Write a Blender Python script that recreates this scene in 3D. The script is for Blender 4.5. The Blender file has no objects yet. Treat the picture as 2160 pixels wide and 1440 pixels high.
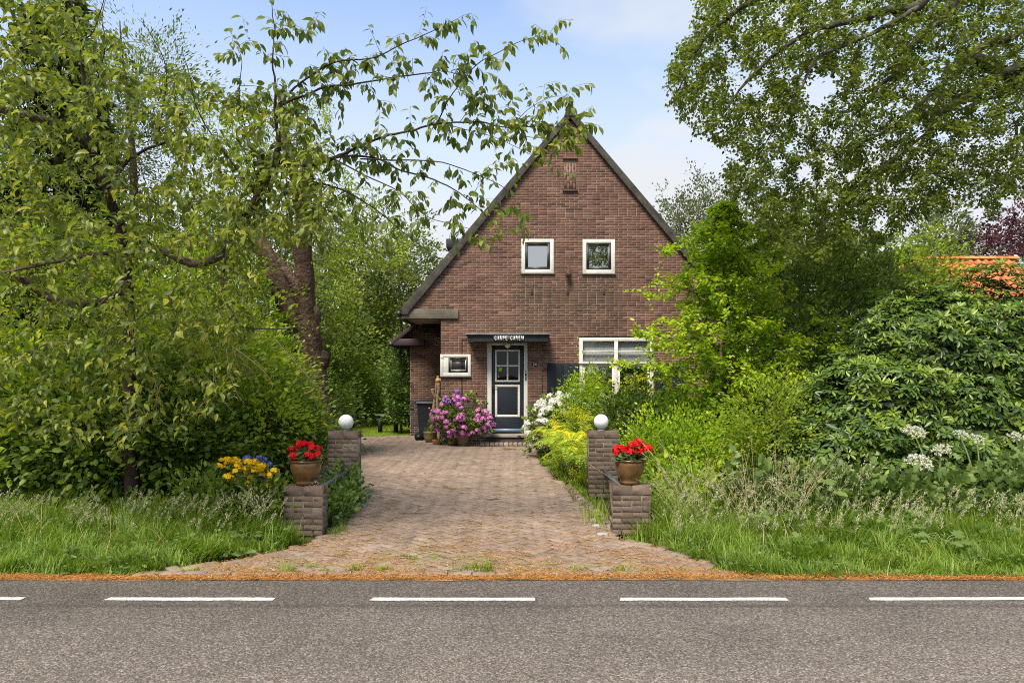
import bpy, math, random
import numpy as np
from mathutils import Vector, Matrix, Quaternion

# ------------------------------------------------------------------ camera, light, exposure
SC = bpy.context.scene
COL = SC.collection
F, CH, HY, CX = 1440.0, 1.76, 786.0, 1080.0      # 24 mm lens, eye height 1.76 m

cam_d = bpy.data.cameras.new('camera')
cam_d.sensor_width = 36.0
cam_d.lens = 24.0
cam_d.shift_y = (HY - 720.0) / 2160.0
cam_d.clip_start = 0.05
cam_d.clip_end = 2000.0
cam = bpy.data.objects.new('camera', cam_d)
cam.location = (0, 0, CH)
cam.rotation_euler = (math.radians(90), 0, 0)
COL.objects.link(cam)
SC.camera = cam

SUN_EL, SUN_AZ = math.radians(57), math.radians(206)   # azimuth clockwise from +Y: behind the camera, to its left
world = bpy.data.worlds.new('World')
SC.world = world
world.use_nodes = True
wn, wl = world.node_tree.nodes, world.node_tree.links
wn.clear()
w_out = wn.new('ShaderNodeOutputWorld')
w_bg = wn.new('ShaderNodeBackground')
w_bg.inputs['Strength'].default_value = 0.125
sky = wn.new('ShaderNodeTexSky')
sky.sky_type = 'NISHITA'
sky.sun_disc = False
sky.sun_elevation = SUN_EL
sky.sun_rotation = SUN_AZ
sky.air_density = 1.0
sky.dust_density = 0.7
sky.ozone_density = 1.6
tc = wn.new('ShaderNodeTexCoord')
sep = wn.new('ShaderNodeSeparateXYZ')
wl.new(tc.outputs['Generated'], sep.inputs[0])
zc = wn.new('ShaderNodeMath'); zc.operation = 'ADD'; zc.inputs[1].default_value = 0.16
zm = wn.new('ShaderNodeMath'); zm.operation = 'MAXIMUM'; zm.inputs[1].default_value = 0.05
wl.new(sep.outputs['Z'], zc.inputs[0]); wl.new(zc.outputs[0], zm.inputs[0])
pr = wn.new('ShaderNodeVectorMath'); pr.operation = 'DIVIDE'
cmbz = wn.new('ShaderNodeCombineXYZ')
for i in range(3):
    wl.new(zm.outputs[0], cmbz.inputs[i])
wl.new(tc.outputs['Generated'], pr.inputs[0]); wl.new(cmbz.outputs[0], pr.inputs[1])
mp = wn.new('ShaderNodeMapping')
mp.inputs['Location'].default_value = (1.48, 2.72, 0)
wl.new(pr.outputs[0], mp.inputs['Vector'])
cn = wn.new('ShaderNodeTexNoise')
cn.inputs['Scale'].default_value = 0.62
cn.inputs['Detail'].default_value = 7
cn.inputs['Roughness'].default_value = 0.55
wl.new(mp.outputs[0], cn.inputs['Vector'])
cr = wn.new('ShaderNodeValToRGB')
cr.color_ramp.elements[0].position = 0.47
cr.color_ramp.elements[0].color = (0.0, 0.0, 0.0, 1)
cr.color_ramp.elements[1].position = 0.63
cr.color_ramp.elements[1].color = (1, 1, 1, 1)
wl.new(cn.outputs['Fac'], cr.inputs['Fac'])
# the cloud deck closes up towards the horizon, all the way round
hz = wn.new('ShaderNodeMapRange')
hz.inputs['From Min'].default_value = 0.52
hz.inputs['From Max'].default_value = 0.18
wl.new(sep.outputs['Z'], hz.inputs['Value'])
hp = wn.new('ShaderNodeMath'); hp.operation = 'POWER'; hp.inputs[1].default_value = 1.0
wl.new(hz.outputs[0], hp.inputs[0])
mx_ = wn.new('ShaderNodeMath'); mx_.operation = 'MAXIMUM'
wl.new(cr.outputs['Color'], mx_.inputs[0]); wl.new(hp.outputs[0], mx_.inputs[1])
mc = wn.new('ShaderNodeMixRGB')
mc.inputs['Color2'].default_value = (2.75, 2.84, 2.98, 1)
wl.new(mx_.outputs[0], mc.inputs['Fac'])
wl.new(sky.outputs['Color'], mc.inputs['Color1'])
wl.new(mc.outputs[0], w_bg.inputs['Color'])
wl.new(w_bg.outputs[0], w_out.inputs['Surface'])

sun_d = bpy.data.lights.new('sun', 'SUN')
sun_d.energy = 2.8
sun_d.angle = math.radians(22)
sun_d.color = (1.0, 0.90, 0.75)
sun = bpy.data.objects.new('sun', sun_d)
sd = Vector((math.sin(SUN_AZ) * math.cos(SUN_EL), math.cos(SUN_AZ) * math.cos(SUN_EL), math.sin(SUN_EL)))
sun.rotation_euler = sd.to_track_quat('Z', 'Y').to_euler()
sun.location = (-10, -14, 22)
COL.objects.link(sun)

vs = SC.view_settings
vs.view_transform = 'Standard'
vs.look = 'None'
vs.gamma = 1.0
vs.exposure = 1.3
vs.use_curve_mapping = False
SC.render.engine = 'CYCLES'
SC.cycles.max_bounces = 12
SC.cycles.diffuse_bounces = 8
SC.cycles.transmission_bounces = 8
SC.cycles.transparent_max_bounces = 8
SC.cycles.use_denoising = False
SC.cycles.filter_width = 1.05
SC.cycles.sample_clamp_indirect = 6.0

RNG = np.random.default_rng(11)
R = random.Random(5)


def W(px, py, d):
    """a point seen at photo pixel (px, py), d metres away"""
    return np.array([(px - CX) * d / F, d, CH - (py - HY) * d / F])


def G(px, py):
    d = CH * F / (py - HY)
    return ((px - CX) * d / F, d)


def unit(a):
    a = np.asarray(a, float)
    return a / np.maximum(np.linalg.norm(a, axis=-1, keepdims=True), 1e-9)


# ------------------------------------------------------------------ materials
MATS = {}


def ramp_node(nt, cols, fac):
    r = nt.nodes.new('ShaderNodeValToRGB')
    el = r.color_ramp.elements
    while len(el) < len(cols):
        el.new(0.5)
    for i, c in enumerate(cols):
        el[i].position = i / (len(cols) - 1)
        el[i].color = (*c, 1)
    nt.links.new(fac, r.inputs['Fac'])
    return r


def tone_color(nt, cols):
    if len(cols) == 1:
        n = nt.nodes.new('ShaderNodeRGB')
        n.outputs[0].default_value = (*cols[0], 1)
        return n.outputs[0]
    a = nt.nodes.new('ShaderNodeAttribute')
    a.attribute_name = 'tone'
    return ramp_node(nt, cols, a.outputs['Fac']).outputs['Color']


def noise(nt, scale, detail=4, rough=0.55, vec=None, coord='Object'):
    t = nt.nodes.new('ShaderNodeTexNoise')
    t.inputs['Scale'].default_value = scale
    t.inputs['Detail'].default_value = detail
    t.inputs['Roughness'].default_value = rough
    if vec is None:
        c = nt.nodes.new('ShaderNodeTexCoord')
        vec = c.outputs[coord]
    nt.links.new(vec, t.inputs['Vector'])
    return t.outputs['Fac']


def mulrange(nt, col, fac, lo, hi):
    m = nt.nodes.new('ShaderNodeMapRange')
    m.inputs['From Min'].default_value = 0.3
    m.inputs['From Max'].default_value = 0.7
    m.inputs['To Min'].default_value = lo
    m.inputs['To Max'].default_value = hi
    nt.links.new(fac, m.inputs['Value'])
    x = nt.nodes.new('ShaderNodeMixRGB')
    x.blend_type = 'MULTIPLY'
    x.inputs['Fac'].default_value = 1
    nt.links.new(col, x.inputs['Color1'])
    nt.links.new(m.outputs[0], x.inputs['Color2'])
    return x.outputs[0]


def mixcol(nt, c1, c2, fac):
    x = nt.nodes.new('ShaderNodeMixRGB')
    nt.links.new(fac, x.inputs['Fac'])
    nt.links.new(c1, x.inputs['Color1'])
    if isinstance(c2, tuple):
        x.inputs['Color2'].default_value = (*c2, 1)
    else:
        nt.links.new(c2, x.inputs['Color2'])
    return x.outputs[0]


def step(nt, fac, lo, hi, mx=1.0):
    m = nt.nodes.new('ShaderNodeMapRange')
    m.inputs['From Min'].default_value = lo
    m.inputs['From Max'].default_value = hi
    m.inputs['To Max'].default_value = mx
    nt.links.new(fac, m.inputs['Value'])
    return m.outputs[0]


def new_mat(name):
    m = bpy.data.materials.new(name)
    m.use_nodes = True
    nt = m.node_tree
    b = nt.nodes['Principled BSDF']
    MATS[name] = m
    return m, nt, b


def pmat(name, cols, rough=0.6, spec=0.3, var=(8, 0.85, 1.12), bump=None, metal=0.0, coord='Object', fine=None):
    m, nt, b = new_mat(name)
    if isinstance(cols[0], (int, float)):
        cols = [cols]
    c = tone_color(nt, cols)
    if var:
        c = mulrange(nt, c, noise(nt, var[0], coord=coord), var[1], var[2])
    if fine:
        c = mulrange(nt, c, noise(nt, fine[0], 3, coord=coord), fine[1], fine[2])
    nt.links.new(c, b.inputs['Base Color'])
    b.inputs['Roughness'].default_value = rough
    b.inputs['Specular IOR Level'].default_value = spec
    b.inputs['Metallic'].default_value = metal
    if bump:
        bp = nt.nodes.new('ShaderNodeBump')
        bp.inputs['Strength'].default_value = bump[1]
        bp.inputs['Distance'].default_value = bump[2] if len(bump) > 2 else 0.01
        nt.links.new(noise(nt, bump[0], 5, coord=coord), bp.inputs['Height'])
        nt.links.new(bp.outputs[0], b.inputs['Normal'])
    return m


def leafmat(name, cols, trans=0.35, rough=0.45, spec=0.35, tcol=(1.25, 1.3, 0.6)):
    if name.split('_')[-1] in ('leaf', 'grass', 'blade'): cols = [(r * 1.30, g * 1.22, b * 1.15) for r, g, b in cols]; trans = min(.5, trans + .07)
    m, nt, b = new_mat(name)
    c = tone_color(nt, cols)
    nt.links.new(c, b.inputs['Base Color'])
    b.inputs['Roughness'].default_value = rough
    b.inputs['Specular IOR Level'].default_value = spec
    t = nt.nodes.new('ShaderNodeBsdfTranslucent')
    x = nt.nodes.new('ShaderNodeMixRGB')
    x.blend_type = 'MULTIPLY'
    x.inputs['Fac'].default_value = 1
    x.inputs['Color2'].default_value = (*tcol, 1)
    nt.links.new(c, x.inputs['Color1'])
    nt.links.new(x.outputs[0], t.inputs['Color'])
    mx = nt.nodes.new('ShaderNodeMixShader')
    mx.inputs['Fac'].default_value = trans
    nt.links.new(b.outputs[0], mx.inputs[1])
    nt.links.new(t.outputs[0], mx.inputs[2])
    nt.links.new(mx.outputs[0], nt.nodes['Material Output'].inputs['Surface'])
    return m


# ------------------------------------------------------------------ mesh building
class MB:
    """collects pieces and links them as ONE mesh object"""

    def __init__(s):
        s.v, s.l, s.c, s.t, s.n = [], [], [], [], 0

    def add(s, verts, faces, tone=0.5):
        verts = np.asarray(verts, float).reshape(-1, 3)
        fl = np.array([i for f in faces for i in f], dtype=np.int32)
        s.v.append(verts); s.l.append(fl + s.n)
        s.c.append(np.array([len(f) for f in faces], dtype=np.int32))
        s.t.append(np.full(len(verts), tone) if np.isscalar(tone) else np.asarray(tone, float))
        s.n += len(verts)
        return s

    def box(s, x0, x1, y0, y1, z0, z1, tone=0.5):
        v = [(x0, y0, z0), (x1, y0, z0), (x1, y1, z0), (x0, y1, z0), (x0, y0, z1), (x1, y0, z1), (x1, y1, z1), (x0, y1, z1)]
        return s.add(v, [(0, 3, 2, 1), (4, 5, 6, 7), (0, 1, 5, 4), (1, 2, 6, 5), (2, 3, 7, 6), (3, 0, 4, 7)], tone)

    def cbox(s, x0, x1, y0, y1, z0, z1, c=0.004, tone=0.5):
        """box with its edges facing -Y and up chamfered all round"""
        vs_ = []
        for (a, b_) in ((0, c), (c, 0)):
            pass
        xs, ys, zs = (x0, x1), (y0, y1), (z0, z1)
        v, idx = [], {}
        for i in range(2):
            for j in range(2):
                for k in range(2):
                    sx, sy, sz = (1, -1)[i], (1, -1)[j], (1, -1)[k]
                    for ax in range(3):
                        p = [xs[i], ys[j], zs[k]]
                        if ax != 0: p[0] += sx * c
                        if ax != 1: p[1] += sy * c
                        if ax != 2: p[2] += sz * c
                        idx[i, j, k, ax] = len(v); v.append(p)
        f = []
        for ax in range(3):
            o1, o2 = [a for a in range(3) if a != ax]
            for side in range(2):
                q = []
                for (a, b_) in ((0, 0), (1, 0), (1, 1), (0, 1)):
                    key = [0, 0, 0]; key[ax] = side; key[o1] = a; key[o2] = b_
                    q.append(idx[key[0], key[1], key[2], ax])
                f.append(tuple(q))
        for ax in range(3):   # edges along ax
            o1, o2 = [a for a in range(3) if a != ax]
            for a in range(2):
                for b_ in range(2):
                    k0 = [0, 0, 0]; k0[o1] = a; k0[o2] = b_; k0[ax] = 0
                    k1 = list(k0); k1[ax] = 1
                    f.append((idx[(*k0, o1)], idx[(*k1, o1)], idx[(*k1, o2)], idx[(*k0, o2)]))
        for i in range(2):
            for j in range(2):
                for k in range(2):
                    f.append((idx[i, j, k, 0], idx[i, j, k, 1], idx[i, j, k, 2]))
        return s.add(v, f, tone)

    def quad(s, a, b, c, d, tone=0.5):
        return s.add([a, b, c, d], [(0, 1, 2, 3)], tone)

    def prism_xz(s, poly, y0, y1, tone=0.5):
        n = len(poly)
        v = [(x, y0, z) for x, z in poly] + [(x, y1, z) for x, z in poly]
        f = [tuple(range(n)), tuple(range(2 * n - 1, n - 1, -1))]
        f += [(i, i + n, (i + 1) % n + n, (i + 1) % n) for i in range(n)]
        return s.add(v, f, tone)

    def prism_yz(s, poly, x0, x1, tone=0.5):
        n = len(poly)
        v = [(x0, y, z) for y, z in poly] + [(x1, y, z) for y, z in poly]
        f = [tuple(range(n)), tuple(range(2 * n - 1, n - 1, -1))]
        f += [(i, i + n, (i + 1) % n + n, (i + 1) % n) for i in range(n)]
        return s.add(v, f, tone)

    def tube(s, pts, rad, sides=6, tone=0.5, cap=True):
        pts = np.asarray(pts, float); n = len(pts)
        rad = np.full(n, rad) if np.isscalar(rad) else np.asarray(rad, float)
        tan = unit(np.gradient(pts, axis=0))
        up = np.array([0, 0, 1.0]) if abs(tan[0][2]) < 0.9 else np.array([1.0, 0, 0])
        a = np.cross(tan, up); bad = np.linalg.norm(a, axis=1) < 0.15
        a[bad] = np.cross(tan[bad], [0.6, 0.8, 0.0]) if bad.any() else a[bad]
        a = unit(a)
        for i in range(1, n):
            a[i] = a[i - 1] - tan[i] * np.dot(a[i - 1], tan[i])
            a[i] /= max(np.linalg.norm(a[i]), 1e-9)
        b = np.cross(tan, a)
        th = np.arange(sides) * 2 * math.pi / sides
        ring = a[:, None, :] * np.cos(th)[None, :, None] + b[:, None, :] * np.sin(th)[None, :, None]
        v = pts[:, None, :] + ring * rad[:, None, None]
        i = np.arange(n - 1)[:, None] * sides; j = np.arange(sides)[None, :]; jn = (j + 1) % sides
        fq = np.stack([i + j, i + jn, i + sides + jn, i + sides + j], -1).reshape(-1, 4)
        s.v.append(v.reshape(-1, 3)); s.l.append((fq + s.n).ravel().astype(np.int32))
        s.c.append(np.full(len(fq), 4, np.int32)); s.t.append(np.full(n * sides, tone)); 
        base = s.n
        s.n += n * sides
        if cap:
            s.l.append(np.array([base + k for k in range(sides - 1, -1, -1)] + [base + (n - 1) * sides + k for k in range(sides)], np.int32))
            s.c.append(np.array([sides, sides], np.int32))
        return s

    def lathe(s, prof, c=(0, 0, 0), seg=20, tone=0.5):
        prof = np.asarray(prof, float); n = len(prof)
        th = np.arange(seg) * 2 * math.pi / seg
        v = np.stack([prof[:, 0, None] * np.cos(th), prof[:, 0, None] * np.sin(th), np.repeat(prof[:, 1, None], seg, 1)], -1) + np.asarray(c)
        f = []
        for i in range(n - 1):
            for j in range(seg):
                k = (j + 1) % seg
                f.append((i * seg + j, i * seg + k, (i + 1) * seg + k, (i + 1) * seg + j))
        f.append(tuple(range(seg - 1, -1, -1))); f.append(tuple((n - 1) * seg + j for j in range(seg)))
        return s.add(v.reshape(-1, 3), f, tone)

    def sphere(s, c, r, seg=8, rings=5, tone=0.5, sc=(1, 1, 1)):
        th = np.linspace(0, math.pi, rings + 2)[1:-1]
        ph = np.arange(seg) * 2 * math.pi / seg
        v = [(0, 0, 1)] + [(math.sin(t) * math.cos(p), math.sin(t) * math.sin(p), math.cos(t)) for t in th for p in ph] + [(0, 0, -1)]
        v = np.array(v) * r * np.array(sc) + np.asarray(c)
        f = [(0, 1 + j, 1 + (j + 1) % seg) for j in range(seg)]
        for i in range(rings - 1):
            for j in range(seg):
                k = (j + 1) % seg
                f.append((1 + i * seg + j, 1 + (i + 1) * seg + j, 1 + (i + 1) * seg + k, 1 + i * seg + k))
        o = 1 + (rings - 1) * seg; e = len(v) - 1
        f += [(o + j, e, o + (j + 1) % seg) for j in range(seg)]
        return s.add(v, f, tone)

    def leaves(s, P, A, N, L, Wd, tone, tm):
        """many leaves of one template: P foot, A axis, N rough normal, L length, Wd width"""
        P = np.asarray(P, float); m = len(P)
        if m == 0: return s
        A = unit(A); S = unit(np.cross(A, N)); N2 = np.cross(S, A)
        L = np.broadcast_to(np.asarray(L, float), (m,)); Wd = np.broadcast_to(np.asarray(Wd, float), (m,))
        tv, tl, tcn = tm; k = len(tv)
        V = (P[:, None, :] + S[:, None, :] * (tv[None, :, 0, None] * Wd[:, None, None])
             + A[:, None, :] * (tv[None, :, 1, None] * L[:, None, None]) + N2[:, None, :] * (tv[None, :, 2, None] * L[:, None, None]))
        s.v.append(V.reshape(-1, 3))
        s.l.append((np.arange(m, dtype=np.int32)[:, None] * k + tl[None, :] + s.n).ravel().astype(np.int32))
        s.c.append(np.tile(tcn, m)); s.t.append(np.repeat(np.broadcast_to(tone, (m,)), k))
        s.n += m * k
        return s

    def mesh(s, name):
        me = bpy.data.meshes.new(name)
        if s.n == 0: return me
        V = np.concatenate(s.v); Lp = np.concatenate(s.l); C = np.concatenate(s.c); T = np.concatenate(s.t)
        me.vertices.add(len(V)); me.vertices.foreach_set('co', V.ravel().astype(np.float32))
        me.loops.add(len(Lp)); me.loops.foreach_set('vertex_index', Lp.astype(np.int32))
        me.polygons.add(len(C))
        st = np.zeros(len(C), np.int32); st[1:] = np.cumsum(C)[:-1]
        me.polygons.foreach_set('loop_start', st)
        me.polygons.foreach_set('loop_total', C.astype(np.int32))
        me.update(calc_edges=True)
        at = me.attributes.new('tone', 'FLOAT', 'POINT')
        at.data.foreach_set('value', T.astype(np.float32))
        return me

    def build(s, name, mat, parent=None, smooth=False, bevel=0.0, loc=None, kind=None):
        me = s.mesh(name)
        me.materials.append(MATS[mat] if isinstance(mat, str) else mat)
        if smooth:
            me.polygons.foreach_set('use_smooth', np.ones(len(me.polygons), bool))
        o = bpy.data.objects.new(name, me)
        COL.objects.link(o)
        if parent is not None: put_under(o, parent)
        if loc is not None: o.location = loc
        if bevel:
            bv = o.modifiers.new('bevel', 'BEVEL'); bv.width = bevel; bv.segments = 2; bv.limit_method = 'ANGLE'
        if kind: o['kind'] = kind
        return o


def put_under(o, parent):
    """o's mesh is in world coordinates: keep it there although its parent stands elsewhere"""
    o.parent = parent
    p, q = Matrix.Identity(4), parent
    chain = []
    while q is not None:
        chain.append(q.matrix_basis.copy() if not q.parent else q.matrix_parent_inverse @ q.matrix_basis)
        q = q.parent
    for m in reversed(chain): p = p @ m
    o.matrix_parent_inverse = p.inverted()


def tag(o, label=None, cat=None, group=None, kind=None):
    if label: o['label'] = label
    if cat: o['category'] = cat
    if group: o['group'] = group
    if kind: o['kind'] = kind
    return o


def thing(name, label, cat, loc=(0, 0, 0), group=None):
    o = bpy.data.objects.new(name, None)
    o.empty_display_size = 0.1
    o.location = loc
    COL.objects.link(o)
    return tag(o, label, cat, group, 'thing')


def inst(name, me, parent, M):
    """one more object of a shared mesh, M its world matrix"""
    o = bpy.data.objects.new(name, me)
    COL.objects.link(o)
    if parent is not None: put_under(o, parent)
    o.matrix_basis = M
    return o


def template(verts, faces):
    return (np.array(verts, float), np.array([i for f in faces for i in f], np.int32), np.array([len(f) for f in faces], np.int32))


# (across, along, up)
LEAF8 = template([(0, 0, 0), (-.5, .32, .06), (0, .32, 0), (.5, .32, .06), (-.4, .66, .02), (0, .66, -.04), (.4, .66, .02), (0, 1, -.16)],
                 [(0, 2, 1), (0, 3, 2), (1, 2, 5, 4), (2, 3, 6, 5), (4, 5, 7), (5, 6, 7)])
LEAF4 = template([(0, 0, 0), (.5, .45, .05), (0, 1, -.06), (-.5, .45, .05)], [(0, 1, 2), (0, 2, 3)])
LEAF6 = template([(0, 0, 0), (.42, .3, .04), (.42, .68, 0), (0, 1, -.1), (-.42, .68, 0), (-.42, .3, .04), (0, .5, -.03)],
                 [(0, 1, 2, 6), (6, 2, 3), (6, 3, 4), (0, 6, 4, 5)])
BLADE = template([(-.5, 0, 0), (.5, 0, 0), (.38, .5, .02), (-.38, .5, .02), (0, 1, -.16)], [(0, 1, 2, 3), (3, 2, 4)])
ROUND = template([(0, 0, 0), (.42, .1, .05), (.5, .5, .08), (.3, .9, .06), (0, 1, .02), (-.3, .9, .06), (-.5, .5, .08), (-.42, .1, .05), (0, .45, -.06)],
                 [(0, 1, 2, 8), (8, 2, 3, 4), (8, 4, 5, 6), (0, 8, 6, 7)])
LOBED = template([(0, 0, 0), (.5, .05, .02), (.3, .3, .03), (.62, .45, -.02), (.25, .58, .02), (.32, .85, -.03), (0, 1, -.1), (-.32, .85, -.03), (-.25, .58, .02), (-.62, .45, -.02), (-.3, .3, .03), (-.5, .05, .02), (0, .5, -.02)],
                 [(0, 1, 2, 12), (12, 2, 3, 4), (12, 4, 5, 6), (12, 6, 7, 8), (12, 8, 9, 10), (0, 12, 10, 11)])


def rand_dirs(n, rng):
    return unit(rng.normal(size=(n, 3)))


def bezier(a, m, b, n):
    t = np.linspace(0, 1, n)[:, None]
    return (1 - t) ** 2 * a + 2 * t * (1 - t) * m + t ** 2 * b


def smooth_path(pts, n=4):
    pts = np.asarray(pts, float)
    if len(pts) < 3: return pts
    ext = np.vstack([2 * pts[0] - pts[1], pts, 2 * pts[-1] - pts[-2]])
    out = []
    for i in range(1, len(ext) - 2):
        p0, p1, p2, p3 = ext[i - 1:i + 3]
        for t in np.linspace(0, 1, n, endpoint=False):
            out.append(0.5 * (2 * p1 + (p2 - p0) * t + (2 * p0 - 5 * p1 + 4 * p2 - p3) * t * t + (3 * p1 - p0 - 3 * p2 + p3) * t ** 3))
    out.append(pts[-1])
    return np.array(out)


def grow(mb, nodes, rads, targets, rng, arch=0.12, seg=5, rtip=0.0022, rgain=0.010, sides=4, far_first=False):
    """twigs from the nearest wood already there to each target; returns their points"""
    nodes = [np.asarray(p, float) for p in nodes]; rads = list(rads)
    base = np.array(nodes)
    d0 = np.array([np.min(np.linalg.norm(base - t, axis=1)) for t in targets])
    arr = np.zeros((len(base) + len(targets) * seg + 5, 3)); arr[:len(base)] = base; rr = np.zeros(len(arr)); rr[:len(base)] = rads
    n = len(base); twigs = []
    for t in np.asarray(targets)[np.argsort(d0)]:
        d = np.linalg.norm(arr[:n] - t, axis=1)
        i = int(np.argmin(d)); L = d[i]
        if L < 0.04: continue
        m = (arr[i] + t) / 2 + np.array([0, 0, arch * L]) + rng.normal(size=3) * 0.09 * L
        p = bezier(arr[i], m, t, seg + 1)
        r = np.linspace(min(rr[i] * 0.75, rtip + rgain * L), rtip, seg + 1)
        mb.tube(p, r, sides, tone=rng.uniform(), cap=False)
        twigs.append(p)
        arr[n:n + seg] = p[1:]; rr[n:n + seg] = r[1:]; n += seg
    return twigs


def twig_leaves(twigs, rng, spacing, t0=0.2, droop=0.5, along=0.5, lateral=0.8, jit=0.25, off=0.0, kmin=3):
    P, A, N = [], [], []
    for p in twigs:
        L = np.sum(np.linalg.norm(np.diff(p, axis=0), axis=1))
        k = max(kmin, int(L * (1 - t0) / spacing))
        t = np.clip(np.linspace(t0, 1, k) + rng.normal(size=k) * 0.02, 0, 1) * (len(p) - 1)
        i = np.minimum(t.astype(int), len(p) - 2); f = (t - i)[:, None]
        q = p[i] * (1 - f) + p[i + 1] * f
        d = unit(p[i + 1] - p[i])
        lat = unit(np.cross(d, [0, 0, 1.0]) + 1e-3) * np.where(np.arange(k) % 2, 1, -1)[:, None]
        a = d * along + lat * lateral + np.array([0, 0, -droop]) + rng.normal(size=(k, 3)) * jit
        a = unit(a)
        P.append(q + a * off); A.append(a)
        N.append(np.array([0, 0, 1.0]) + rng.normal(size=(k, 3)) * 0.45)
    return np.vstack(P), np.vstack(A), np.vstack(N)


def in_ell(p, ells):
    """smallest normalised radius over a list of ellipsoids"""
    best = np.full(len(p), 9.0)
    for c, r in ells:
        best = np.minimum(best, np.linalg.norm((p - np.asarray(c)) / np.asarray(r), axis=1))
    return best


def shell_points(ells, n, rng, lo=0.72, hi=1.03, zmin=0.02, rough=0.16):
    """points in the outer shell of a union of ellipsoids, with bays and bulges"""
    vol = np.array([r[0] * r[1] + r[1] * r[2] + r[0] * r[2] for _, r in ells]); vol = vol / vol.sum()
    out, nrm = [], []
    tot = 0
    ph = rng.uniform(0, 6.28, (6,)); fr = rng.normal(size=(6, 3)) * 2.6
    while tot < n:
        k = rng.choice(len(ells), size=n, p=vol)
        c = np.array([ells[i][0] for i in k]); r = np.array([ells[i][1] for i in k])
        d = rand_dirs(n, rng)
        bulge = sum(np.sin((d * f).sum(1) * 1.6 + p + k) for f, p in zip(fr, ph)) / 6 * rough * 2
        s = lo + (hi - lo) * np.sqrt(rng.uniform(size=n)) + bulge
        p = c + d * r * s[:, None]
        nn = unit(d / r)
        ok = p[:, 2] > zmin
        if len(ells) > 1:
            ok &= in_ell(p, ells) > lo - 0.16
        out.append(p[ok]); nrm.append(nn[ok]); tot += ok.sum()
    return np.vstack(out)[:n], np.vstack(nrm)[:n]


def clump_leaves(C, D, per, spread, rng, up=0.35, out=0.6, jit=0.7, flat=0.6):
    """leaves round clump centres C whose outward directions are D; some clumps are long shoots"""
    m = len(C); n = m * per
    sp = spread * np.exp(rng.normal(size=m) * .3); el = np.where(rng.uniform(size=m) < .35, rng.uniform(1.2, 2.6, m), .5)
    ax = unit(D + np.array([0, 0, .55]) + rng.normal(size=(m, 3)) * .45)
    c = np.repeat(C, per, 0); d = np.repeat(D, per, 0)
    o = rng.normal(size=(n, 3)) * np.repeat(sp, per)[:, None] * np.array([1, 1, flat]) * np.repeat(np.where(el > 1, .55, 1.0), per)[:, None]
    o += np.repeat(ax * (sp * el)[:, None], per, 0) * rng.uniform(-.2, 1.6, n)[:, None]
    a = unit(d * out + unit(o) * 0.6 + rng.normal(size=(n, 3)) * jit * 0.5 + np.array([0, 0, up * 0.3]))
    nn = unit(d * 0.5 + np.array([0, 0, 0.8]) + rng.normal(size=(n, 3)) * 0.5)
    return c + o, a, nn


def bush(name, label, cat, base, ells, clumps, per, leaf, ratio, mat, seed, spread=0.09, tm=LEAF4, stems=9, group=None, lo=0.7,
         stem_mat='bark', up=0.35, rough=0.30, tone=(0.5, 0.2), zmin=0.02, stem_r=0.014):
    rng = np.random.default_rng(seed)
    root = thing(name, label, cat, base, group)
    C, D = shell_points(ells, clumps, rng, lo=lo, zmin=zmin, rough=rough)
    P, A, N = clump_leaves(C, D, per, spread, rng, up)
    ct = np.clip(rng.normal(tone[0], tone[1], len(C)), 0, 1)
    T = np.clip(np.repeat(ct, per) + rng.normal(size=len(P)) * 0.16, 0, 1)
    L = leaf * rng.uniform(0.65, 1.25, len(P))
    mb = MB().leaves(P, A, N, L, L * ratio, T, tm)
    mb.build('foliage', mat, root)
    if stems:
        sb = MB()
        pick = rng.choice(len(C), size=min(len(C), stems * 5), replace=False)
        b0 = np.array(base)
        main = []
        for j in range(stems):
            e = C[pick[j]]
            s0 = b0 + np.array([rng.normal() * 0.08, rng.normal() * 0.08, -0.02])
            m = np.array([s0[0] * .6 + e[0] * .4, s0[1] * .6 + e[1] * .4, s0[2] * .3 + e[2] * .7])
            p = bezier(s0, m, e, 7)
            sb.tube(p, np.linspace(stem_r, 0.004, 7), 5, rng.uniform())
            main += list(p[1:])
        grow(sb, main, [0.008] * len(main), C[pick[stems:]], rng)
        sb.build('branches' if False else 'branch', stem_mat, root)
    return root


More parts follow.
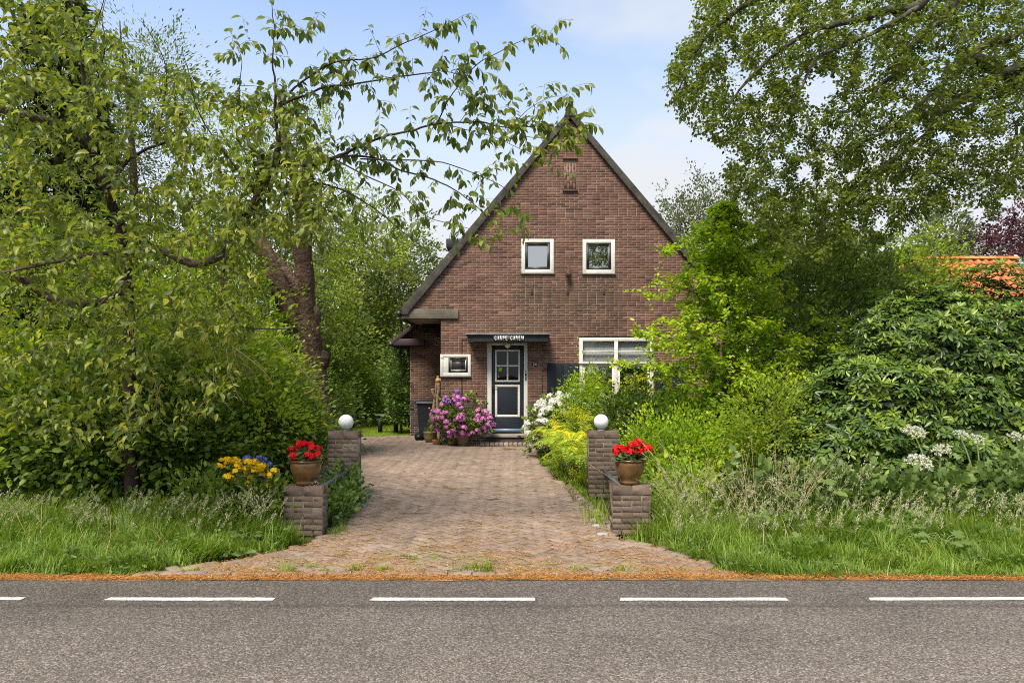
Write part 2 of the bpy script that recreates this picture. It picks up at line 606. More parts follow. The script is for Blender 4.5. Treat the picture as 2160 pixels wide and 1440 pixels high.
def crown_tree(name, label, cat, base, trunk, r0, ells, clumps, per, leaf, ratio, mat, seed, spread=0.3, tm=LEAF4, bark='bark', group=None,
               lo=0.45, limbs=12, up=0.2, tone=(0.5, 0.2), rough=0.36, twig=120):
    """trunk: points up from base; crown: leaf clumps through the ellipsoids, hung on limbs"""
    rng = np.random.default_rng(seed)
    root = thing(name, label, cat, tuple(base), group)
    tp = smooth_path(np.array([base] + list(trunk)), 4)
    tb = MB(); tb.tube(tp, np.linspace(r0, r0 * 0.25, len(tp)) * (1 + 0.5 * np.exp(-np.arange(len(tp)) * 1.2)), 9, 0.5)
    tb.build('trunk', bark, root, smooth=True)
    C, D = shell_points(ells, clumps, rng, lo=lo, zmin=0.3, rough=rough)
    bb = MB()
    pick = rng.choice(len(C), size=min(len(C), limbs + twig), replace=False)
    n0 = len(tp) // 3
    nodes = list(tp[n0:]); rd = list(np.linspace(r0 * 0.7, r0 * 0.25, len(nodes)))
    far = C[pick[:limbs]]
    tw = grow(bb, nodes, rd, far, rng, arch=0.05, rtip=0.012, rgain=0.022, sides=6)
    nn = nodes + [q for t in tw for q in t[1:]]; rr = rd + [0.02 for t in tw for q in t[1:]]
    grow(bb, nn, rr, C[pick[limbs:]], rng, rtip=0.005, rgain=0.012)
    bb.build('branch', bark, root)
    P, A, N = clump_leaves(C, D, per, spread, rng, up)
    ct = np.clip(rng.normal(tone[0], tone[1], len(C)), 0, 1)
    T = np.clip(np.repeat(ct, per) + rng.normal(size=len(P)) * 0.15, 0, 1)
    L = leaf * rng.uniform(0.6, 1.3, len(P))
    MB().leaves(P, A, N, L, L * ratio, T, tm).build('crown', mat, root)
    return root


#@@MATERIALS
pmat('soil', [(0.05, 0.038, 0.026)], 0.95, 0.1, (3, 0.6, 1.3), (20, 0.6, 0.03))
pmat('bark', [(0.07, 0.05, 0.038), (0.13, 0.10, 0.08)], 0.9, 0.15, (9, 0.6, 1.25), (26, 0.7, 0.02))
pmat('old_bark', [(0.055, 0.034, 0.023), (0.12, 0.08, 0.056)], 0.92, 0.12, (5, 0.45, 1.5), (14, 1.0, 0.08), fine=(34, .6, 1.4))
pmat('cherry_bark', [(0.045, 0.03, 0.024), (0.11, 0.08, 0.066)], 0.8, 0.2, (7, 0.6, 1.3), (24, 0.6, 0.015))
pmat('beech_bark', [(0.06, 0.058, 0.04), (0.10, 0.095, 0.07)], 0.85, 0.15, (6, 0.6, 1.25), (20, 0.4, 0.015))
leafmat('cherry_leaf', [(0.068, 0.105, 0.028), (0.115, 0.165, 0.034), (0.19, 0.235, 0.038), (0.27, 0.28, 0.04)], 0.38, 0.42, 0.4)
leafmat('beech_leaf', [(0.058, 0.082, 0.022), (0.088, 0.125, 0.026), (0.125, 0.168, 0.030), (0.21, 0.24, 0.035)], 0.45, 0.5, 0.3)
leafmat('hornbeam_leaf', [(0.068, 0.14, 0.013), (0.138, 0.255, 0.015), (0.225, 0.355, 0.018), (0.40, 0.48, 0.03)], 0.4, 0.45, 0.35)
leafmat('rhododendron_leaf', [(0.030, 0.064, 0.020), (0.056, 0.110, 0.022), (0.105, 0.175, 0.024), (0.18, 0.26, 0.028)], 0.15, 0.36, 0.4)
leafmat('hedge_leaf', [(0.045, 0.085, 0.018), (0.08, 0.14, 0.022), (0.135, 0.205, 0.026), (0.22, 0.28, 0.035)], 0.3, 0.45, 0.35)
leafmat('bright_leaf', [(0.075, 0.135, 0.02), (0.13, 0.205, 0.022), (0.20, 0.285, 0.028), (0.33, 0.38, 0.04)], 0.4, 0.45, 0.3)
leafmat('yellow_leaf', [(0.12, 0.19, 0.02), (0.22, 0.28, 0.025), (0.38, 0.38, 0.03), (0.52, 0.42, 0.03)], 0.4, 0.45, 0.3)
leafmat('far_leaf', [(0.055, 0.085, 0.034), (0.085, 0.13, 0.04), (0.13, 0.175, 0.045), (0.19, 0.22, 0.05)], 0.38, 0.55, 0.2)
leafmat('grey_leaf', [(0.07, 0.09, 0.055), (0.105, 0.13, 0.075), (0.15, 0.17, 0.085)], 0.35, 0.55, 0.2)
leafmat('copper_leaf', [(0.045, 0.022, 0.028), (0.075, 0.035, 0.045), (0.11, 0.05, 0.06)], 0.3, 0.5, 0.3, (1.2, 0.8, 0.9))
leafmat('conifer_leaf', [(0.040, 0.062, 0.020), (0.065, 0.095, 0.024), (0.10, 0.135, 0.03)], 0.2, 0.6, 0.2)
leafmat('thuja_leaf', [(0.075, 0.11, 0.02), (0.13, 0.17, 0.025), (0.21, 0.24, 0.035)], 0.25, 0.6, 0.2)
leafmat('grass_blade', [(0.075, 0.135, 0.022), (0.13, 0.215, 0.025), (0.20, 0.30, 0.03), (0.35, 0.37, 0.08)], 0.35, 0.5, 0.25)
leafmat('verge_grass', [(0.065, 0.125, 0.02), (0.12, 0.21, 0.026), (0.19, 0.30, 0.034), (0.36, 0.39, 0.12)], 0.35, 0.5, 0.25)
leafmat('seed_head', [(0.32, 0.32, 0.17), (0.50, 0.47, 0.30), (0.66, 0.61, 0.44)], 0.3, 0.7, 0.1, (1, 1, 0.9))
leafmat('fern_leaf', [(0.17, 0.29, 0.035), (0.30, 0.42, 0.045), (0.47, 0.53, 0.055), (0.72, 0.62, 0.03)], 0.4, 0.5, 0.25)
leafmat('herb_leaf', [(0.065, 0.115, 0.034), (0.10, 0.165, 0.044), (0.15, 0.22, 0.06)], 0.28, 0.5, 0.3)
leafmat('geranium_leaf', [(0.055, 0.09, 0.045), (0.085, 0.135, 0.06), (0.13, 0.18, 0.085)], 0.25, 0.55, 0.25)
leafmat('ivy_leaf', [(0.05, 0.10, 0.025), (0.09, 0.16, 0.03), (0.17, 0.26, 0.05)], 0.2, 0.4, 0.4)
leafmat('pink_petal', [(0.58, 0.14, 0.48), (0.74, 0.25, 0.61), (0.82, 0.44, 0.73)], 0.3, 0.6, 0.2, (1, 1, 1))
leafmat('violet_petal', [(0.24, 0.10, 0.45), (0.36, 0.18, 0.58), (0.48, 0.28, 0.66)], 0.3, 0.6, 0.2, (1, 1, 1))
leafmat('white_petal', [(0.62, 0.62, 0.52), (0.74, 0.74, 0.68), (0.82, 0.82, 0.80)], 0.3, 0.6, 0.2, (1, 1, 1))
leafmat('umbel_petal', [(0.48, 0.50, 0.36), (0.62, 0.63, 0.50), (0.74, 0.74, 0.66)], 0.3, 0.6, 0.2, (1, 1, 1))
leafmat('red_petal', [(0.45, 0.006, 0.010), (0.68, 0.012, 0.016), (0.80, 0.03, 0.035)], 0.25, 0.6, 0.2, (1, 1, 1))
leafmat('yellow_petal', [(0.68, 0.40, 0.008), (0.80, 0.55, 0.012), (0.85, 0.66, 0.03)], 0.25, 0.6, 0.2, (1, 1, 1))
leafmat('blue_petal', [(0.06, 0.08, 0.36), (0.11, 0.14, 0.52), (0.20, 0.24, 0.64)], 0.25, 0.6, 0.2, (1, 1, 1))
leafmat('needle_litter', [(0.34, 0.16, 0.045), (0.55, 0.27, 0.07), (0.70, 0.42, 0.16)], 0.1, 0.8, 0.1, (1, 1, 1))
leafmat('dry_straw', [(0.36, 0.27, 0.13), (0.52, 0.40, 0.20), (0.66, 0.54, 0.32)], 0.1, 0.8, 0.1, (1, 1, 1))


def asphalt():
    m, nt, b = new_mat('asphalt')
    c = nt.nodes.new('ShaderNodeTexCoord')
    v = nt.nodes.new('ShaderNodeTexVoronoi')
    v.inputs['Scale'].default_value = 105
    nt.links.new(c.outputs['Object'], v.inputs['Vector'])
    sp = nt.nodes.new('ShaderNodeSeparateColor')
    nt.links.new(v.outputs['Color'], sp.inputs[0])
    r = ramp_node(nt, [(0.108, 0.089, 0.074), (0.172, 0.142, 0.118), (0.222, 0.185, 0.154), (0.29, 0.242, 0.203), (0.50, 0.425, 0.365)], sp.outputs[0])
    col = mulrange(nt, r.outputs['Color'], noise(nt, 1.1, 3), 0.86, 1.12)
    col = mulrange(nt, col, noise(nt, 40, 5, 0.7), 0.78, 1.24)
    # a faint tarred seam and old wheel tracks along the road
    sx = nt.nodes.new('ShaderNodeSeparateXYZ')
    nt.links.new(c.outputs['Object'], sx.inputs[0])
    w = nt.nodes.new('ShaderNodeTexNoise'); w.inputs['Scale'].default_value = 1.6; w.inputs['Detail'].default_value = 3
    wm = nt.nodes.new('ShaderNodeMapping'); wm.inputs['Scale'].default_value = (0.06, 1, 1)
    nt.links.new(c.outputs['Object'], wm.inputs['Vector']); nt.links.new(wm.outputs[0], w.inputs['Vector'])
    col = mulrange(nt, col, w.outputs['Fac'], 0.90, 1.10)
    d = nt.nodes.new('ShaderNodeMath'); d.operation = 'SUBTRACT'; d.inputs[1].default_value = 5.16
    nt.links.new(sx.outputs['Y'], d.inputs[0])
    d2 = nt.nodes.new('ShaderNodeMath'); d2.operation = 'ABSOLUTE'; nt.links.new(d.outputs[0], d2.inputs[0])
    ck = nt.nodes.new('ShaderNodeTexVoronoi'); ck.feature = 'DISTANCE_TO_EDGE'; ck.inputs['Scale'].default_value = .55
    wv_ = nt.nodes.new('ShaderNodeTexNoise'); wv_.inputs['Scale'].default_value = 2.2; wv_.inputs['Detail'].default_value = 5
    ad_ = nt.nodes.new('ShaderNodeMixRGB'); ad_.blend_type = 'ADD'; ad_.inputs['Fac'].default_value = .35
    nt.links.new(c.outputs['Object'], wv_.inputs['Vector']); nt.links.new(c.outputs['Object'], ad_.inputs['Color1']); nt.links.new(wv_.outputs['Color'], ad_.inputs['Color2'])
    nt.links.new(ad_.outputs[0], ck.inputs['Vector'])
    col = mixcol(nt, col, (0.05, 0.045, 0.04), step(nt, ck.outputs['Distance'], .006, .002, .14))
    col = mixcol(nt, col, (0.07, 0.062, 0.056), step(nt, noise(nt, .9, 5, .65), .62, .80, .55))
    seam = step(nt, d2.outputs[0], 0.05, 0.015, 0.35)
    col = mixcol(nt, col, (0.075, 0.07, 0.068), seam)
    nt.links.new(col, b.inputs['Base Color'])
    b.inputs['Roughness'].default_value = 0.85
    b.inputs['Specular IOR Level'].default_value = 0.25
    bp = nt.nodes.new('ShaderNodeBump'); bp.inputs['Strength'].default_value = 0.35; bp.inputs['Distance'].default_value = 0.004
    nt.links.new(v.outputs['Distance'], bp.inputs['Height'])
    bp.invert = True
    nt.links.new(bp.outputs[0], b.inputs['Normal'])


asphalt()


def brickmat(name, cols, stains=False, lichen=0.0, var=(2.2, 0.8, 1.18)):
    m, nt, b = new_mat(name)
    c = tone_color(nt, cols)
    c = mulrange(nt, c, noise(nt, var[0], 4, coord='Generated' if False else 'Object'), var[1], var[2])
    c = mulrange(nt, c, noise(nt, 60, 4, 0.7), 0.78, 1.2)
    co = nt.nodes.new('ShaderNodeTexCoord')
    if stains:   # algae and soot below the two upper windows, on the band over the canopy and along the verge
        geo = nt.nodes.new('ShaderNodeNewGeometry')
        s = nt.nodes.new('ShaderNodeSeparateXYZ'); nt.links.new(geo.outputs['Position'], s.inputs[0])

        def band(out, lo, hi, soft):
            a = step(nt, out, lo - soft, lo + soft); bq = step(nt, out, hi + soft, hi - soft)
            mm = nt.nodes.new('ShaderNodeMath'); mm.operation = 'MULTIPLY'
            nt.links.new(a, mm.inputs[0]); nt.links.new(bq, mm.inputs[1]); return mm.outputs[0]

        def mul(a, bq):
            mm = nt.nodes.new('ShaderNodeMath'); mm.operation = 'MULTIPLY'
            nt.links.new(a, mm.inputs[0])
            if isinstance(bq, float): mm.inputs[1].default_value = bq
            else: nt.links.new(bq, mm.inputs[1])
            return mm.outputs[0]
        st = nt.nodes.new('ShaderNodeTexNoise'); st.inputs['Scale'].default_value = 3.2; st.inputs['Detail'].default_value = 5
        smap = nt.nodes.new('ShaderNodeMapping'); smap.inputs['Scale'].default_value = (2.2, 1, 0.45)
        nt.links.new(geo.outputs['Position'], smap.inputs['Vector']); nt.links.new(smap.outputs[0], st.inputs['Vector'])
        streak = step(nt, st.outputs['Fac'], 0.30, 0.62)
        for (x0, x1, z0, z1, amt, colr) in ((0.1, 1.15, 3.0, 4.25, 0.62, (0.065, 0.050, 0.036)), (1.66, 2.7, 3.0, 4.25, 0.62, (0.065, 0.050, 0.036)),
                                            (0.1, 2.8, 2.7, 3.9, 0.35, (0.075, 0.055, 0.04)), (-1.1, 0.9, 2.72, 2.86, 0.55, (0.10, 0.095, 0.055)),
                                            (1.3, 1.52, 3.2, 4.2, 0.5, (0.05, 0.05, 0.03))):
            f = mul(mul(band(s.outputs['X'], x0, x1, 0.12), band(s.outputs['Z'], z0, z1, 0.2)), mul(streak, amt))
            c = mixcol(nt, c, colr, f)
    if lichen:
        c = mixcol(nt, c, (0.22, 0.21, 0.17), step(nt, noise(nt, 14, 6, 0.7), 0.60, 0.70, lichen))
        c = mixcol(nt, c, (0.045, 0.04, 0.035), step(nt, noise(nt, 5, 5, 0.6), 0.52, 0.72, 0.5))
    nt.links.new(c, b.inputs['Base Color'])
    b.inputs['Roughness'].default_value = 0.88
    b.inputs['Specular IOR Level'].default_value = 0.18
    bp = nt.nodes.new('ShaderNodeBump'); bp.inputs['Strength'].default_value = 0.35; bp.inputs['Distance'].default_value = 0.004
    nt.links.new(noise(nt, 90, 5, 0.7), bp.inputs['Height']); nt.links.new(bp.outputs[0], b.inputs['Normal'])
    return m


brickmat('wall_brick', [(0.082, 0.050, 0.039), (0.118, 0.066, 0.050), (0.148, 0.079, 0.059), (0.180, 0.097, 0.072), (0.23, 0.132, 0.100)], stains=True)
brickmat('plinth_brick', [(0.04, 0.032, 0.035), (0.07, 0.052, 0.055), (0.105, 0.075, 0.072), (0.14, 0.105, 0.095)])
brickmat('pillar_brick', [(0.085, 0.062, 0.046), (0.125, 0.090, 0.067), (0.16, 0.117, 0.088), (0.21, 0.160, 0.122)], lichen=0.5)
brickmat('paver', [(0.165, 0.120, 0.094), (0.212, 0.158, 0.125), (0.26, 0.198, 0.158), (0.325, 0.26, 0.21)], lichen=0.10, var=(0.8, 0.86, 1.12))
pmat('mortar', [(0.37, 0.29, 0.23)], 0.95, 0.1, (1.3, 0.6, 1.1), (60, 0.4, 0.004))
pmat('pillar_mortar', [(0.17, 0.145, 0.115)], 0.95, 0.1, (16, 0.5, 1.5), (60, 0.4, 0.004))
pmat('joint_sand', [(0.12, 0.095, 0.055)], 0.95, 0.1, (2.5, 0.6, 1.35), (80, 0.5, 0.006), fine=(40, 0.7, 1.3))
pmat('litter_ground', [(0.33, 0.17, 0.06)], 0.95, 0.1, (6, 0.6, 1.3), (90, 0.7, 0.01), fine=(70, 0.6, 1.4))
pmat('verge_soil', [(0.075, 0.09, 0.026)], 0.95, 0.1, (3, 0.6, 1.3), (30, 0.6, 0.03))
pmat('lawn_soil', [(0.16, 0.22, 0.04)], 0.95, 0.1, (1.2, 0.75, 1.3), (60, 0.6, 0.02), fine=(50, 0.7, 1.3))
pmat('concrete', [(0.14, 0.125, 0.10)], 0.9, 0.2, (2.5, 0.65, 1.25), (40, 0.4, 0.006), fine=(30, 0.8, 1.2))
pmat('verge_board', [(0.072, 0.067, 0.058)], 0.85, 0.2, (3.5, 0.55, 1.3), (40, 0.35, 0.006), fine=(24, 0.7, 1.25))
pmat('soffit_board', [(0.30, 0.235, 0.17)], 0.7, 0.2, (5, 0.85, 1.1))
pmat('dark_timber', [(0.02, 0.018, 0.018)], 0.6, 0.3, (6, 0.8, 1.2))
pmat('purple_board', [(0.055, 0.034, 0.046)], 0.55, 0.3, (4, 0.8, 1.2))
pmat('cream_paint', [(0.66, 0.655, 0.61)], 0.42, 0.4, (5, 0.90, 1.05), fine=(40, 0.95, 1.04))
pmat('navy_paint', [(0.010, 0.014, 0.020)], 0.6, 0.2, (3, 0.85, 1.15))
pmat('door_paint', [(0.016, 0.022, 0.031)], 0.45, 0.3, (3, 0.85, 1.15), fine=(60, 0.9, 1.1))
pmat('kick_metal', [(0.14, 0.20, 0.30)], 0.4, 0.5, (8, 0.85, 1.1))
pmat('canopy_paint', [(0.036, 0.043, 0.052)], 0.5, 0.4, (4, 0.85, 1.15))
pmat('sign_plate', [(0.075, 0.085, 0.098)], 0.5, 0.4, (8, 0.95, 1.05))
pmat('zinc', [(0.24, 0.25, 0.25)], 0.55, 0.4, (6, 0.75, 1.2), metal=0.3)
pmat('white_enamel', [(0.80, 0.80, 0.78)], 0.3, 0.5, None)
pmat('globe_white', [(0.80, 0.80, 0.80)], 0.25, 0.5, (9, 0.96, 1.02))
pmat('blind_slat', [(0.62, 0.64, 0.64)], 0.5, 0.3, None)
pmat('galvanised', [(0.42, 0.44, 0.46)], 0.4, 0.5, (6, .8, 1.15), metal=0.5)
pmat('dark_steel', [(0.03, 0.03, 0.032)], 0.4, 0.5, (12, 0.8, 1.2))
pmat('grey_frame', [(0.035, 0.038, 0.042)], 0.45, 0.4, None)
pmat('rail_metal', [(0.11, 0.135, 0.155)], 0.5, 0.4, (10, 0.7, 1.25), metal=0.4)
pmat('rusty_iron', [(0.09, 0.05, 0.035)], 0.8, 0.3, (20, 0.6, 1.5))
pmat('chrome', [(0.6, 0.6, 0.6)], 0.2, 0.5, None, metal=1.0)
pmat('step_stone', [(0.24, 0.215, 0.19)], 0.85, 0.2, (5, 0.75, 1.2), (50, 0.3, 0.005))
pmat('pale_stone', [(0.33, 0.31, 0.28)], 0.85, 0.2, (12, 0.7, 1.15), (40, 0.4, 0.006))
pmat('road_paint', [(0.66, 0.65, 0.61)], 0.7, 0.3, (9, 0.72, 1.12), (120, 0.5, 0.003), fine=(75, 0.45, 1.22))
pmat('room_wall', [(0.07, 0.06, 0.055)], 0.9, 0.1, (1.5, 0.5, 1.4))
pmat('curtain', [(0.30, 0.27, 0.24)], 0.9, 0.1, (5, 0.7, 1.2))
pmat('orange_tile', [(0.50, 0.15, 0.05), (0.60, 0.20, 0.07), (0.68, 0.26, 0.10)], 0.75, 0.25, (5, 0.78, 1.15), (40, 0.3, 0.006), fine=(30, 0.85, 1.12))
pmat('house_tile', [(0.28, 0.10, 0.05), (0.36, 0.14, 0.07)], 0.8, 0.2, (4, 0.7, 1.2))
pmat('white_board', [(0.66, 0.68, 0.70)], 0.5, 0.3, (6, 0.9, 1.05))
pmat('bin_plastic', [(0.022, 0.026, 0.034)], 0.42, 0.5, (5, 0.85, 1.2))
pmat('rubber', [(0.012, 0.012, 0.012)], 0.8, 0.2, None)
pmat('orange_reflector', [(0.85, 0.22, 0.03)], 0.3, 0.5, None)
pmat('green_sticker', [(0.30, 0.72, 0.02)], 0.5, 0.3, None)
pmat('driftwood', [(0.24, 0.17, 0.10), (0.36, 0.26, 0.16)], 0.85, 0.2, (8, 0.65, 1.25), (30, 0.6, 0.01))
pmat('cut_wood', [(0.55, 0.32, 0.12)], 0.8, 0.2, (10, 0.8, 1.15))
pmat('glazed_pot', [(0.16, 0.082, 0.028), (0.075, 0.038, 0.017), (0.22, 0.125, 0.045)], 0.18, 0.6, (6, 0.6, 1.4), fine=(30, 0.85, 1.15))
pmat('olive_pot', [(0.20, 0.17, 0.06)], 0.4, 0.5, (7, 0.7, 1.2))
pmat('brown_pot', [(0.15, 0.085, 0.048)], 0.55, 0.4, (9, 0.65, 1.25))
pmat('clay_pot', [(0.24, 0.155, 0.09)], 0.75, 0.3, (7, 0.6, 1.25), fine=(30, 0.8, 1.2))
pmat('terracotta', [(0.42, 0.20, 0.09)], 0.8, 0.3, (7, 0.75, 1.15))
pmat('green_cloth', [(0.13, 0.22, 0.15)], 0.85, 0.2, (12, 0.6, 1.35))
pmat('lens_black', [(0.01, 0.01, 0.012)], 0.08, 0.6, None)
pmat('bench_wood', [(0.16, 0.145, 0.125)], 0.85, 0.2, (9, 0.7, 1.25))
pmat('stalk', [(0.13, 0.19, 0.06), (0.22, 0.27, 0.10)], 0.6, 0.3, (10, 0.85, 1.15))
pmat('cable', [(0.01, 0.01, 0.01)], 0.5, 0.3, None)


def glassmat(name, refl, tint, rough=0.015):
    """window glass: clear pane with a coated, fairly strong reflection"""
    m = bpy.data.materials.new(name); m.use_nodes = True; nt = m.node_tree
    nt.nodes.remove(nt.nodes['Principled BSDF'])
    g = nt.nodes.new('ShaderNodeBsdfGlossy'); g.inputs['Roughness'].default_value = rough
    g.inputs['Color'].default_value = (0.95, 0.97, 1, 1)
    t = nt.nodes.new('ShaderNodeBsdfTransparent'); t.inputs['Color'].default_value = (*tint, 1)
    x = nt.nodes.new('ShaderNodeMixShader'); x.inputs['Fac'].default_value = refl
    bp = nt.nodes.new('ShaderNodeBump'); bp.inputs['Strength'].default_value = 0.06; bp.inputs['Distance'].default_value = 0.01
    nt.links.new(noise(nt, 2.2, 2), bp.inputs['Height']); nt.links.new(bp.outputs[0], g.inputs['Normal'])
    nt.links.new(t.outputs[0], x.inputs[1]); nt.links.new(g.outputs[0], x.inputs[2])
    nt.links.new(x.outputs[0], nt.nodes['Material Output'].inputs['Surface'])
    MATS[name] = m


glassmat('window_glass', 0.55, (0.5, 0.5, 0.5))
glassmat('blind_glass', 0.06, (0.9, 0.9, 0.9))
glassmat('door_glass', 0.03, (0.30, 0.25, 0.28))

#@@SETTING
gm = MB(); gm.box(-350, 350, -260, 440, -0.5, -0.03)
tag(gm.build('ground', 'soil'), 'dark garden soil under the shrubs and trees', 'ground', kind='structure')

# the road's far edge bows very slightly
xs = np.linspace(-60, 60, 241)
edge = 5.80 + 0.00016 * np.minimum(xs ** 2, 200) + 0.008 * np.sin(xs * 2.3) + 0.006 * np.sin(xs * 5.1 + 1)
rd = MB()
n = len(xs)
rd.add(np.vstack([np.stack([xs, np.full(n, -2.6), np.zeros(n)], 1), np.stack([xs, edge, np.zeros(n)], 1), np.stack([xs, edge, np.full(n, -0.1)], 1)]),
       [(i, i + 1, n + i + 1, n + i) for i in range(n - 1)] + [(n + i, n + i + 1, 2 * n + i + 1, 2 * n + i) for i in range(n - 1)])
road = tag(rd.build('road', 'asphalt'), 'grey speckled asphalt road with white dashed edge line', 'road', kind='structure')
for (x0, x1) in ((-9.06, -7.72), (-7.1, -5.75), (-5.12, -3.81), (-3.165, -1.85), (-1.105, .18), (.83, 2.14), (2.77, 4.09), (4.72, 6.02), (6.68, 7.98), (8.6, 9.9)):
    dm = MB()
    ys = lambda x: 5.305 + 0.0008 * x * x
    pts = np.linspace(x0, x1, 9)
    v = [(x + (0.02 if i == 0 else 0), ys(x) + 0.034 + R.uniform(-.004, .004), 0.004) for i, x in enumerate(pts)] + [(x, ys(x) - 0.034 + R.uniform(-.004, .004), 0.004) for x in pts]
    dm.add(v, [(i, i + 9, i + 10, i + 1) for i in range(8)])
    dm.build('road_dash', 'road_paint', road)

# strip of orange needle litter along the asphalt
ls = MB()
wv = edge + 0.045 + 0.05 * np.sin(xs * 1.3) + 0.03 * np.sin(xs * 4.1)
ls.add(np.vstack([np.stack([xs, edge - 0.015, np.full(n, 0.004)], 1), np.stack([xs, wv + 0.03, np.full(n, 0.008)], 1)]), [(i, i + 1, n + i + 1, n + i) for i in range(n - 1)])
m_, nt_, b_ = new_mat('litter_patchy')
c_ = nt_.nodes.new('ShaderNodeRGB'); c_.outputs[0].default_value = (0.30, 0.155, 0.055, 1)
f_ = step(nt_, noise(nt_, 3.5, 6, 0.7), 0.42, 0.60)
g_ = mulrange(nt_, mixcol(nt_, c_.outputs[0], (0.075, 0.07, 0.04), f_), noise(nt_, 70, 4), .6, 1.4)
nt_.links.new(g_, b_.inputs['Base Color']); b_.inputs['Roughness'].default_value = .95
tag(ls.build('litter_strip', 'litter_patchy'), 'strip of orange needle litter along the road edge', 'ground', kind='structure')

# verges: soil sheets left and right of the entrance
vb = MB()
vb.add([(-60, 5.84, -0.012), (-3.35, 5.84, -0.012), (-2.12, 6.95, -0.012), (-2.0, 8.4, -0.012), (-60, 8.4, -0.012)], [(0, 1, 2, 3, 4)])
vb.add([(2.0, 5.84, -0.012), (60, 5.84, -0.012), (60, 8.4, -0.012), (1.2, 8.4, -0.012), (1.2, 7.2, -0.012)], [(0, 1, 2, 3, 4)])
tag(vb.build('verge', 'verge_soil'), 'grassy roadside verge soil either side of the brick entrance', 'ground', kind='structure')

lw = MB(); lw.add([(-14, 18.9, -0.016), (-2.9, 18.9, -0.016), (-2.9, 40, -0.016), (-14, 40, -0.016)], [(0, 1, 2, 3)])
tag(lw.build('lawn', 'lawn_soil'), 'short mown lawn beside and behind the house', 'lawn', kind='structure')

#@@DRIVEWAY
DRIVE = [(-3.35, 5.93), (2.0, 5.93), (1.55, 6.75), (1.08, 7.3), (1.02, 8.4), (0.90, 9.3), (0.74, 11.3), (0.46, 14.4), (0.62, 16.88), (-1.76, 16.88), (-1.76, 19.15),
         (-4.4, 18.95), (-5.0, 17.0), (-4.4, 12.4), (-2.7, 10.6), (-2.12, 9.75), (-2.02, 8.6), (-2.0, 7.4), (-2.12, 6.95), (-2.65, 6.35)]


def inside(x, y, poly):
    c = False
    for i in range(len(poly)):
        x1, y1 = poly[i]; x2, y2 = poly[i - 1]
        if (y1 > y) != (y2 > y) and x < (x2 - x1) * (y - y1) / (y2 - y1) + x1: c = not c
    return c


dv = MB(); dv.add([(x, y, -0.004) for x, y in DRIVE], [tuple(range(len(DRIVE)))])
drive = tag(dv.build('driveway', 'joint_sand'), 'worn brick driveway laid in herringbone with mossy joints', 'driveway', kind='structure')


def paver_chunk(mb, cx, cy, ang, l, w, z, tone, tilt):
    c, s_ = math.cos(ang), math.sin(ang)
    hl, hw, ch = l / 2 - 0.0038, w / 2 - 0.0038, 0.005
    v = []
    for (k, zz) in ((0, z - 0.03), (0, z - 0.004), (ch, z)):
        for (a, b_) in ((-1, -1), (1, -1), (1, 1), (-1, 1)):
            u, q = a * (hl - k), b_ * (hw - k)
            v.append((cx + u * c - q * s_, cy + u * s_ + q * c, zz + tilt[0] * u + tilt[1] * q))
    f = [(8, 9, 10, 11)]
    for i in range(4):
        j = (i + 1) % 4
        f += [(i, j, j + 4, i + 4), (i + 4, j + 4, j + 8, i + 8)]
    mb.add(v, f, tone)


PL, PW = 0.205, 0.1025
pav = []
a45 = math.radians(45)
for i in range(-160, 160):
    for j in range(-90, 90):
        # herringbone: staircase of pairs in units of the paver width
        bx, by = i + 4 * j, i
        for (ox, oy, rot) in ((1.0, 0.5, 0), (-0.5, 1.0, 1)):
            ux, uy = (bx + ox) * PW, (by + oy) * PW
            x = ux * math.cos(a45) - uy * math.sin(a45); y = ux * math.sin(a45) + uy * math.cos(a45)
            x, y = x - 0.3, y + 11
            if 5.85 < y < 19.3 and -5.1 < x < 2.1 and inside(x, y, DRIVE) and y > 6.06:
                pav.append((x, y, a45 + rot * math.pi / 2, PL, PW))
for k in range(26):   # a straight course along the road
    x = -3.2 + k * 0.211
    if x < 1.95: pav.append((x, 5.985, R.uniform(-.02, .02), 0.205, 0.11))


def drive_z(x, y):
    return 0.012 + 0.012 * math.sin(x * 1.7 + y * .9) * math.sin(y * 1.1) + 0.006 * math.sin(x * 4 + 2) * math.sin(y * 3.1)


pav.sort(key=lambda p: p[1] + 0.12 * abs(p[0]))
rest = MB()
for k, (x, y, a, l, w) in enumerate(pav):
    t = min(1, max(0, R.gauss(0.5, 0.13)))
    tl = (R.gauss(0, .007), R.gauss(0, .007))
    z = drive_z(x, y) + R.gauss(0, 0.0015)
    if k < 300:
        m1 = MB(); paver_chunk(m1, x, y, a + R.gauss(0, .012), l, w, z, t, tl)
        m1.build('paver', 'paver', drive)
    else:
        paver_chunk(rest, x, y, a + R.gauss(0, .012), l, w, z, t, tl)
rest.build('paving', 'paver', drive, kind='stuff')

#@@HOUSE
HD = 16.9
house = thing('brick_house', 'brown brick house with steep gable, dark door and white window frames', 'house', (1.4, HD, 0))
AX = (1202 - CX) * HD / F          # apex x 1.43
SL = 1.178                         # roof slope
ZB, XL, XR = 3.30, -2.58, AX + (AX + 2.58)
ZAP = 3.30 + (AX - XL) * SL
COURSE = 0.0625
LOWX0, LOWX1 = -1.76, 5.35
HOLES = [  # x0, x1, z0, z1 openings in the facade
    (0.235, 1.032, 4.225, 5.07), (1.749, 2.547, 4.215, 5.06), (1.667, 3.50, 0.88, 2.63), (-1.765, -1.02, 1.69, 2.218),
    (-0.98, 0.745, -0.1, 2.50), (1.29, 1.585, 6.29, 7.08)]


def wall_span(z):
    if z > ZB:
        return [(XL + (z - ZB) / SL, XR - (z - ZB) / SL)]
    return [(LOWX0, LOWX1)]


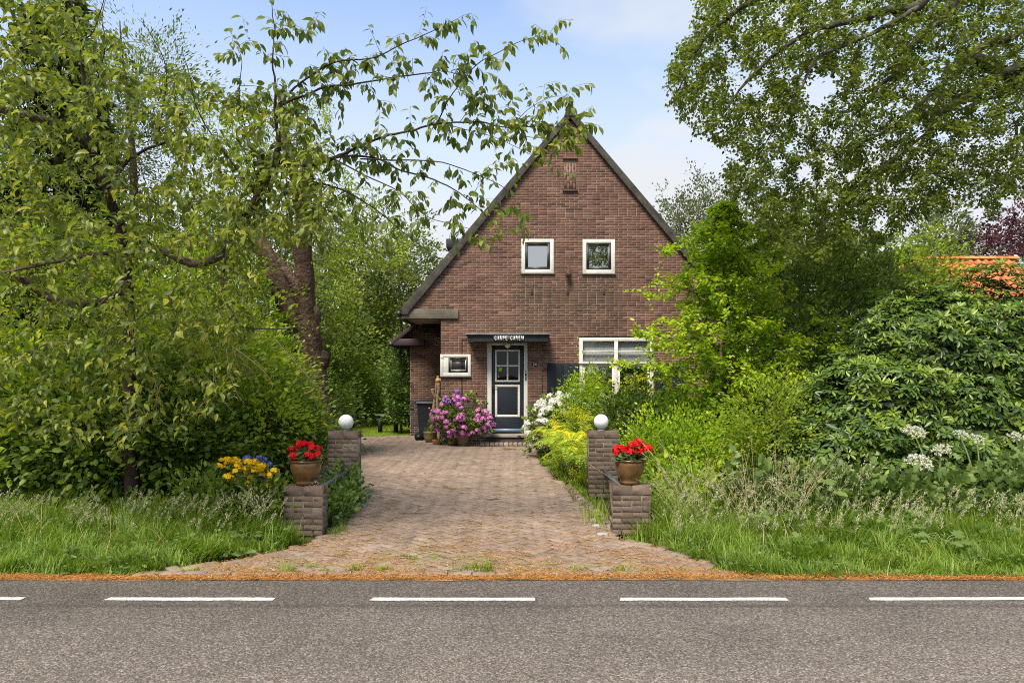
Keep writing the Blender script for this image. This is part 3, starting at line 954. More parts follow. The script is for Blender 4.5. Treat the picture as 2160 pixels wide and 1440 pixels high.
def cut(spans, holes, z):
    for (a, b_, z0, z1) in holes:
        if z0 < z < z1:
            out = []
            for (p, q) in spans:
                if b_ <= p or a >= q: out.append((p, q)); continue
                if a > p: out.append((p, a))
                if b_ < q: out.append((b_, q))
            spans = out
    return [s_ for s_ in spans if s_[1] - s_[0] > 0.03]


def brick_face(mb, x0, x1, z0, z1, y, tone, depth=0.05):
    """a brick seen from the front, edges eased"""
    c = 0.003
    v = [(x0, y + depth, z0), (x1, y + depth, z0), (x1, y + depth, z1), (x0, y + depth, z1),
         (x0, y + c, z0), (x1, y + c, z0), (x1, y + c, z1), (x0, y + c, z1),
         (x0 + c, y, z0 + c), (x1 - c, y, z0 + c), (x1 - c, y, z1 - c), (x0 + c, y, z1 - c)]
    f = [(8, 9, 10, 11)]
    for i in range(4):
        j = (i + 1) % 4
        f += [(i, j, j + 4, i + 4), (i + 4, j + 4, j + 8, i + 8)]
    mb.add(v, f, tone)


def lay(z_from, z_to, span_fn, y, holes, mortar_mb, sink, course=COURSE, seed=3):
    rr = random.Random(seed)
    z = z_from; k = 0
    while z < z_to - 0.02:
        z1 = min(z + course, z_to)
        zm = (z + z1) / 2
        for (a, b_) in cut(span_fn(zm), holes, zm):
            mortar_mb.quad((a, y + 0.006, z), (b_, y + 0.006, z), (b_, y + 0.006, z1), (a, y + 0.006, z1))
            x = math.floor(a / .22) * .22 - .22 + (k % 2) * 0.11 + rr.uniform(-.004, .004)
            while x + .22 < a: x += .22
            while x < b_:
                w = 0.22 if rr.random() > 0.02 else 0.11
                x0, x1 = max(x + 0.005, a + 0.002), min(x + w - 0.005, b_ - 0.002)
                if x1 - x0 > 0.02:
                    sink(x0, x1, z + 0.006, z1 - 0.0055, y + rr.gauss(0, 0.0012), min(1, max(0, rr.gauss(0.5, 0.22))))
                x += w
        z = z1; k += 1


bricks, dark = [], MB()
wm = MB()
lay(1.03, ZAP - 0.05, wall_span, HD, HOLES, wm, lambda *a: bricks.append(a))
lay(0.0, 1.03, wall_span, HD, HOLES, wm, lambda *a: brick_face(dark, *a), seed=9)
# the brick porch surround, 6 cm proud
PY = HD - 0.06
for (xa, xb) in ((-0.974, -0.622), (0.387, 0.74)):
    lay(1.03, 2.50, lambda z: [(xa, xb)], PY, [], wm, lambda *a: bricks.append(a), seed=4)
    lay(0.0, 1.03, lambda z: [(xa, xb)], PY, [], wm, lambda *a: brick_face(dark, *a), seed=6)
    wm.box(xa + .002, xb - .002, PY + 0.01, HD + 0.1, 0, 2.5)
# 300 of the bricks that show best singly, the rest as one part
full = sorted([b for b in bricks if b[1] - b[0] > 0.15], key=lambda b: abs((b[0] + b[1]) / 2 - 0.9) + abs((b[2] + b[3]) / 2 - 5.0) * 0.8)[:300]
fs = set(id(b) for b in full)
bm_ = MB()
for b in bricks:
    if id(b) in fs: 
        m1 = MB(); brick_face(m1, *b); m1.build('brick', 'wall_brick', house)
    else: brick_face(bm_, *b)
bm_.build('brickwork', 'wall_brick', house, kind='stuff')
dark.build('plinth', 'plinth_brick', house, kind='stuff')
wm.build('mortar', 'mortar', house)

# upright brick panel under the ridge
vp = MB(); vp.box(1.29, 1.585, HD + 0.012, HD + 0.09, 6.29, 7.08)
vp.build('vent_backing', 'mortar', house)
vbk = MB()
for i in range(4):
    x0 = 1.296 + i * 0.072
    for j in range(4):
        z0 = 6.36 + j * 0.172 - (0.08 if i % 2 else 0)
        za, zb = max(z0, 6.30), min(z0 + 0.162, 7.02)
        if zb - za > 0.03: brick_face(vbk, x0 + .002, x0 + 0.052, za, zb, HD + 0.003, R.uniform(.5, 1))
vbk.build('vent_bricks' if False else 'upright_brickwork', 'wall_brick', house, kind='stuff')
for (z0, z1, tn) in ((6.235, 6.285, 0.1), (7.04, 7.085, 0.9)):
    sl = MB(); sl.cbox(1.25, 1.63, HD - 0.05, HD + 0.06, z0, z1, 0.006, tn); sl.build('vent_sill', 'wall_brick', house)

for px_ in (1122, 1198, 1274):
    x0 = (px_ - CX) * HD / F; sl = MB(); brick_face(sl, x0 - .03, x0 + .03, 3.70, 3.90, HD - .014, .12, .06); sl.build('tie_anchor', 'wall_brick', house)

# sides, back, floor of the room behind, roof
body = MB()
D2 = HD + 9.5
body.quad((LOWX0, HD + .06, 0), (LOWX0, D2, 0), (LOWX0, D2, ZB), (LOWX0, HD + .06, ZB))
body.quad((LOWX1, HD + .02, 0), (LOWX1, D2, 0), (LOWX1, D2, ZB), (LOWX1, HD + .02, ZB))
body.add([(XL, D2, 0), (XR, D2, 0), (XR, D2, ZB), (AX, D2, ZAP), (XL, D2, ZB)], [(0, 1, 2, 3, 4)])
body.build('wall', 'plinth_brick', house)
room = MB()
room.box(LOWX0 + .1, LOWX1 - .1, HD + 3.2, HD + 3.25, 0, 3.3); room.box(AX - 1.6, AX + 1.6, HD + 3.2, HD + 3.25, 3.3, 5.4)
room.box(LOWX0 + .1, LOWX1 - .1, HD + 0.12, HD + 3.2, 2.72, 2.78)
room.box(LOWX0 + .1, LOWX1 - .1, HD + 0.12, HD + 3.2, 0.02, 0.08)
room.box(AX - 1.6, AX + 1.6, HD + 0.12, HD + 3.2, 5.4, 5.45)
room.build('interior', 'room_wall', house)
SLEN = math.hypot(1, SL)
rb = MB()
for sgn in (-1, 1):
    for k in range(20):      # stepped courses of tiles
        t0, t1 = k / 20, (k + 1.08) / 20
        half = AX - XL + 0.16
        xa, xb = AX + sgn * half * t0, AX + sgn * half * t1
        za, zb = ZAP + 0.20 - abs(xa - AX) * SL, ZAP + 0.20 - abs(xb - AX) * SL
        o = 0.035
        rb.quad((xa, HD + 0.05, za), (xb, HD + 0.05, zb + o), (xb, D2 + .2, zb + o), (xa, D2 + .2, za), R.random())
        rb.quad((xb, HD + 0.05, zb + o), (xb, HD + 0.05, zb), (xb, D2 + .2, zb), (xb, D2 + .2, zb + o), R.random())
rb.build('roof', 'house_tile', house)
# gable verges: grey boards proud of the brick
vt = 0.21
for sgn in (-1, 1):
    xe = AX + sgn * (AX - XL + 0.14)
    ze = ZAP + 0.22 - (AX - XL + 0.14) * SL
    poly = [(AX, ZAP + 0.22), (xe, ze), (xe, ze - 0.36), (xe - sgn * 0.06, ze - 0.42), (xe - sgn * 0.20, ze - 0.22 - 0.12), (AX - 0, ZAP + 0.22 - vt * 1.15)]
    poly = [(AX, ZAP + 0.22), (xe, ze), (xe, ze - 0.16), (xe - sgn * 0.17, ze - 0.16), (xe - sgn * 0.17, ze - 0.11), (AX, ZAP + 0.22 - vt)]
    vb_ = MB(); vb_.prism_xz(poly if sgn < 0 else poly[::-1], HD - 0.10 + 0.001 * sgn, HD + 0.055); vb_.build('verge_board', 'verge_board', house, bevel=0.006)
rc = MB(); rc.prism_xz([(AX - .15, ZAP + .04), (AX + .15, ZAP + .04), (AX + .10, ZAP + .18), (AX + .04, ZAP + .235), (AX - .06, ZAP + .23), (AX - .11, ZAP + .17)], HD - 0.12, HD + 0.4)
rc.build('ridge_cap', 'verge_board', house, bevel=0.01)
# concrete corbel and boarded underside of the jettied eave
for sgn in (-1, 1):
    cb = MB()
    xa, xb = (-2.72, -1.325) if sgn < 0 else (2 * AX + 1.325, 2 * AX + 2.72)
    cb.box(xa, xb, HD - 0.055, HD + 0.15, 3.095, 3.335); cb.build('corbel', 'concrete', house, bevel=0.008)
sf = MB(); sf.box(-2.66, LOWX0 - .003, HD + 0.16, D2, 3.10, 3.14); sf.build('soffit', 'soffit_board', house)
sf = MB(); sf.box(-2.75, -2.66, HD + 0.152, D2, 3.06, 3.32); sf.build('fascia', 'verge_board', house)
bm2 = MB(); bm2.box(-2.45, LOWX0 - .003, HD + 1.75, HD + 1.9, 2.86, 3.095); bm2.build('beam', 'dark_timber', house)
gt = MB(); gt.tube([(-2.82, HD + .1, 3.24), (-2.82, D2, 3.24)], 0.065, 8); gt.build('gutter', 'dark_steel', house)

# the low side wing, set back
ED = 19.2
eb = MB(); em = MB(); ep = MB()
lay(1.03, 3.20, lambda z: [(-2.87, -1.5)] if z < 2.75 else [(max(-3.30 + (z - 2.56) * 1.2, -3.1), -1.5)], ED, [], em, lambda *a: brick_face(eb, *a), seed=21)
lay(0.0, 1.03, lambda z: [(-2.87, -1.5)], ED, [], em, lambda *a: brick_face(ep, *a), seed=22)
em.box(-2.868, -2.8, ED + .012, ED + 6, 0, 2.75)
eb.build('wing_brickwork', 'wall_brick', house, kind='stuff'); ep.build('wing_plinth', 'plinth_brick', house, kind='stuff'); em.build('wing_mortar', 'mortar', house)
wr = MB()
for k in range(6):
    t0, t1 = k / 6, (k + 1.1) / 6
    xa, xb = -2.35 - 0.98 * t0, -2.35 - 0.98 * t1
    za, zb = 3.40 - 0.82 * t0, 3.40 - 0.82 * t1
    wr.quad((xa, ED - .28, za), (xb, ED - .28, zb + .03), (xb, ED + 6, zb + .03), (xa, ED + 6, za), R.random())
    wr.quad((xb, ED - .28, zb + .03), (xb, ED - .28, zb - .01), (xb, ED + 6, zb - .01), (xb, ED + 6, zb + .03), R.random())
wr.build('wing_roof', 'house_tile', house)
wf = MB(); wf.box(-3.32, -2.42, ED - .30, ED - .06, 2.51, 2.70); wf.build('wing_fascia', 'purple_board', house, bevel=0.02)
wf = MB(); wf.prism_xz([(-3.37, 2.60), (-3.30, 2.53), (-2.32, 3.35), (-2.32, 3.47)], ED - .302, ED - .05); wf.build('wing_verge', 'purple_board', house, bevel=0.008)
wg = MB(); wg.tube([(-3.36, ED - .32, 2.55), (-3.36, ED + 6, 2.55)], 0.07, 8); wg.build('wing_gutter', 'dark_steel', house)
wvn = MB(); wvn.cbox(-2.15, -1.80, HD + 2.23, HD + 2.27, 2.53, 2.76, .01)
ve = wvn.build('wall_vent', 'cream_paint', house)
vi = MB(); vi.box(-2.10, -1.98, HD + 2.222, HD + 2.229, 2.57, 2.72); vi.box(-1.95, -1.83, HD + 2.222, HD + 2.229, 2.57, 2.72)
vi.build('vent_grille', 'zinc', ve)

# chimneys
cp = MB(); cp.lathe([(0.07, 7.6), (0.07, 8.98), (0.115, 8.99), (0.115, 9.04), (0.02, 9.08)], (1.11, 20.0, 0), 14); cp.build('flue_pipe', 'galvanised', house)
ck = MB(); ck.cbox(-1.93, -1.35, 20.8, 21.4, 3.9, 5.55, .01, .6); ch = ck.build('chimney', 'wall_brick', house)
cc = MB(); cc.cbox(-2.0, -1.28, 20.72, 21.48, 5.55, 5.83, .015); cc.build('chimney_cap', 'dark_steel', ch)


def frame_xz(mb, x0, x1, z0, z1, t, y0, y1, tb=None, tone=.5):
    tb = t if tb is None else tb
    mb.box(x0, x0 + t, y0, y1, z0, z1, tone); mb.box(x1 - t, x1, y0, y1, z0, z1, tone)
    mb.box(x0 + t, x1 - t, y0 + .001, y1, z1 - t, z1, tone); mb.box(x0 + t, x1 - t, y0 + .001, y1, z0, z0 + tb, tone)


# the two small windows high in the gable
for i, (x0, x1, z0, z1, _) in enumerate([(0.235, 1.032, 4.225, 5.07, 0), (1.749, 2.547, 4.215, 5.06, 0)]):
    wf_ = MB(); frame_xz(wf_, x0, x1, z0, z1, 0.09, HD - 0.012, HD + 0.09)
    win = wf_.build('window', 'cream_paint', house, bevel=0.004)
    win['label'] = 'small square window reflecting blue sky' if i == 0 else 'small square window reflecting dark trees'
    s1 = MB(); frame_xz(s1, x0 + .09, x1 - .09, z0 + .09, z1 - .09, 0.06, HD + 0.004, HD + 0.08); s1.build('sash', 'grey_frame', win)
    s2 = MB(); frame_xz(s2, x0 + .15, x1 - .15, z0 + .15, z1 - .15, 0.014, HD + 0.02, HD + 0.07); s2.build('glazing_bead', 'zinc', win)
    g = MB(); g.quad((x0 + .16, HD + .045, z0 + .16), (x1 - .16, HD + .045, z0 + .16), (x1 - .16, HD + .045, z1 - .16), (x0 + .16, HD + .045, z1 - .16)); g.build('pane', 'window_glass', win)
    bk = MB(); bk.quad((x0, HD + .115, z0), (x1, HD + .115, z0), (x1, HD + .115, z1), (x0, HD + .115, z1)); bk.build('dark_backing', 'dark_timber', win)  # near-black sheet standing in for the unlit room behind the pane
    sl = MB(); sl.cbox(x0 - .02, x1 + .02, HD - 0.045, HD + 0.02, z0 - .035, z0, .005); sl.build('sill', 'concrete', win)

# the living-room window with blinds
X0, X1, Z0, Z1 = 1.667, 3.50, 0.88, 2.63
wf_ = MB(); frame_xz(wf_, X0, X1, Z0, Z1, 0.085, HD - 0.015, HD + 0.10)
xm = 2.58
wf_.box(xm - .045, xm + .045, HD - .012, HD + .09, Z0 + .085, Z1 - .085)
wf_.box(X0 + .085, xm - .045, HD - .013, HD + .09, 1.955, 2.02); wf_.box(xm + .045, X1 - .085, HD - .013, HD + .09, 1.955, 2.02)
wf_.box(X0 - .02, X1 + .02, HD - .05, HD - .016, 1.985, 2.025)
big = wf_.build('window', 'cream_paint', house, bevel=0.004); big['label'] = 'wide white framed window with half drawn blinds'
for (xa, xb) in ((X0 + .085, xm - .045), (xm + .045, X1 - .085)):
    bar = MB(); bar.box(xa, xb, HD + .01, HD + .05, 2.268, 2.298); bar.build('glazing_bar', 'cream_paint', big)
    for (za, zb) in ((2.02, 2.268), (2.298, Z1 - .085)):
        g = MB(); g.quad((xa, HD + .03, za), (xb, HD + .03, za), (xb, HD + .03, zb), (xa, HD + .03, zb)); g.build('pane', 'blind_glass', big)
    sb = MB()
    for k in range(20):
        z = 2.035 + k * 0.026
        sb.quad((xa, HD + .10, z), (xb, HD + .10, z), (xb, HD + .118, z + .019), (xa, HD + .118, z + .019))
    sb.build('blind', 'blind_slat', big)
    s1 = MB(); frame_xz(s1, xa + .0, xb - .0, Z0 + .085, 1.955, 0.05, HD + .012, HD + .07); s1.build('sash', 'cream_paint', big)
    g = MB(); g.quad((xa + .05, HD + .04, Z0 + .13), (xb - .05, HD + .04, Z0 + .13), (xb - .05, HD + .04, 1.905), (xa + .05, HD + .04, 1.905)); g.build('pane', 'window_glass', big)
ct = MB()
for k in range(9):
    x = 2.62 + k * 0.03
    ct.tube([(x - .3, HD + .22, 0.9), (x - .3, HD + .22 + .02 * (k % 2), 2.0)], 0.022, 6)
ct.build('curtain', 'curtain', big)
# navy shutters folded back on both sides
for (xa, xb) in ((0.868, 1.655), (3.512, 4.30)):
    sh = MB()
    wd = (xb - xa) / 4
    for k in range(4): sh.cbox(xa + k * wd + .002, xa + (k + 1) * wd - .002, HD - .06, HD - .03, 0.88, 1.985, .004)
    so = sh.build('shutter', 'navy_paint', house)
    rl = MB(); rl.box(xa + .03, xb - .03, HD - .03, HD - .004, 1.05, 1.17); rl.box(xa + .03, xb - .03, HD - .03, HD - .004, 1.70, 1.82); rl.build('ledge', 'navy_paint', so)

# small white window with grey surround by the corner
wf_ = MB(); frame_xz(wf_, -1.775, -1.02, 1.69, 2.218, 0.07, HD - 0.03, HD + 0.08)
wf_.box(-1.70, -1.57, HD - .02, HD + .07, 1.765, 2.145)
cw = wf_.build('window', 'cream_paint', house, bevel=0.004); cw['label'] = 'small white corner window with grey pane'
s1 = MB(); frame_xz(s1, -1.57, -1.09, 1.765, 2.145, 0.05, HD - .024, HD + .06); s1.build('sash', 'grey_frame', cw)
s1 = MB(); frame_xz(s1, -1.52, -1.14, 1.815, 2.095, 0.016, HD - .01, HD + .05); s1.build('glazing_bead', 'cream_paint', cw)
g = MB(); g.box(-1.504, -1.156, HD + .012, HD + .03, 1.831, 2.079); g.build('pane', 'grey_frame', cw)
hg = MB(); hg.box(-1.765, -1.69, HD - .034, HD - .031, 2.115, 2.128); hg.build('hinge', 'dark_steel', cw)
sl = MB(); sl.cbox(-1.78, -1.01, HD - .06, HD + .02, 1.655, 1.69, .005); sl.build('sill', 'zinc', cw)

# door, its frame and fittings
DX0, DX1, DZ0, DZ1 = -0.505, 0.293, 0.28, 2.44
fm = MB()
fm.box(-0.622, DX0, HD - .03, HD + .1, 0.26, 2.50); fm.box(DX1, 0.387, HD - .03, HD + .1, 0.26, 2.50); fm.box(DX0, DX1, HD - .028, HD + .1, DZ1, 2.50)
fm.build('door_frame', 'cream_paint', house, bevel=0.006)
dr = MB()
dr.box(DX0, DX0 + .095, HD + .03, HD + .08, DZ0, DZ1); dr.box(DX1 - .105, DX1, HD + .03, HD + .08, DZ0, DZ1)
dr.box(DX0 + .095, DX1 - .105, HD + .031, HD + .08, 2.32, DZ1); dr.box(DX0 + .095, DX1 - .105, HD + .031, HD + .08, 1.455, 1.545)
dr.box(DX0 + .095, DX1 - .105, HD + .031, HD + .08, DZ0, 0.675)
dr.box(DX0 + .14, DX1 - .15, HD + .035, HD + .07, 0.72, 1.41)
door = dr.build('door', 'door_paint', house, bevel=0.004)
mo = MB(); frame_xz(mo, DX0 + .085, DX1 - .095, 0.665, 1.465, 0.055, HD + .016, HD + .06); mo.build('panel_moulding', 'cream_paint', door, bevel=0.006)
mo = MB(); gx0, gx1, gz0, gz1 = DX0 + .085, DX1 - .095, 1.535, 2.33
frame_xz(mo, gx0, gx1, gz0, gz1, 0.04, HD + .016, HD + .06)
xm2, zm2 = (gx0 + gx1) / 2, (gz0 + gz1) / 2
mo.box(xm2 - .02, xm2 + .02, HD + .018, HD + .06, gz0 + .04, gz1 - .04); mo.box(gx0 + .04, xm2 - .02, HD + .019, HD + .06, zm2 - .02, zm2 + .02); mo.box(xm2 + .02, gx1 - .04, HD + .019, HD + .06, zm2 - .02, zm2 + .02)
mo.build('glazing_bar', 'cream_paint', door, bevel=0.004)
for (xa, xb) in ((gx0 + .04, xm2 - .02), (xm2 + .02, gx1 - .04)):
    for (za, zb) in ((gz0 + .04, zm2 - .02), (zm2 + .02, gz1 - .04)):
        g = MB(); g.quad((xa, HD + .05, za), (xb, HD + .05, za), (xb, HD + .05, zb), (xa, HD + .05, zb)); g.build('pane', 'door_glass', door)
kp = MB(); kp.box(DX0 + .01, DX1 - .01, HD + .018, HD + .03, DZ0 + .01, DZ0 + .095); kp.build('kick_plate', 'kick_metal', door)
hd = MB(); hd.box(DX0 + .018, DX0 + .05, HD + .018, HD + .03, 1.25, 1.50); hd.tube([(DX0 + .034, HD + .02, 1.42), (DX0 + .034, HD - .03, 1.42), (DX0 + .14, HD - .035, 1.42)], 0.011, 6); hd.build('handle', 'dark_steel', door)
stk = MB(); stk.box(gx0 + .09, gx0 + .17, HD + .043, HD + .046, 1.80, 1.885); stk.build('sticker', 'green_sticker', door)
stk = MB(); stk.sphere((gx0 + .085, HD + .045, 1.66), .022, 6, 4, sc=(1, .1, 1)); stk.build('sticker', 'pink_petal', door)
kb = MB(); kb.cbox(0.318, 0.362, HD - .05, HD - .031, 1.58, 1.77, .005); kbo = kb.build('door_bell', 'zinc', house)
k2 = MB(); k2.box(.324, .356, HD - .053, HD - .0505, 1.69, 1.74); k2.sphere((.34, HD - .052, 1.80), .014, 6, 4); k2.build('camera_lens', 'dark_steel', kbo)
# steps
st = MB(); st.cbox(-0.66, 0.44, HD - .34, HD + .1, 0.19, 0.258, .008); st.build('threshold', 'step_stone', house)
st = MB(); st.box(-0.64, 0.42, HD - .30, HD - .02, 0.0, 0.19); st.build('riser', 'plinth_brick', house)
for k in range(11):
    s1 = MB(); s1.cbox(-0.76 + k * .112, -0.76 + k * .112 + .104, HD - .62, HD - .31, 0.0, 0.085 + R.uniform(-.003, .003), .008, R.random()); s1.build('step_brick', 'paver', house)

# canopy with the house name
cn_ = MB()
cn_.prism_yz([(HD - .62, 2.665), (HD - .60, 2.50), (HD + .0, 2.50), (HD + .0, 2.665)], -1.06, 0.87)
cano = cn_.build('canopy', 'canopy_paint', house, bevel=0.006)
tp = MB(); tp.cbox(-1.11, 0.915, HD - .67, HD + .0, 2.665, 2.70, .006); tp.build('flashing', 'zinc', cano)
cl2 = MB(); cl2.box(-1.085, 0.893, HD - .645, HD, 2.628, 2.6645); cl2.build('drip_board', 'canopy_paint', cano)
sg = MB(); YF = HD - .615
sg.prism_yz([(YF - .040, 2.657), (YF - .012, 2.512), (YF + .002, 2.512), (YF - .022, 2.657)], -.438, .245); sg.build('name_plate', 'sign_plate', cano)


def stroke(mb, p, q, w, sx, sz, ox, oz, y):
    p, q = np.array(p, float), np.array(q, float); d = unit(q - p); nn = np.array([-d[1], d[0]]) * w / 2
    pts = [p + nn, p - nn, q - nn, q + nn]
    P = [(ox + a * sx, y(oz + b_ * sz), oz + b_ * sz) for a, b_ in pts]
    B = [(a, b_ + .006, c) for a, b_, c in P]
    mb.add(P + B, [(0, 1, 2, 3), (7, 6, 5, 4), (0, 4, 5, 1), (1, 5, 6, 2), (2, 6, 7, 3), (3, 7, 4, 0)])


def arc(mb, c, r, a0, a1, w, n, *a):
    t = np.linspace(math.radians(a0), math.radians(a1), n)
    pts = [(c[0] + r[0] * math.cos(x), c[1] + r[1] * math.sin(x)) for x in t]
    for i in range(n - 1): stroke(mb, pts[i], pts[i + 1], w, *a)


def letter(mb, ch, *a):
    T, t = 0.25, 0.10     # thick and thin strokes, as in the fat 1920s lettering
    if ch == 'C':
        arc(mb, (.42, .5), (.25, .36), 100, 260, T, 9, *a); arc(mb, (.42, .5), (.36, .455), 25, 100, t, 6, *a); arc(mb, (.42, .5), (.36, .455), 260, 335, t, 6, *a)
    elif ch == 'A':
        stroke(mb, (.05, 0), (.40, 1), t, *a); stroke(mb, (.38, .97), (.68, 0), T, *a); stroke(mb, (.15, .3), (.6, .3), t, *a)
    elif ch in 'RP':
        stroke(mb, (.18, 0), (.18, 1), T, *a); stroke(mb, (.18, .955), (.5, .955), t, *a); stroke(mb, (.18, .45), (.5, .45), t, *a)
        arc(mb, (.48, .70), (.19, .255), -90, 90, t * 1.3, 8, *a)
        if ch == 'R': stroke(mb, (.42, .45), (.72, 0), t * 1.5, *a)
    elif ch == 'E':
        stroke(mb, (.18, 0), (.18, 1), T, *a)
        for z in (.045, .5, .955): stroke(mb, (.18, z), (.66, z), t, *a)
    elif ch == 'N':
        stroke(mb, (.06, 0), (.06, 1), t, *a); stroke(mb, (.16, 1), (.62, 0), T, *a); stroke(mb, (.72, 0), (.72, 1), t, *a)
    elif ch == 'M':
        stroke(mb, (.05, 0), (.10, 1), t, *a); stroke(mb, (.18, 1), (.46, .1), T * .9, *a); stroke(mb, (.46, .05), (.76, 1), t, *a); stroke(mb, (.86, 0), (.80, 1), T * .8, *a)


lt = MB()
ox = -.418
for chh in 'CARPE CANEM':
    if chh == ' ': ox += .05; continue
    letter(lt, chh, .066, .100, ox, 2.535, lambda z: YF - .0475 + (2.657 - z) * .19 - .002)
    ox += .0655 if chh != 'M' else .08
lt.build('lettering', 'white_enamel', cano)
lp = MB(); lp.tube([(-.11, HD - .04, 2.46), (-.11, HD - .16, 2.46)], .02, 8); lp.sphere((-.11, HD - .17, 2.44), .075, 14, 9); lp.tube([(-.11, HD - .17, 2.50), (-.11, HD - .17, 2.53)], .06, 10)
lp.build('porch_lamp', 'globe_white', house, smooth=True)
# number plate 24
npm = MB(); npm.cbox(.505, .625, PY - .012, PY, 1.915, 2.025, .004); npo = npm.build('number_plate', 'navy_paint', house)
d24 = MB(); a = (.045, .075, .515, 1.933, lambda z: PY - .016)
arc(d24, (.5, .68), (.34, .26), 0, 170, .18, 7, *a); stroke(d24, (.82, .62), (.15, .1), .18, *a); stroke(d24, (.1, .08), (.9, .08), .18, *a)
a = (.045, .075, .567, 1.933, lambda z: PY - .016)
stroke(d24, (.7, 0), (.7, 1), .18, *a); stroke(d24, (.68, 1), (.08, .32), .18, *a); stroke(d24, (.05, .3), (1, .3), .18, *a)
d24.build('house_number', 'white_enamel', npo)
wl_ = MB(); wl_.tube([(1.385, HD + .02, 4.33), (1.385, HD - .10, 4.33), (1.385, HD - .13, 4.28)], .018, 6); wl_.lathe([(.03, 4.30), (.075, 4.22), (.07, 4.12), (.03, 4.10)], (1.385, HD - .12, 0), 10); wl_.box(1.35, 1.42, HD - .015, HD, 4.24, 4.42)
wl_.build('wall_lamp', 'rusty_iron', house)
cb = MB(); cb.tube([(-1.05, HD - .02, 2.60), (-1.235, HD - .02, 2.60), (-1.24, HD - .015, 2.55), (-1.24, HD - .015, 1.15)], .008, 5); cb.build('cable', 'cable', house)

#@@GATE
def gate_pillar(label, x0, x1, y0, h, n_courses, seed):
    rr = random.Random(seed)
    root = thing('gate_pillar', label, 'brick pillar', ((x0 + x1) / 2, y0 + .105, 0), 'brick pillars at the driveway entrance')
    top = 0.105
    ch = (h - top) / n_courses
    y1 = y0 + 0.212
    c = MB(); c.box(x0 + .006, x1 - .006, y0 + .005, y1 - .005, -0.03, h - .006); c.build('mortar_core', 'pillar_mortar', root)
    w = x1 - x0; cx = (x0 + x1) / 2; j = .005

    def br(a, b_, ya, yb, za, zb):
        m = MB(); o = rr.gauss(0, .0018)
        m.cbox(a + j + rr.uniform(0, .003), b_ - j - rr.uniform(0, .003), ya + j - .004 + o, yb - j + .004 + o, za + .0045, zb - .0045, .003, min(1, max(0, rr.gauss(.45, .22))))
        m.build('brick', 'pillar_brick', root)
    for k in range(n_courses):
        za, zb = k * ch, (k + 1) * ch
        ym = (y0 + y1) / 2
        cuts = [x0, cx, x1] if k % 2 else [x0, x0 + w * .25, x0 + w * .75, x1]
        for a, b_ in zip(cuts[:-1], cuts[1:]):
            if k % 2 == 0 and b_ - a < w * .3: br(a, b_, y0, y1, za, zb)
            else: br(a, b_, y0, ym, za, zb); br(a, b_, ym, y1, za, zb)
    for a, b_ in ((x0, cx), (cx, x1)):
        for q in range(3): br(a - .003, b_ + .003, y0 + q * .0707 - .004 * (q == 0), y0 + (q + 1) * .0707, h - top, h + .004)
    return root


FPL = (-2.462, -2.036, 7.35); FPR = (1.085, 1.512, 7.40); BPL = (-2.573, -2.145, 9.53); BPR = (1.072, 1.502, 9.60)
gate_pillar('low brick pillar carrying the flower pot with sunglasses beside it', *FPL[:2], FPL[2], 0.54, 7, 31)
gate_pillar('low brick pillar by tall grass carrying a glazed flower pot', *FPR[:2], FPR[2], 0.54, 7, 32)
gate_pillar('taller brick pillar with globe lamp and ivy at its foot', *BPL[:2], BPL[2], 0.942, 13, 33)
gate_pillar('taller brick pillar with globe lamp beside the yellow ferns', *BPR[:2], BPR[2], 0.942, 13, 34)

for (x, y, lb) in ((-2.345, 9.64, 'white globe lamp on the ivy-clad brick pillar'), (1.268, 9.71, 'white globe lamp on the pillar beside the ferns')):
    root = thing('globe_lamp', lb, 'lamp', (x, y, .945), 'globe lamps on the gate pillars')
    c = MB(); c.lathe([(.062, .940), (.062, .952), (.05, .955), (.05, .975)], (x, y, 0), 16); c.build('collar', 'zinc', root)
    g = MB(); g.sphere((x, y, 1.066), .106, 24, 16); g.build('globe', 'globe_white', root, smooth=True)
for (x, ya, yb, lb) in ((-2.285, 7.56, 9.535, 'grey metal rail between the two pillars with ivy'), (1.30, 7.61, 9.605, 'grey metal rail between the two pillars beside the ferns')):
    t = MB(); t.tube([(x, ya - .01, .385), (x, yb + .01, .385)], .032, 10)
    tag(t.build('metal_rail', 'rail_metal'), lb, 'rail', 'rails between the gate pillars')


def glazed_pot(x, y, z, lb):
    root = thing('flower_pot', lb, 'flower pot', (x, y, z), 'glazed pots on the front pillars')
    m = MB()
    prof = [(.105, 0), (.108, .03), (.100, .045), (.112, .06), (.142, .11), (.158, .16), (.164, .20), (.163, .235), (.158, .245), (.170, .250), (.172, .264), (.162, .272), (.150, .262), (.146, .22), (.02, .21)]
    tn = np.repeat(np.array([.9, .3, .8, .1, .5, .2, .4, .15, .9, .6, .5, .7, .5, .5, .5]) * .5, 24)
    m.lathe(prof, (x, y, z), 24, 0.5)
    m.t[-1] = tn
    m.build('bowl', 'glazed_pot', root, smooth=True)
    s = MB(); s.lathe([(.145, z + .225), (.02, z + .235)], (x, y, 0), 16); s.build('soil', 'soil', root)
    return root


def flower_ball(n, r, petal, seed, flat=0.75, tm=LEAF4, hemi=-0.35):
    rng = np.random.default_rng(seed)
    d = rand_dirs(n * 3, rng); d = d[d[:, 2] > hemi][:n]
    c = d * r * np.array([1, 1, flat]) * rng.uniform(.82, 1.05, (len(d), 1))
    P, A, N = [], [], []
    for k in range(4):
        a = unit(np.cross(d, rand_dirs(len(d), rng)))
        a = unit(a + d * .15)
        P.append(c); A.append(a); N.append(d)
    t = np.tile(np.clip(rng.normal(.5, .25, len(d)) + d[:, 2] * .12, 0, 1), 4)
    return MB().leaves(np.vstack(P), np.vstack(A), np.vstack(N), petal, petal * .9, t, tm)


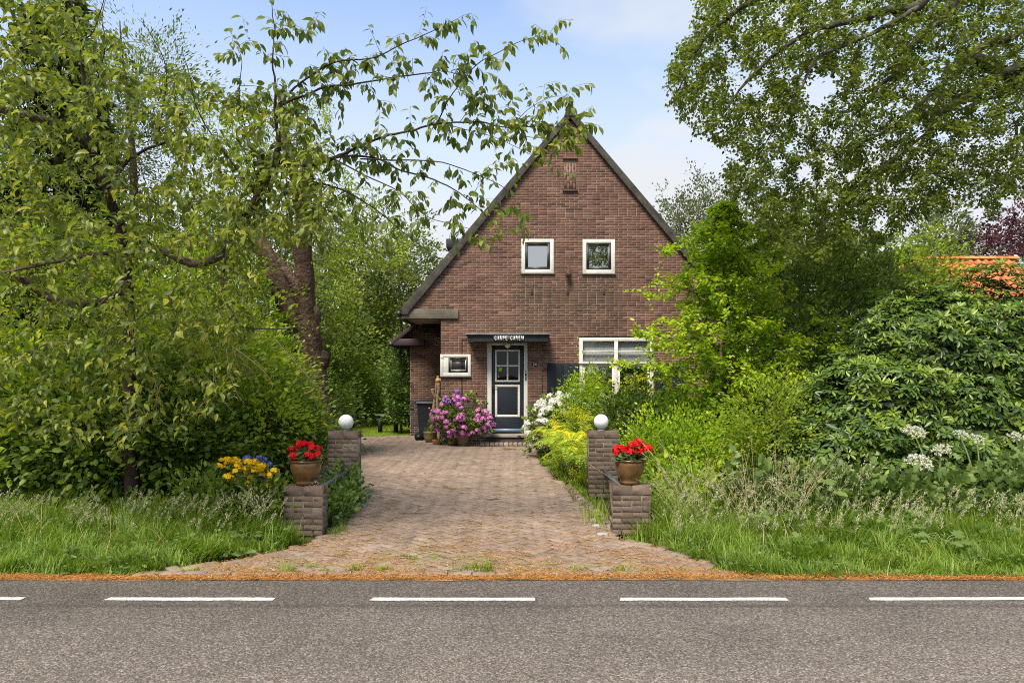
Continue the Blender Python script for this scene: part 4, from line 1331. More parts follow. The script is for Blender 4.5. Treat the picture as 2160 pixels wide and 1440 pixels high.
def place_heads(root, name, mat, meshes, pts, rng, smin=.8, smax=1.2, tilt=.35):
    out = []
    for p in pts:
        me = meshes[rng.integers(len(meshes))]
        s = rng.uniform(smin, smax)
        M = Matrix.Translation(Vector(p)) @ Matrix.Rotation(rng.uniform(0, 6.28), 4, 'Z') @ Matrix.Rotation(rng.normal() * tilt, 4, 'X') @ Matrix.Diagonal((s, s, s, 1))
        out.append(inst(name, me, root, M))
    return out


def head_meshes(name, mat, k, n, r, petal, seed, **kw):
    out = []
    for i in range(k):
        me = flower_ball(n, r, petal, seed + i, **kw).mesh(name); me.materials.append(MATS[mat]); out.append(me)
    return out


GER = head_meshes('red_flower_head', 'red_petal', 3, 26, .036, .026, 50, flat=.8)


def geranium(x, y, z, heads, lb, seed, yellow=False):
    rng = np.random.default_rng(seed)
    root = thing('geranium', lb, 'flowers', (x, y, z), 'red geraniums in the glazed pots')
    n = 150
    d = rand_dirs(n, rng); d[:, 2] = np.abs(d[:, 2])
    P = np.array([x, y, z]) + d * np.array([.15, .13, .12]) * rng.uniform(.55, 1.05, (n, 1))
    A = unit(d * np.array([1, 1, .1]) + rng.normal(size=(n, 3)) * .4); N = unit(d * .5 + np.array([0, -.25, .8]) + rng.normal(size=(n, 3)) * .25)
    MB().leaves(P, A, N, rng.uniform(.045, .075, n), rng.uniform(.055, .085, n), rng.uniform(0, 1, n), ROUND).build('foliage', 'geranium_leaf', root)
    pts = [np.array([x + a, y + b_, z + c]) for a, b_, c in heads]
    st = MB()
    for p in pts: st.tube(bezier(np.array([x, y, z - .02]), np.array([(x + p[0]) / 2, (y + p[1]) / 2, p[2] - .02]), p, 5), .0028, 4, .5)
    st.build('stem', 'stalk', root)
    place_heads(root, 'flower_head', 'red_petal', GER, pts, rng, .9, 1.25)
    if yellow:
        q = np.array([x + .15, y - .05, z + .04]) + rng.normal(size=(40, 3)) * np.array([.025, .03, .035])
        MB().leaves(q, rand_dirs(40, rng), rand_dirs(40, rng), .016, .012, rng.uniform(0, 1, 40), LEAF4).build('yellow_flower', 'yellow_petal', root)
    return root


glazed_pot(-2.25, 7.45, .546, 'brown glazed bowl pot next to the sunglasses on a brick pillar')
glazed_pot(1.292, 7.50, .546, 'brown glazed bowl pot on the brick pillar by tall grass')
geranium(-2.25, 7.45, .80, [(-.15, -.02, .13), (-.10, -.1, .06), (-.06, 0, .18), (-.01, -.06, .20), (.05, 0, .18), (.09, -.08, .155), (.13, .0, .14), (.06, -.13, .08), (.10, -.12, .065), (.14, -.06, .08), (-.14, .06, .1), (-.02, .08, .17)],
         'red geranium in the pot next to the sunglasses', 61, True)
geranium(1.292, 7.50, .80, [(-.16, -.04, .09), (-.10, 0, .14), (-.07, -.1, .13), (-.01, -.09, .10), (.01, 0, .15), (.06, -.08, .19), (.09, -.03, .20), (.09, -.1, .11), (.17, 0, .145), (.20, -.04, .13), (.05, .06, .17), (-.13, .06, .12)],
         'red geranium in the pot by the tall grass', 62)
sgl = thing('sunglasses', 'dark sunglasses lying on the low brick pillar', 'sunglasses', (-2.16, 7.385, .546))
fr = MB()
for s_ in (-1, 1):
    ln = MB(); ln.sphere((-2.16 + s_ * .036, 7.372, .566), .026, 12, 8, sc=(1, .22, .72)); ln.build('lens', 'lens_black', sgl, smooth=True)
    fr.tube([(-2.16 + s_ * .066, 7.372, .575), (-2.16 + s_ * .068, 7.43, .566), (-2.16 + s_ * .066, 7.49, .553)], .003, 5)
    fr.tube([(-2.16 + s_ * .036 + .03 * math.cos(t), 7.370, .567 + .022 * math.sin(t)) for t in np.linspace(0, 6.28, 13)], .003, 5)
fr.tube([(-2.172, 7.371, .572), (-2.16, 7.368, .577), (-2.148, 7.371, .572)], .003, 5); fr.build('frame', 'driftwood', sgl)

#@@YARD
# wheelie bin
bx, by = -2.20, 17.95
bn = thing('wheelie_bin', 'black wheelie bin with orange reflector in the corner by the house', 'bin', (bx, by, 0))
m = MB()
prof = [(.21, .06), (.215, .10), (.26, .93), (.275, .935), (.275, .97)]
V = []
for (hw, z) in prof: V += [(bx - hw, by - hw * 1.05, z), (bx + hw, by - hw * 1.05, z), (bx + hw, by + hw * 1.05, z), (bx - hw, by + hw * 1.05, z)]
fc = [(3, 2, 1, 0)] + [(i * 4 + j, i * 4 + (j + 1) % 4, i * 4 + 4 + (j + 1) % 4, i * 4 + 4 + j) for i in range(4) for j in range(4)] + [(16, 17, 18, 19)]
m.add(V, fc); m.build('body', 'bin_plastic', bn, bevel=.018)
m = MB(); m.add([(bx - .30, by - .33, .975), (bx + .30, by - .33, .975), (bx + .30, by + .31, .975), (bx - .30, by + .31, .975), (bx - .27, by - .29, 1.02), (bx + .27, by - .29, 1.02), (bx + .25, by + .28, 1.06), (bx - .25, by + .28, 1.06)],
                [(0, 3, 2, 1), (4, 5, 6, 7), (0, 1, 5, 4), (1, 2, 6, 5), (2, 3, 7, 6), (3, 0, 4, 7)]); m.build('lid', 'bin_plastic', bn, bevel=.014)
m = MB(); m.tube([(bx - .29, by - .1, 1.0), (bx - .36, by - .12, 1.01), (bx - .36, by + .12, 1.01), (bx - .29, by + .1, 1.0)], .017, 7); m.build('handle', 'bin_plastic', bn)
for s_ in (-.1, .26):
    m = MB(); pts = [(bx - .20, by - .26 + (0.52 if s_ > 0 else 0), .11)]
    yy = by - .30 if s_ < 0 else by + .26
    m.tube([(bx - .22, yy, .105), (bx - .22, yy + .055, .105)], .105, 18); w_ = m.build('wheel', 'rubber', bn)
    m = MB(); m.tube([(bx - .22, yy - .006, .105), (bx - .22, yy + .06, .105)], .05, 12); m.build('hub', 'bin_plastic', w_)
m = MB(); m.tube([(bx + .06, by - .276, .84), (bx + .06, by - .262, .84)], .024, 12); m.build('reflector', 'orange_reflector', bn)

dw = thing('driftwood', 'weathered branch with cut end leaning in the corner by the bin', 'branch', (-1.93, 17.25, 0))
rng = np.random.default_rng(77)
m = MB()
m.tube(smooth_path([(-2.06, 17.3, .0), (-2.02, 17.28, .6), (-1.95, 17.26, 1.1), (-1.90, 17.22, 1.5), (-1.86, 17.18, 1.68)]), np.linspace(.045, .03, 17), 8, .3)
m.tube(smooth_path([(-1.86, 17.2, .0), (-1.84, 17.2, .5), (-1.88, 17.18, 1.0), (-1.84, 17.15, 1.35), (-1.80, 17.12, 1.62)]), np.linspace(.05, .03, 17), 8, .8)
m.tube(smooth_path([(-1.93, 17.24, 1.1), (-1.99, 17.2, 1.25), (-2.00, 17.18, 1.36)]), np.linspace(.035, .045, 9), 7, .9)
m.tube(smooth_path([(-1.9, 17.2, 1.15), (-1.83, 17.12, 1.3), (-1.86, 17.1, 1.5)]), np.linspace(.028, .04, 9), 7, .6)
m.build('wood', 'driftwood', dw, smooth=True)
m = MB(); m.tube([(-1.86, 17.14, 1.575), (-1.86, 17.08, 1.56)], .06, 12); m.build('cut_end', 'cut_wood', dw)


def simple_pot(name, lb, x, y, prof, mat, group='pots at the foot of the house wall'):
    root = thing(name, lb, 'flower pot', (x, y, .012), group)
    m = MB(); m.lathe(prof, (x, y, .012), 20); m.build('pot', mat, root, smooth=True)
    s = MB(); zt = prof[-1][1]; s.lathe([(prof[-1][0] * .9, zt - .0), (.01, zt + .01)], (x, y, .012), 14); s.build('soil', 'soil', root)
    return root


def vase(r, h, k=.72):
    return [(r * k * .85, 0), (r * k, .02 * h), (r * .95, .55 * h), (r * .93, .86 * h), (r * .99, .9 * h), (r * 1.0, h), (r * .88, h * .99), (r * .86, .9 * h)]


simple_pot('plant_pot', 'olive glazed pot with small green plant by the bin', -2.07, 17.15, vase(.155, .27, .6), 'olive_pot')
simple_pot('plant_pot', 'shallow terracotta bowl with a seedling', -1.83, 16.62, vase(.12, .11, .6), 'terracotta')
simple_pot('plant_pot', 'dark brown pot beside the big hydrangea pot', -1.44, 16.45, vase(.13, .20, .75), 'brown_pot')
simple_pot('plant_pot', 'big round clay pot holding the pink hydrangea', -1.19, 16.42, vase(.19, .44, .66), 'clay_pot')
cl_ = MB()
rng = np.random.default_rng(5)
gx, gy = np.meshgrid(np.linspace(-1, 1, 12), np.linspace(0, 1, 12))
zz = .02 + .17 * np.exp(-(gx * 1.5) ** 2) * (1 - (gy - .35) ** 2) + .03 * np.sin(gx * 7 + gy * 3) + .02 * np.sin(gy * 11)
zz *= 1 - np.abs(gx) ** 4
V = np.stack([-1.66 + gx * .10, 16.42 + gy * .2, np.maximum(zz, .014)], -1).reshape(-1, 3)
cl_.add(V, [(i * 12 + j, i * 12 + j + 1, i * 12 + 13 + j, i * 12 + 12 + j) for i in range(11) for j in range(11)])
tag(cl_.build('cloth', 'green_cloth', smooth=True), 'crumpled green cloth lying between the flower pots', 'cloth', kind='thing')
for (lb, b_, n, s_, lf, mt) in (('small green plant growing in the olive pot', (-2.07, 17.15, .28), 60, .11, .07, 'hedge_leaf'), ('seedling growing in the terracotta bowl', (-1.83, 16.62, .12), 24, .06, .05, 'bright_leaf')):
    rng = np.random.default_rng(n)
    root = thing('potted_plant', lb, 'plant', b_, 'small plants in the wall pots')
    d = rand_dirs(n, rng); d[:, 2] = abs(d[:, 2]); P = np.array(b_) + d * np.array([s_, s_, s_ * 1.3]) * rng.uniform(.1, 1, (n, 1))
    MB().leaves(P, unit(d + np.array([0, 0, .4])), rand_dirs(n, rng), lf, lf * .35, rng.uniform(0, 1, n), LEAF4).build('foliage', mt, root)
    m = MB()
    for k in range(6): m.tube([b_, P[k]], .003, 4)
    m.build('stem', 'stalk', root)

# hydrangeas: foliage with every flower head its own part
PINK = head_meshes('flower_head', 'pink_petal', 4, 46, .073, .034, 70)
VIOL = head_meshes('flower_head', 'violet_petal', 2, 46, .075, .034, 80)
WHIT = head_meshes('flower_head', 'white_petal', 4, 46, .078, .036, 90)
BLUE = head_meshes('flower_head', 'blue_petal', 3, 42, .068, .032, 95)


def hydrangea(name, lb, base, ells, leaf_n, heads, meshes, seed, leaf=.10, mat='hedge_leaf', front=True, zlo=.2, smin=.75, smax=1.2, extra=None):
    rng = np.random.default_rng(seed)
    root = thing(name, lb, 'flowers', base)
    C, D = shell_points(ells, leaf_n, rng, lo=.5, zmin=.1, rough=.1)
    P, A, N = clump_leaves(C, D, 5, .05, rng, .2, .7)
    MB().leaves(P, A, N, leaf * rng.uniform(.6, 1.2, len(P)), leaf * .6, np.clip(rng.normal(.45, .25, len(P)), 0, 1), LEAF6).build('foliage', mat, root)
    H, HD_ = shell_points(ells, 6000, rng, lo=.94, hi=1.04, zmin=zlo, rough=.08)
    ok = (HD_[:, 1] < .25) | (HD_[:, 2] > .5) if front else HD_[:, 2] > -.9
    H = H[ok]
    sel = []
    for p in H:
        if all(np.linalg.norm(p - q) > .095 for q in sel): sel.append(p)
        if len(sel) >= heads: break
    place_heads(root, 'flower_head', None, meshes, sel, rng, smin, smax, .6)
    if extra:
        place_heads(root, 'flower_head', None, extra[0], [np.array(p) for p in extra[1]], rng, .9, 1.2)
        sel += [np.array(p) for p in extra[1]]
    st = MB(); b0 = np.array(base)
    for p in sel:
        m_ = np.array([b0[0] * .5 + p[0] * .5, b0[1] * .5 + p[1] * .5, b0[2] * .3 + p[2] * .7])
        st.tube(bezier(b0, m_, p, 5), np.linspace(.008, .004, 5), 4, .3)
    st.build('stem', 'stalk', root)
    return root


hydrangea('pink_hydrangea', 'pink hydrangea bush in a clay pot beside the door', (-1.19, 16.42, .42), [((-1.28, 16.38, .78), (.60, .40, .42)), ((-1.05, 16.36, .60), (.55, .38, .34)), ((-1.42, 16.38, .55), (.40, .35, .34))],
          230, 66, PINK, 101, smin=.75, smax=1.15, extra=(VIOL, [(-1.30, 16.28, 1.30), (-1.52, 16.2, 1.13), (-1.44, 16.15, 1.07), (-1.60, 16.15, 1.08), (-1.24, 16.2, 1.12)]))
hydrangea('white_hydrangea', 'white hydrangea bush beside the door steps', (.80, 14.4, 0), [((.68, 14.3, .62), (.38, .5, .54)), ((.98, 14.4, .88), (.45, .5, .42))], 200, 64, WHIT, 102, smin=.9, smax=1.25)
hydrangea('white_hydrangea', 'white hydrangea showing behind the leafy shrub under the window', (1.75, 15.3, 0), [((1.55, 15.3, .95), (.40, .4, .50)), ((2.1, 15.3, .80), (.5, .4, .45))], 200, 24, WHIT, 103, smin=.6, smax=1.0)
hydrangea('blue_hydrangea', 'pale blue hydrangea under the dark shutter', (3.1, 14.6, 0), [((3.1, 14.5, .85), (.45, .4, .45))], 120, 10, BLUE, 104, smin=.6, smax=.9)

#@@FARTREES
def far_tree(lb, px, ptop, pbot, d, rad, mat, seed, clumps=420, per=34, leaf=.16, name='tree', lo=.35, spread=.20, trunk_r=.16, tone=(.5, .22), tm=LEAF4, ratio=.62, group='trees behind the house', cat='tree'):
    c = W(px, ptop, d); zt = c[2]; zb = max(W(px, pbot, d)[2], .4)
    h = zt - zb
    ells = [((c[0], d, zb + h * .45), (rad, rad * .9, h * .47)), ((c[0] + rad * .25, d, zb + h * .70), (rad * .62, rad * .6, h * .30)), ((c[0] - rad * .35, d - .3, zb + h * .55), (rad * .62, rad * .6, h * .34))]
    return crown_tree(name, lb, cat, (c[0], d, -.03), [(c[0] + .1, d, zb + h * .2), (c[0] - .1, d, zb + h * .75)], trunk_r, ells, clumps, per, leaf, ratio, mat, seed, spread, tm, group=group, lo=lo, tone=tone)


far_tree('tall grey-green tree between the old trunk and the house eave', 760, 455, 840, 27, 2.6, 'far_leaf', 201, 420, 34)
far_tree('broad green tree touching the left eave of the house', 845, 470, 850, 30, 1.9, 'far_leaf', 202, 420, 30, leaf=.15)
far_tree('pale tree showing through the gap behind the old trunk', 690, 440, 800, 33, 3.2, 'grey_leaf', 203, 360, 30)
far_tree('dark tree low behind the old trunk', 640, 600, 880, 22, 2.2, 'hedge_leaf', 204, 360, 32, leaf=.13, lo=.3)
far_tree('dense dark tree beside the brick side wing', 765, 620, 895, 27.0, 1.7, 'hedge_leaf', 206, 340, 32, leaf=.12)
far_tree('yellow-green tree behind the cherry at the left', 470, 420, 800, 19, 2.6, 'far_leaf', 207, 420, 34, leaf=.12, lo=.5)
far_tree('tree with fine hanging leaves behind the cherry top', 275, 60, 520, 16.5, 1.9, 'far_leaf', 208, 380, 34, leaf=.11, ratio=.3, lo=.3, spread=.24)
far_tree('dark broad tree at the far left edge', 60, 300, 830, 17, 2.6, 'bright_leaf', 209, 420, 34, leaf=.12)
far_tree('leafy tree behind the middle of the left hedge', 330, 600, 880, 15, 2.2, 'bright_leaf', 210, 340, 34, leaf=.11)
far_tree('birch with fine grey-green leaves beside the right gable slope', 1455, 395, 760, 27, 1.9, 'grey_leaf', 211, 420, 36, leaf=.11, lo=.3, spread=.2)
far_tree('grey-green birch standing behind the hornbeam top', 1560, 380, 800, 25, 2.2, 'grey_leaf', 212, 420, 34, leaf=.11, lo=.3)
far_tree('olive green tree right of the hornbeam top', 1690, 420, 830, 21, 2.3, 'far_leaf', 213, 300, 30, leaf=.17, lo=.35)
far_tree('open branched tree behind the dark spreading shrub', 1840, 470, 800, 20, 1.9, 'bright_leaf', 214, 200, 24, leaf=.14, lo=.3, spread=.18)
far_tree('airy tree in front of the orange tiled roof', 1940, 490, 720, 19, 1.25, 'bright_leaf', 215, 180, 24, leaf=.12, lo=.3, spread=.16)
far_tree('small blue-green tree against white cloud', 1985, 432, 640, 33, 1.7, 'grey_leaf', 216, 160, 30, leaf=.16, lo=.4)
far_tree('copper beech with purple leaves behind the orange roof', 2110, 440, 700, 34, 2.6, 'copper_leaf', 217, 300, 32, leaf=.16, lo=.4)
far_tree('second purple tree at the right picture edge', 2235, 350, 700, 36, 3.2, 'copper_leaf', 218, 300, 30, leaf=.17, lo=.4)
# shrubs on the far side of the yard
for (lb, px, py, d, r, mt, sd_) in (('bright shrub at the edge of the lawn', 760, 850, 23.5, (1.1, .8, .85), 'hedge_leaf', 221), ('rounded green shrub behind the bench', 820, 862, 25.5, (.85, .8, .75), 'hedge_leaf', 222),
                                    ('tall dark shrub left of the lawn', 680, 800, 21.8, (1.2, .9, 1.4), 'hedge_leaf', 223), ('leafy shrub at the foot of the old trunk', 650, 850, 15.0, (.9, .8, .95), 'hedge_leaf', 224),
                                    ('light green shrub in the far lawn gap', 862, 815, 33, (1.6, 1.0, 1.1), 'yellow_leaf', 225),  # leaf colour lightened to carry the sunlit look of the gap
                                    ('yellowish shrub between old trunk and lawn', 738, 815, 22.6, (.6, .5, 1.1), 'bright_leaf', 226)):
    c = W(px, py, d)
    bush('garden_shrub', lb, 'shrub', (c[0], d, -.02), [((c[0], d, max(c[2], r[2] * .75)), r), ((c[0] + r[0] * .4, d - .2, max(c[2], r[2] * .75) - r[2] * .2), tuple(np.array(r) * .7))], 260, 26, .085, .55, mt, sd_, spread=.12, group='shrubs round the lawn', stems=6)
# a wood closing the view all round behind the garden
rng = np.random.default_rng(300)
wb = MB()
n_ = 900
ang = rng.uniform(-1.15, 1.15, n_); dist = rng.uniform(42, 60, n_)
C = np.stack([np.sin(ang) * dist, np.cos(ang) * dist, rng.uniform(.3, 1, n_) ** 1.0 * rng.uniform(1.0, 6.5, n_)], 1)
P, A, N = clump_leaves(C, unit(C * [-1, -1, 0] + [0, 0, 12]), 55, .9, rng)
wb.leaves(P, A, N, .38, .26, np.repeat(np.clip(rng.normal(.45, .22, n_), 0, 1), 55), LEAF4)
for k in range(160):
    a_, q = rng.uniform(-1.15, 1.15), rng.uniform(44, 58)
    wb.tube([(math.sin(a_) * q, math.cos(a_) * q, -.1), (math.sin(a_) * q + rng.normal() * .4, math.cos(a_) * q, rng.uniform(4, 7))], [.16, .05], 5, .0)
tag(wb.build('far_wood', 'far_leaf'), 'far-off green wood closing the view beyond the gardens', 'wood', kind='stuff')
# the tree across the road that the right gable window mirrors
crown_tree('tree', 'dark roadside tree mirrored in the right gable window', 'tree', (7.6, -13, -.03), [(7.5, -13, 4), (7.7, -13, 10)], .3, [((7.6, -13, 9.5), (3.6, 3.2, 4.6))], 420, 30, .2, .6, 'far_leaf', 320, .35, group='trees across the road')

# neighbour's house with orange pantiles
ND = 24.0
nb = thing('neighbour_house', 'neighbouring house with orange pantile roof and white verge board', 'house', (17.5, ND + 3, 0))
rx0, rx1, rz, pitch = 15.0, 19.95, 6.28, math.radians(47)
TW, TH = 0.30, 0.36
pm = []
for v in range(4):
    m = MB()
    u = np.linspace(0, 1, 9); hgt = .035 * np.sin(u * 2 * math.pi) + .012
    V = np.concatenate([np.stack([u * TW * 1.04, np.full(9, 0), hgt + .02], 1), np.stack([u * TW * 1.04, np.full(9, TH * 1.12), hgt - .012], 1), np.stack([u * TW * 1.04, np.full(9, 0), hgt - .004], 1)])
    m.add(V, [(i, i + 1, i + 10, i + 9) for i in range(8)] + [(18 + i, 19 + i, i + 1, i) for i in range(8)], .15 + .23 * v)
    me = m.mesh('roof_tile'); me.materials.append(MATS['orange_tile']); me.polygons.foreach_set('use_smooth', np.ones(len(me.polygons), bool)); pm.append(me)
nrow = 14
for i in range(int((rx1 - rx0) / TW)):
    for k in range(nrow):
        s_ = (k + 1) * TH
        M = Matrix.Translation((rx0 + i * TW, ND + 3 - s_ * math.cos(pitch), rz - .02 - s_ * math.sin(pitch))) @ Matrix.Rotation(pitch + R.gauss(0, .012), 4, 'X') @ Matrix.Rotation(R.gauss(0, .01), 4, 'Z')
        inst('roof_tile', pm[R.randrange(4)], nb, M)
for i in range(13):
    m = MB(); x = rx0 + i * .38
    th = np.linspace(0, math.pi, 7)
    V = [(x, ND + 3 + .14 * math.cos(t), rz - .03 + .13 * math.sin(t)) for t in th] + [(x + .40, ND + 3 + .125 * math.cos(t), rz - .03 + .115 * math.sin(t)) for t in th]
    m.add(V, [(j, j + 1, j + 8, j + 7) for j in range(6)], R.random()); m.build('ridge_tile', 'orange_tile', nb, smooth=True)
s_ = nrow * TH
m = MB(); e0 = (ND + 3, rz); e1 = (ND + 3 - s_ * math.cos(pitch), rz - s_ * math.sin(pitch))
m.prism_yz([(e0[0] + .1, e0[1] + .16), (e0[0] + .1, e0[1] - .2), (e1[0], e1[1] - .12), (e1[0], e1[1] + .14)], rx1 - .02, rx1 + .10); m.build('verge_board', 'white_board', nb)
m = MB(); m.quad((rx0, e1[0], e1[1] - .06), (rx1, e1[0], e1[1] - .06), (rx1, e0[0], e0[1] - .08), (rx0, e0[0], e0[1] - .08)); m.quad((rx0, ND + 3, rz - .05), (rx1, ND + 3, rz - .05), (rx1, ND + 6.5, 2.2), (rx0, ND + 6.5, 2.2)); m.build('roof_deck', 'dark_timber', nb)
m = MB(); m.box(rx0 + .1, rx1 - .1, e1[0] + .3, ND + 6, 0, e1[1] + .2); m.build('wall', 'plinth_brick', nb)

# bench at the edge of the lawn
bp_ = G(822, 905)
bq = thing('garden_bench', 'grey wooden garden bench at the edge of the lawn', 'bench', (-3.6, 20.1, 0))
for k in range(3):
    m = MB(); m.cbox(-4.0, -3.28, 19.95 + k * .11, 20.045 + k * .11, .50, .54, .006); m.build('slat', 'bench_wood', bq)
for x in (-3.88, -3.42):
    m = MB(); m.box(x - .05, x + .05, 20.0, 20.2, -.02, .50); m.build('leg', 'dark_timber', bq)

#@@OLDTREE
ot = thing('old_tree', 'old gnarled tree with forked reddish-brown trunk beyond the driveway', 'tree', tuple(W(668, 905, 13.0) * [1, 1, 0]))
OD = 13.0
tb = MB()
tp = smooth_path([W(672, 935, OD), W(664, 850, OD), W(655, 780, OD), W(648, 720, OD), W(645, 650, OD), W(640, 560, OD), W(641, 480, OD), W(632, 410, OD), W(615, 350, OD + .2), W(600, 280, OD + .3), W(590, 200, OD + .4)])
tb.tube(tp, np.interp(np.linspace(0, 1, len(tp)), [0, .1, .3, .42, .55, 1], [.36, .30, .27, .20, .165, .05]), 12, .4)
l1 = smooth_path([W(652, 740, OD - .02), W(628, 690, OD - .1), W(600, 630, OD - .2), W(578, 575, OD - .2), W(556, 530, OD - .1), W(546, 500, OD)])
tb.tube(l1, np.interp(np.linspace(0, 1, len(l1)), [0, .5, .85, 1], [.20, .19, .15, .09]), 11, .6)
l2 = smooth_path([W(640, 640, OD), W(625, 605, OD - .1), W(600, 570, OD - .15), W(585, 548, OD - .2)])
tb.tube(l2, np.linspace(.11, .10, len(l2)), 9, 1.0)
# burrs
rng = np.random.default_rng(17)
for (px, py, r) in ((672, 665, .13), (690, 760, .13), (650, 800, .16), (632, 700, .12)):
    tb.sphere(W(px - 8, py, OD), r, 8, 6, rng.uniform(), (1, .9, 1.5))
# furrow the wood
for i, v in enumerate(tb.v):
    a = np.sin(v[:, 2] * 9 + v[:, 0] * 23) * .012 + np.sin(v[:, 0] * 61 + v[:, 2] * 4) * .012 + np.sin(v[:, 2] * 31) * .005
    v[:, 0] += a; v[:, 1] += np.roll(a, 2)
tb.build('trunk', 'old_bark', ot, smooth=True)
rng = np.random.default_rng(18)
bb = MB()
T = []
while len(T) < 620:
    p = W(rng.uniform(380, 860), rng.uniform(200, 640), rng.uniform(11.6, 15))
    ppx = CX + p[0] * F / p[1]; ppy = HY - (p[2] - CH) * F / p[1]
    if ppx > 700 and ppy < 330 + (ppx - 700) * .8: continue
    if ppy > 560 and (ppx < 500 or ppx > 760): continue
    if ppy > 490 and 540 < ppx < 690: continue
    T.append(p)
tw = grow(bb, list(tp[20:]) + list(l1[8:]), [.06] * (len(tp) - 20 + len(l1) - 8), np.array(T), rng, arch=.1, rtip=.004, rgain=.016)
bb.build('branch', 'old_bark', ot)
P, A, N = twig_leaves(tw, rng, .024, .15, .55, .4, .7, .35, 0, 16)
P = P + rng.normal(size=P.shape) * .05
MB().leaves(P, A, N, .085 * rng.uniform(.6, 1.25, len(P)), .034, np.clip(rng.normal(.55, .25, len(P)), 0, 1), LEAF4).build('crown', 'bright_leaf', ot)

# conifers at the left
def conifer(lb, x, y, h, r, z0, n, mat, seed, droop, leaf, name='conifer', cat='conifer'):
    rng = np.random.default_rng(seed)
    root = thing(name, lb, cat, (x, y, -.03), 'conifers behind the cherry')
    m = MB(); m.tube([(x, y, -.05), (x + .05, y, h * .5), (x, y, h)], [r * .09, r * .06, .02], 8, .3); m.build('trunk', 'bark', root)
    bb = MB(); PP, AA, TT = [], [], []
    for k in range(n):
        z = z0 + (h - z0) * rng.uniform() ** 1.15; rr = r * (1 - (z - z0) / (h - z0)) ** .8 * rng.uniform(.75, 1.1) + .1
        a = rng.uniform(0, 6.283)
        e = np.array([x + math.cos(a) * rr, y + math.sin(a) * rr, z - droop * rr * rng.uniform(.4, 1.1)])
        s = np.array([x, y, z]); mid = (s + e) / 2 + np.array([0, 0, .12 * rr])
        p = bezier(s, mid, e, 7); bb.tube(p, np.linspace(.022, .005, 7), 4, rng.uniform(), cap=False)
        kk = int(16 + rr * 26)
        t = rng.uniform(.25, 1, kk); q = np.stack([np.interp(t, np.linspace(0, 1, 7), p[:, i]) for i in range(3)], 1)
        d = unit(e - s); lat = rng.normal(size=(kk, 3)) * .5
        PP.append(q); AA.append(unit(d * .6 + lat + np.array([0, 0, -.75 * (droop + .3)]))); TT.append(np.full(kk, np.clip(rng.normal(.5, .25), 0, 1)))
    P = np.vstack(PP); A = np.vstack(AA); T_ = np.concatenate(TT)
    P = np.repeat(P, 3, 0) + rng.normal(size=(len(P) * 3, 3)) * .06; A = unit(np.repeat(A, 3, 0) + rng.normal(size=(len(P), 3)) * .35)
    bb.build('branch', 'bark', root)
    MB().leaves(P, A, rand_dirs(len(P), rng), leaf * rng.uniform(.6, 1.3, len(P)), leaf * .22, np.clip(np.repeat(T_, 3) + rng.normal(size=len(P)) * .15, 0, 1), BLADE).build('crown', mat, root)


conifer('tall dark conifer rising behind the cherry at the left', W(120, 0, 14)[0], 14, 10.5, 2.0, 1.2, 330, 'conifer_leaf', 401, .5, .24)
conifer('second tall conifer at the left picture edge', W(-130, 0, 13)[0], 13, 9.5, 2.0, .6, 300, 'conifer_leaf', 402, .5, .24)
conifer('yellow-green drooping cypress behind the hedge', W(55, 0, 10.8)[0], 10.8, 3.9, 1.25, .3, 240, 'thuja_leaf', 403, .55, .17, 'cypress')

#@@HEDGE
def hedge(lb, px, py, d, r, mat, seed, clumps=330, per=30, leaf=.075, extra=(), tone=(.45, .22), spread=.11, ratio=.58, name='hedge_shrub', group='shrubs of the hedge along the verge', **kw):
    c = W(px, py, d); c[2] = max(c[2], r[2] * .7)
    e = [(tuple(c), r)] + [((c[0] + a, d + b_, c[2] + z), rr) for a, b_, z, rr in extra]
    return bush(name, lb, 'shrub', (c[0], d, -.02), e, clumps, per, leaf, ratio, mat, seed, spread=spread, tone=tone, group=group, tm=LEAF6 if d < 9 else LEAF4, **kw)


hedge('bushy hedge shrub at the left picture edge', 20, 880, 8.9, (1.0, .8, .95), 'bright_leaf', 411, 400,  22, .10, extra=[(.5, -.2, -.25, (.8, .6, .65))])
hedge('hedge shrub beyond the left picture edge', -260, 880, 9.0, (1.1, .8, 1.0), 'hedge_leaf', 420, 260, 22, .10)
hedge('dark hedge shrub under the cherry with hanging twigs', 190, 890, 8.8, (1.0, .8, .90), 'hedge_leaf', 412, 400, 22, .10, extra=[(.3, -.25, -.3, (.9, .6, .6))])
hedge('dense dark green shrub at the cherry foot', 340, 900, 8.9, (.85, .8, .85), 'hedge_leaf', 413, 380, 22, .10, tone=(.45, .22), extra=[(.2, -.2, -.3, (.8, .6, .55))])
hedge('bright-tipped shrub in the middle of the hedge', 455, 810, 9.8, (1.05, .9, 1.25), 'bright_leaf', 414, 460, 24, .085, tone=(.5, .22), extra=[(.2, -.3, -.6, (1.0, .8, .7))])
hedge('yellow-green shrub in front of the old trunk', 535, 835, 11.2, (.95, .9, 1.0), 'bright_leaf', 415, 460, leaf=.065, extra=[(-.25, -.2, .25, (.7, .7, .85))])
hedge('glossy shrub beside the ivy pillar', 575, 930, 10.3, (.72, .8, .85), 'hedge_leaf', 416, 420, tone=(.5, .22), leaf=.085, extra=[(.12, -.1, -.2, (.6, .6, .6))])
hedge('tall shrub behind the left part of the hedge', 110, 700, 10.4, (1.1, .8, 1.5), 'bright_leaf', 417, 420, tone=(.5, .2))
hedge('leafy shrub behind the cherry stem', 290, 730, 10.6, (1.2, .9, 1.5), 'bright_leaf', 418, 460, tone=(.5, .22))
hedge('pale leafy shrub rising between cherry and old trunk', 455, 690, 12.4, (1.2, .9, 1.6), 'bright_leaf', 419, 420, tone=(.4, .2))

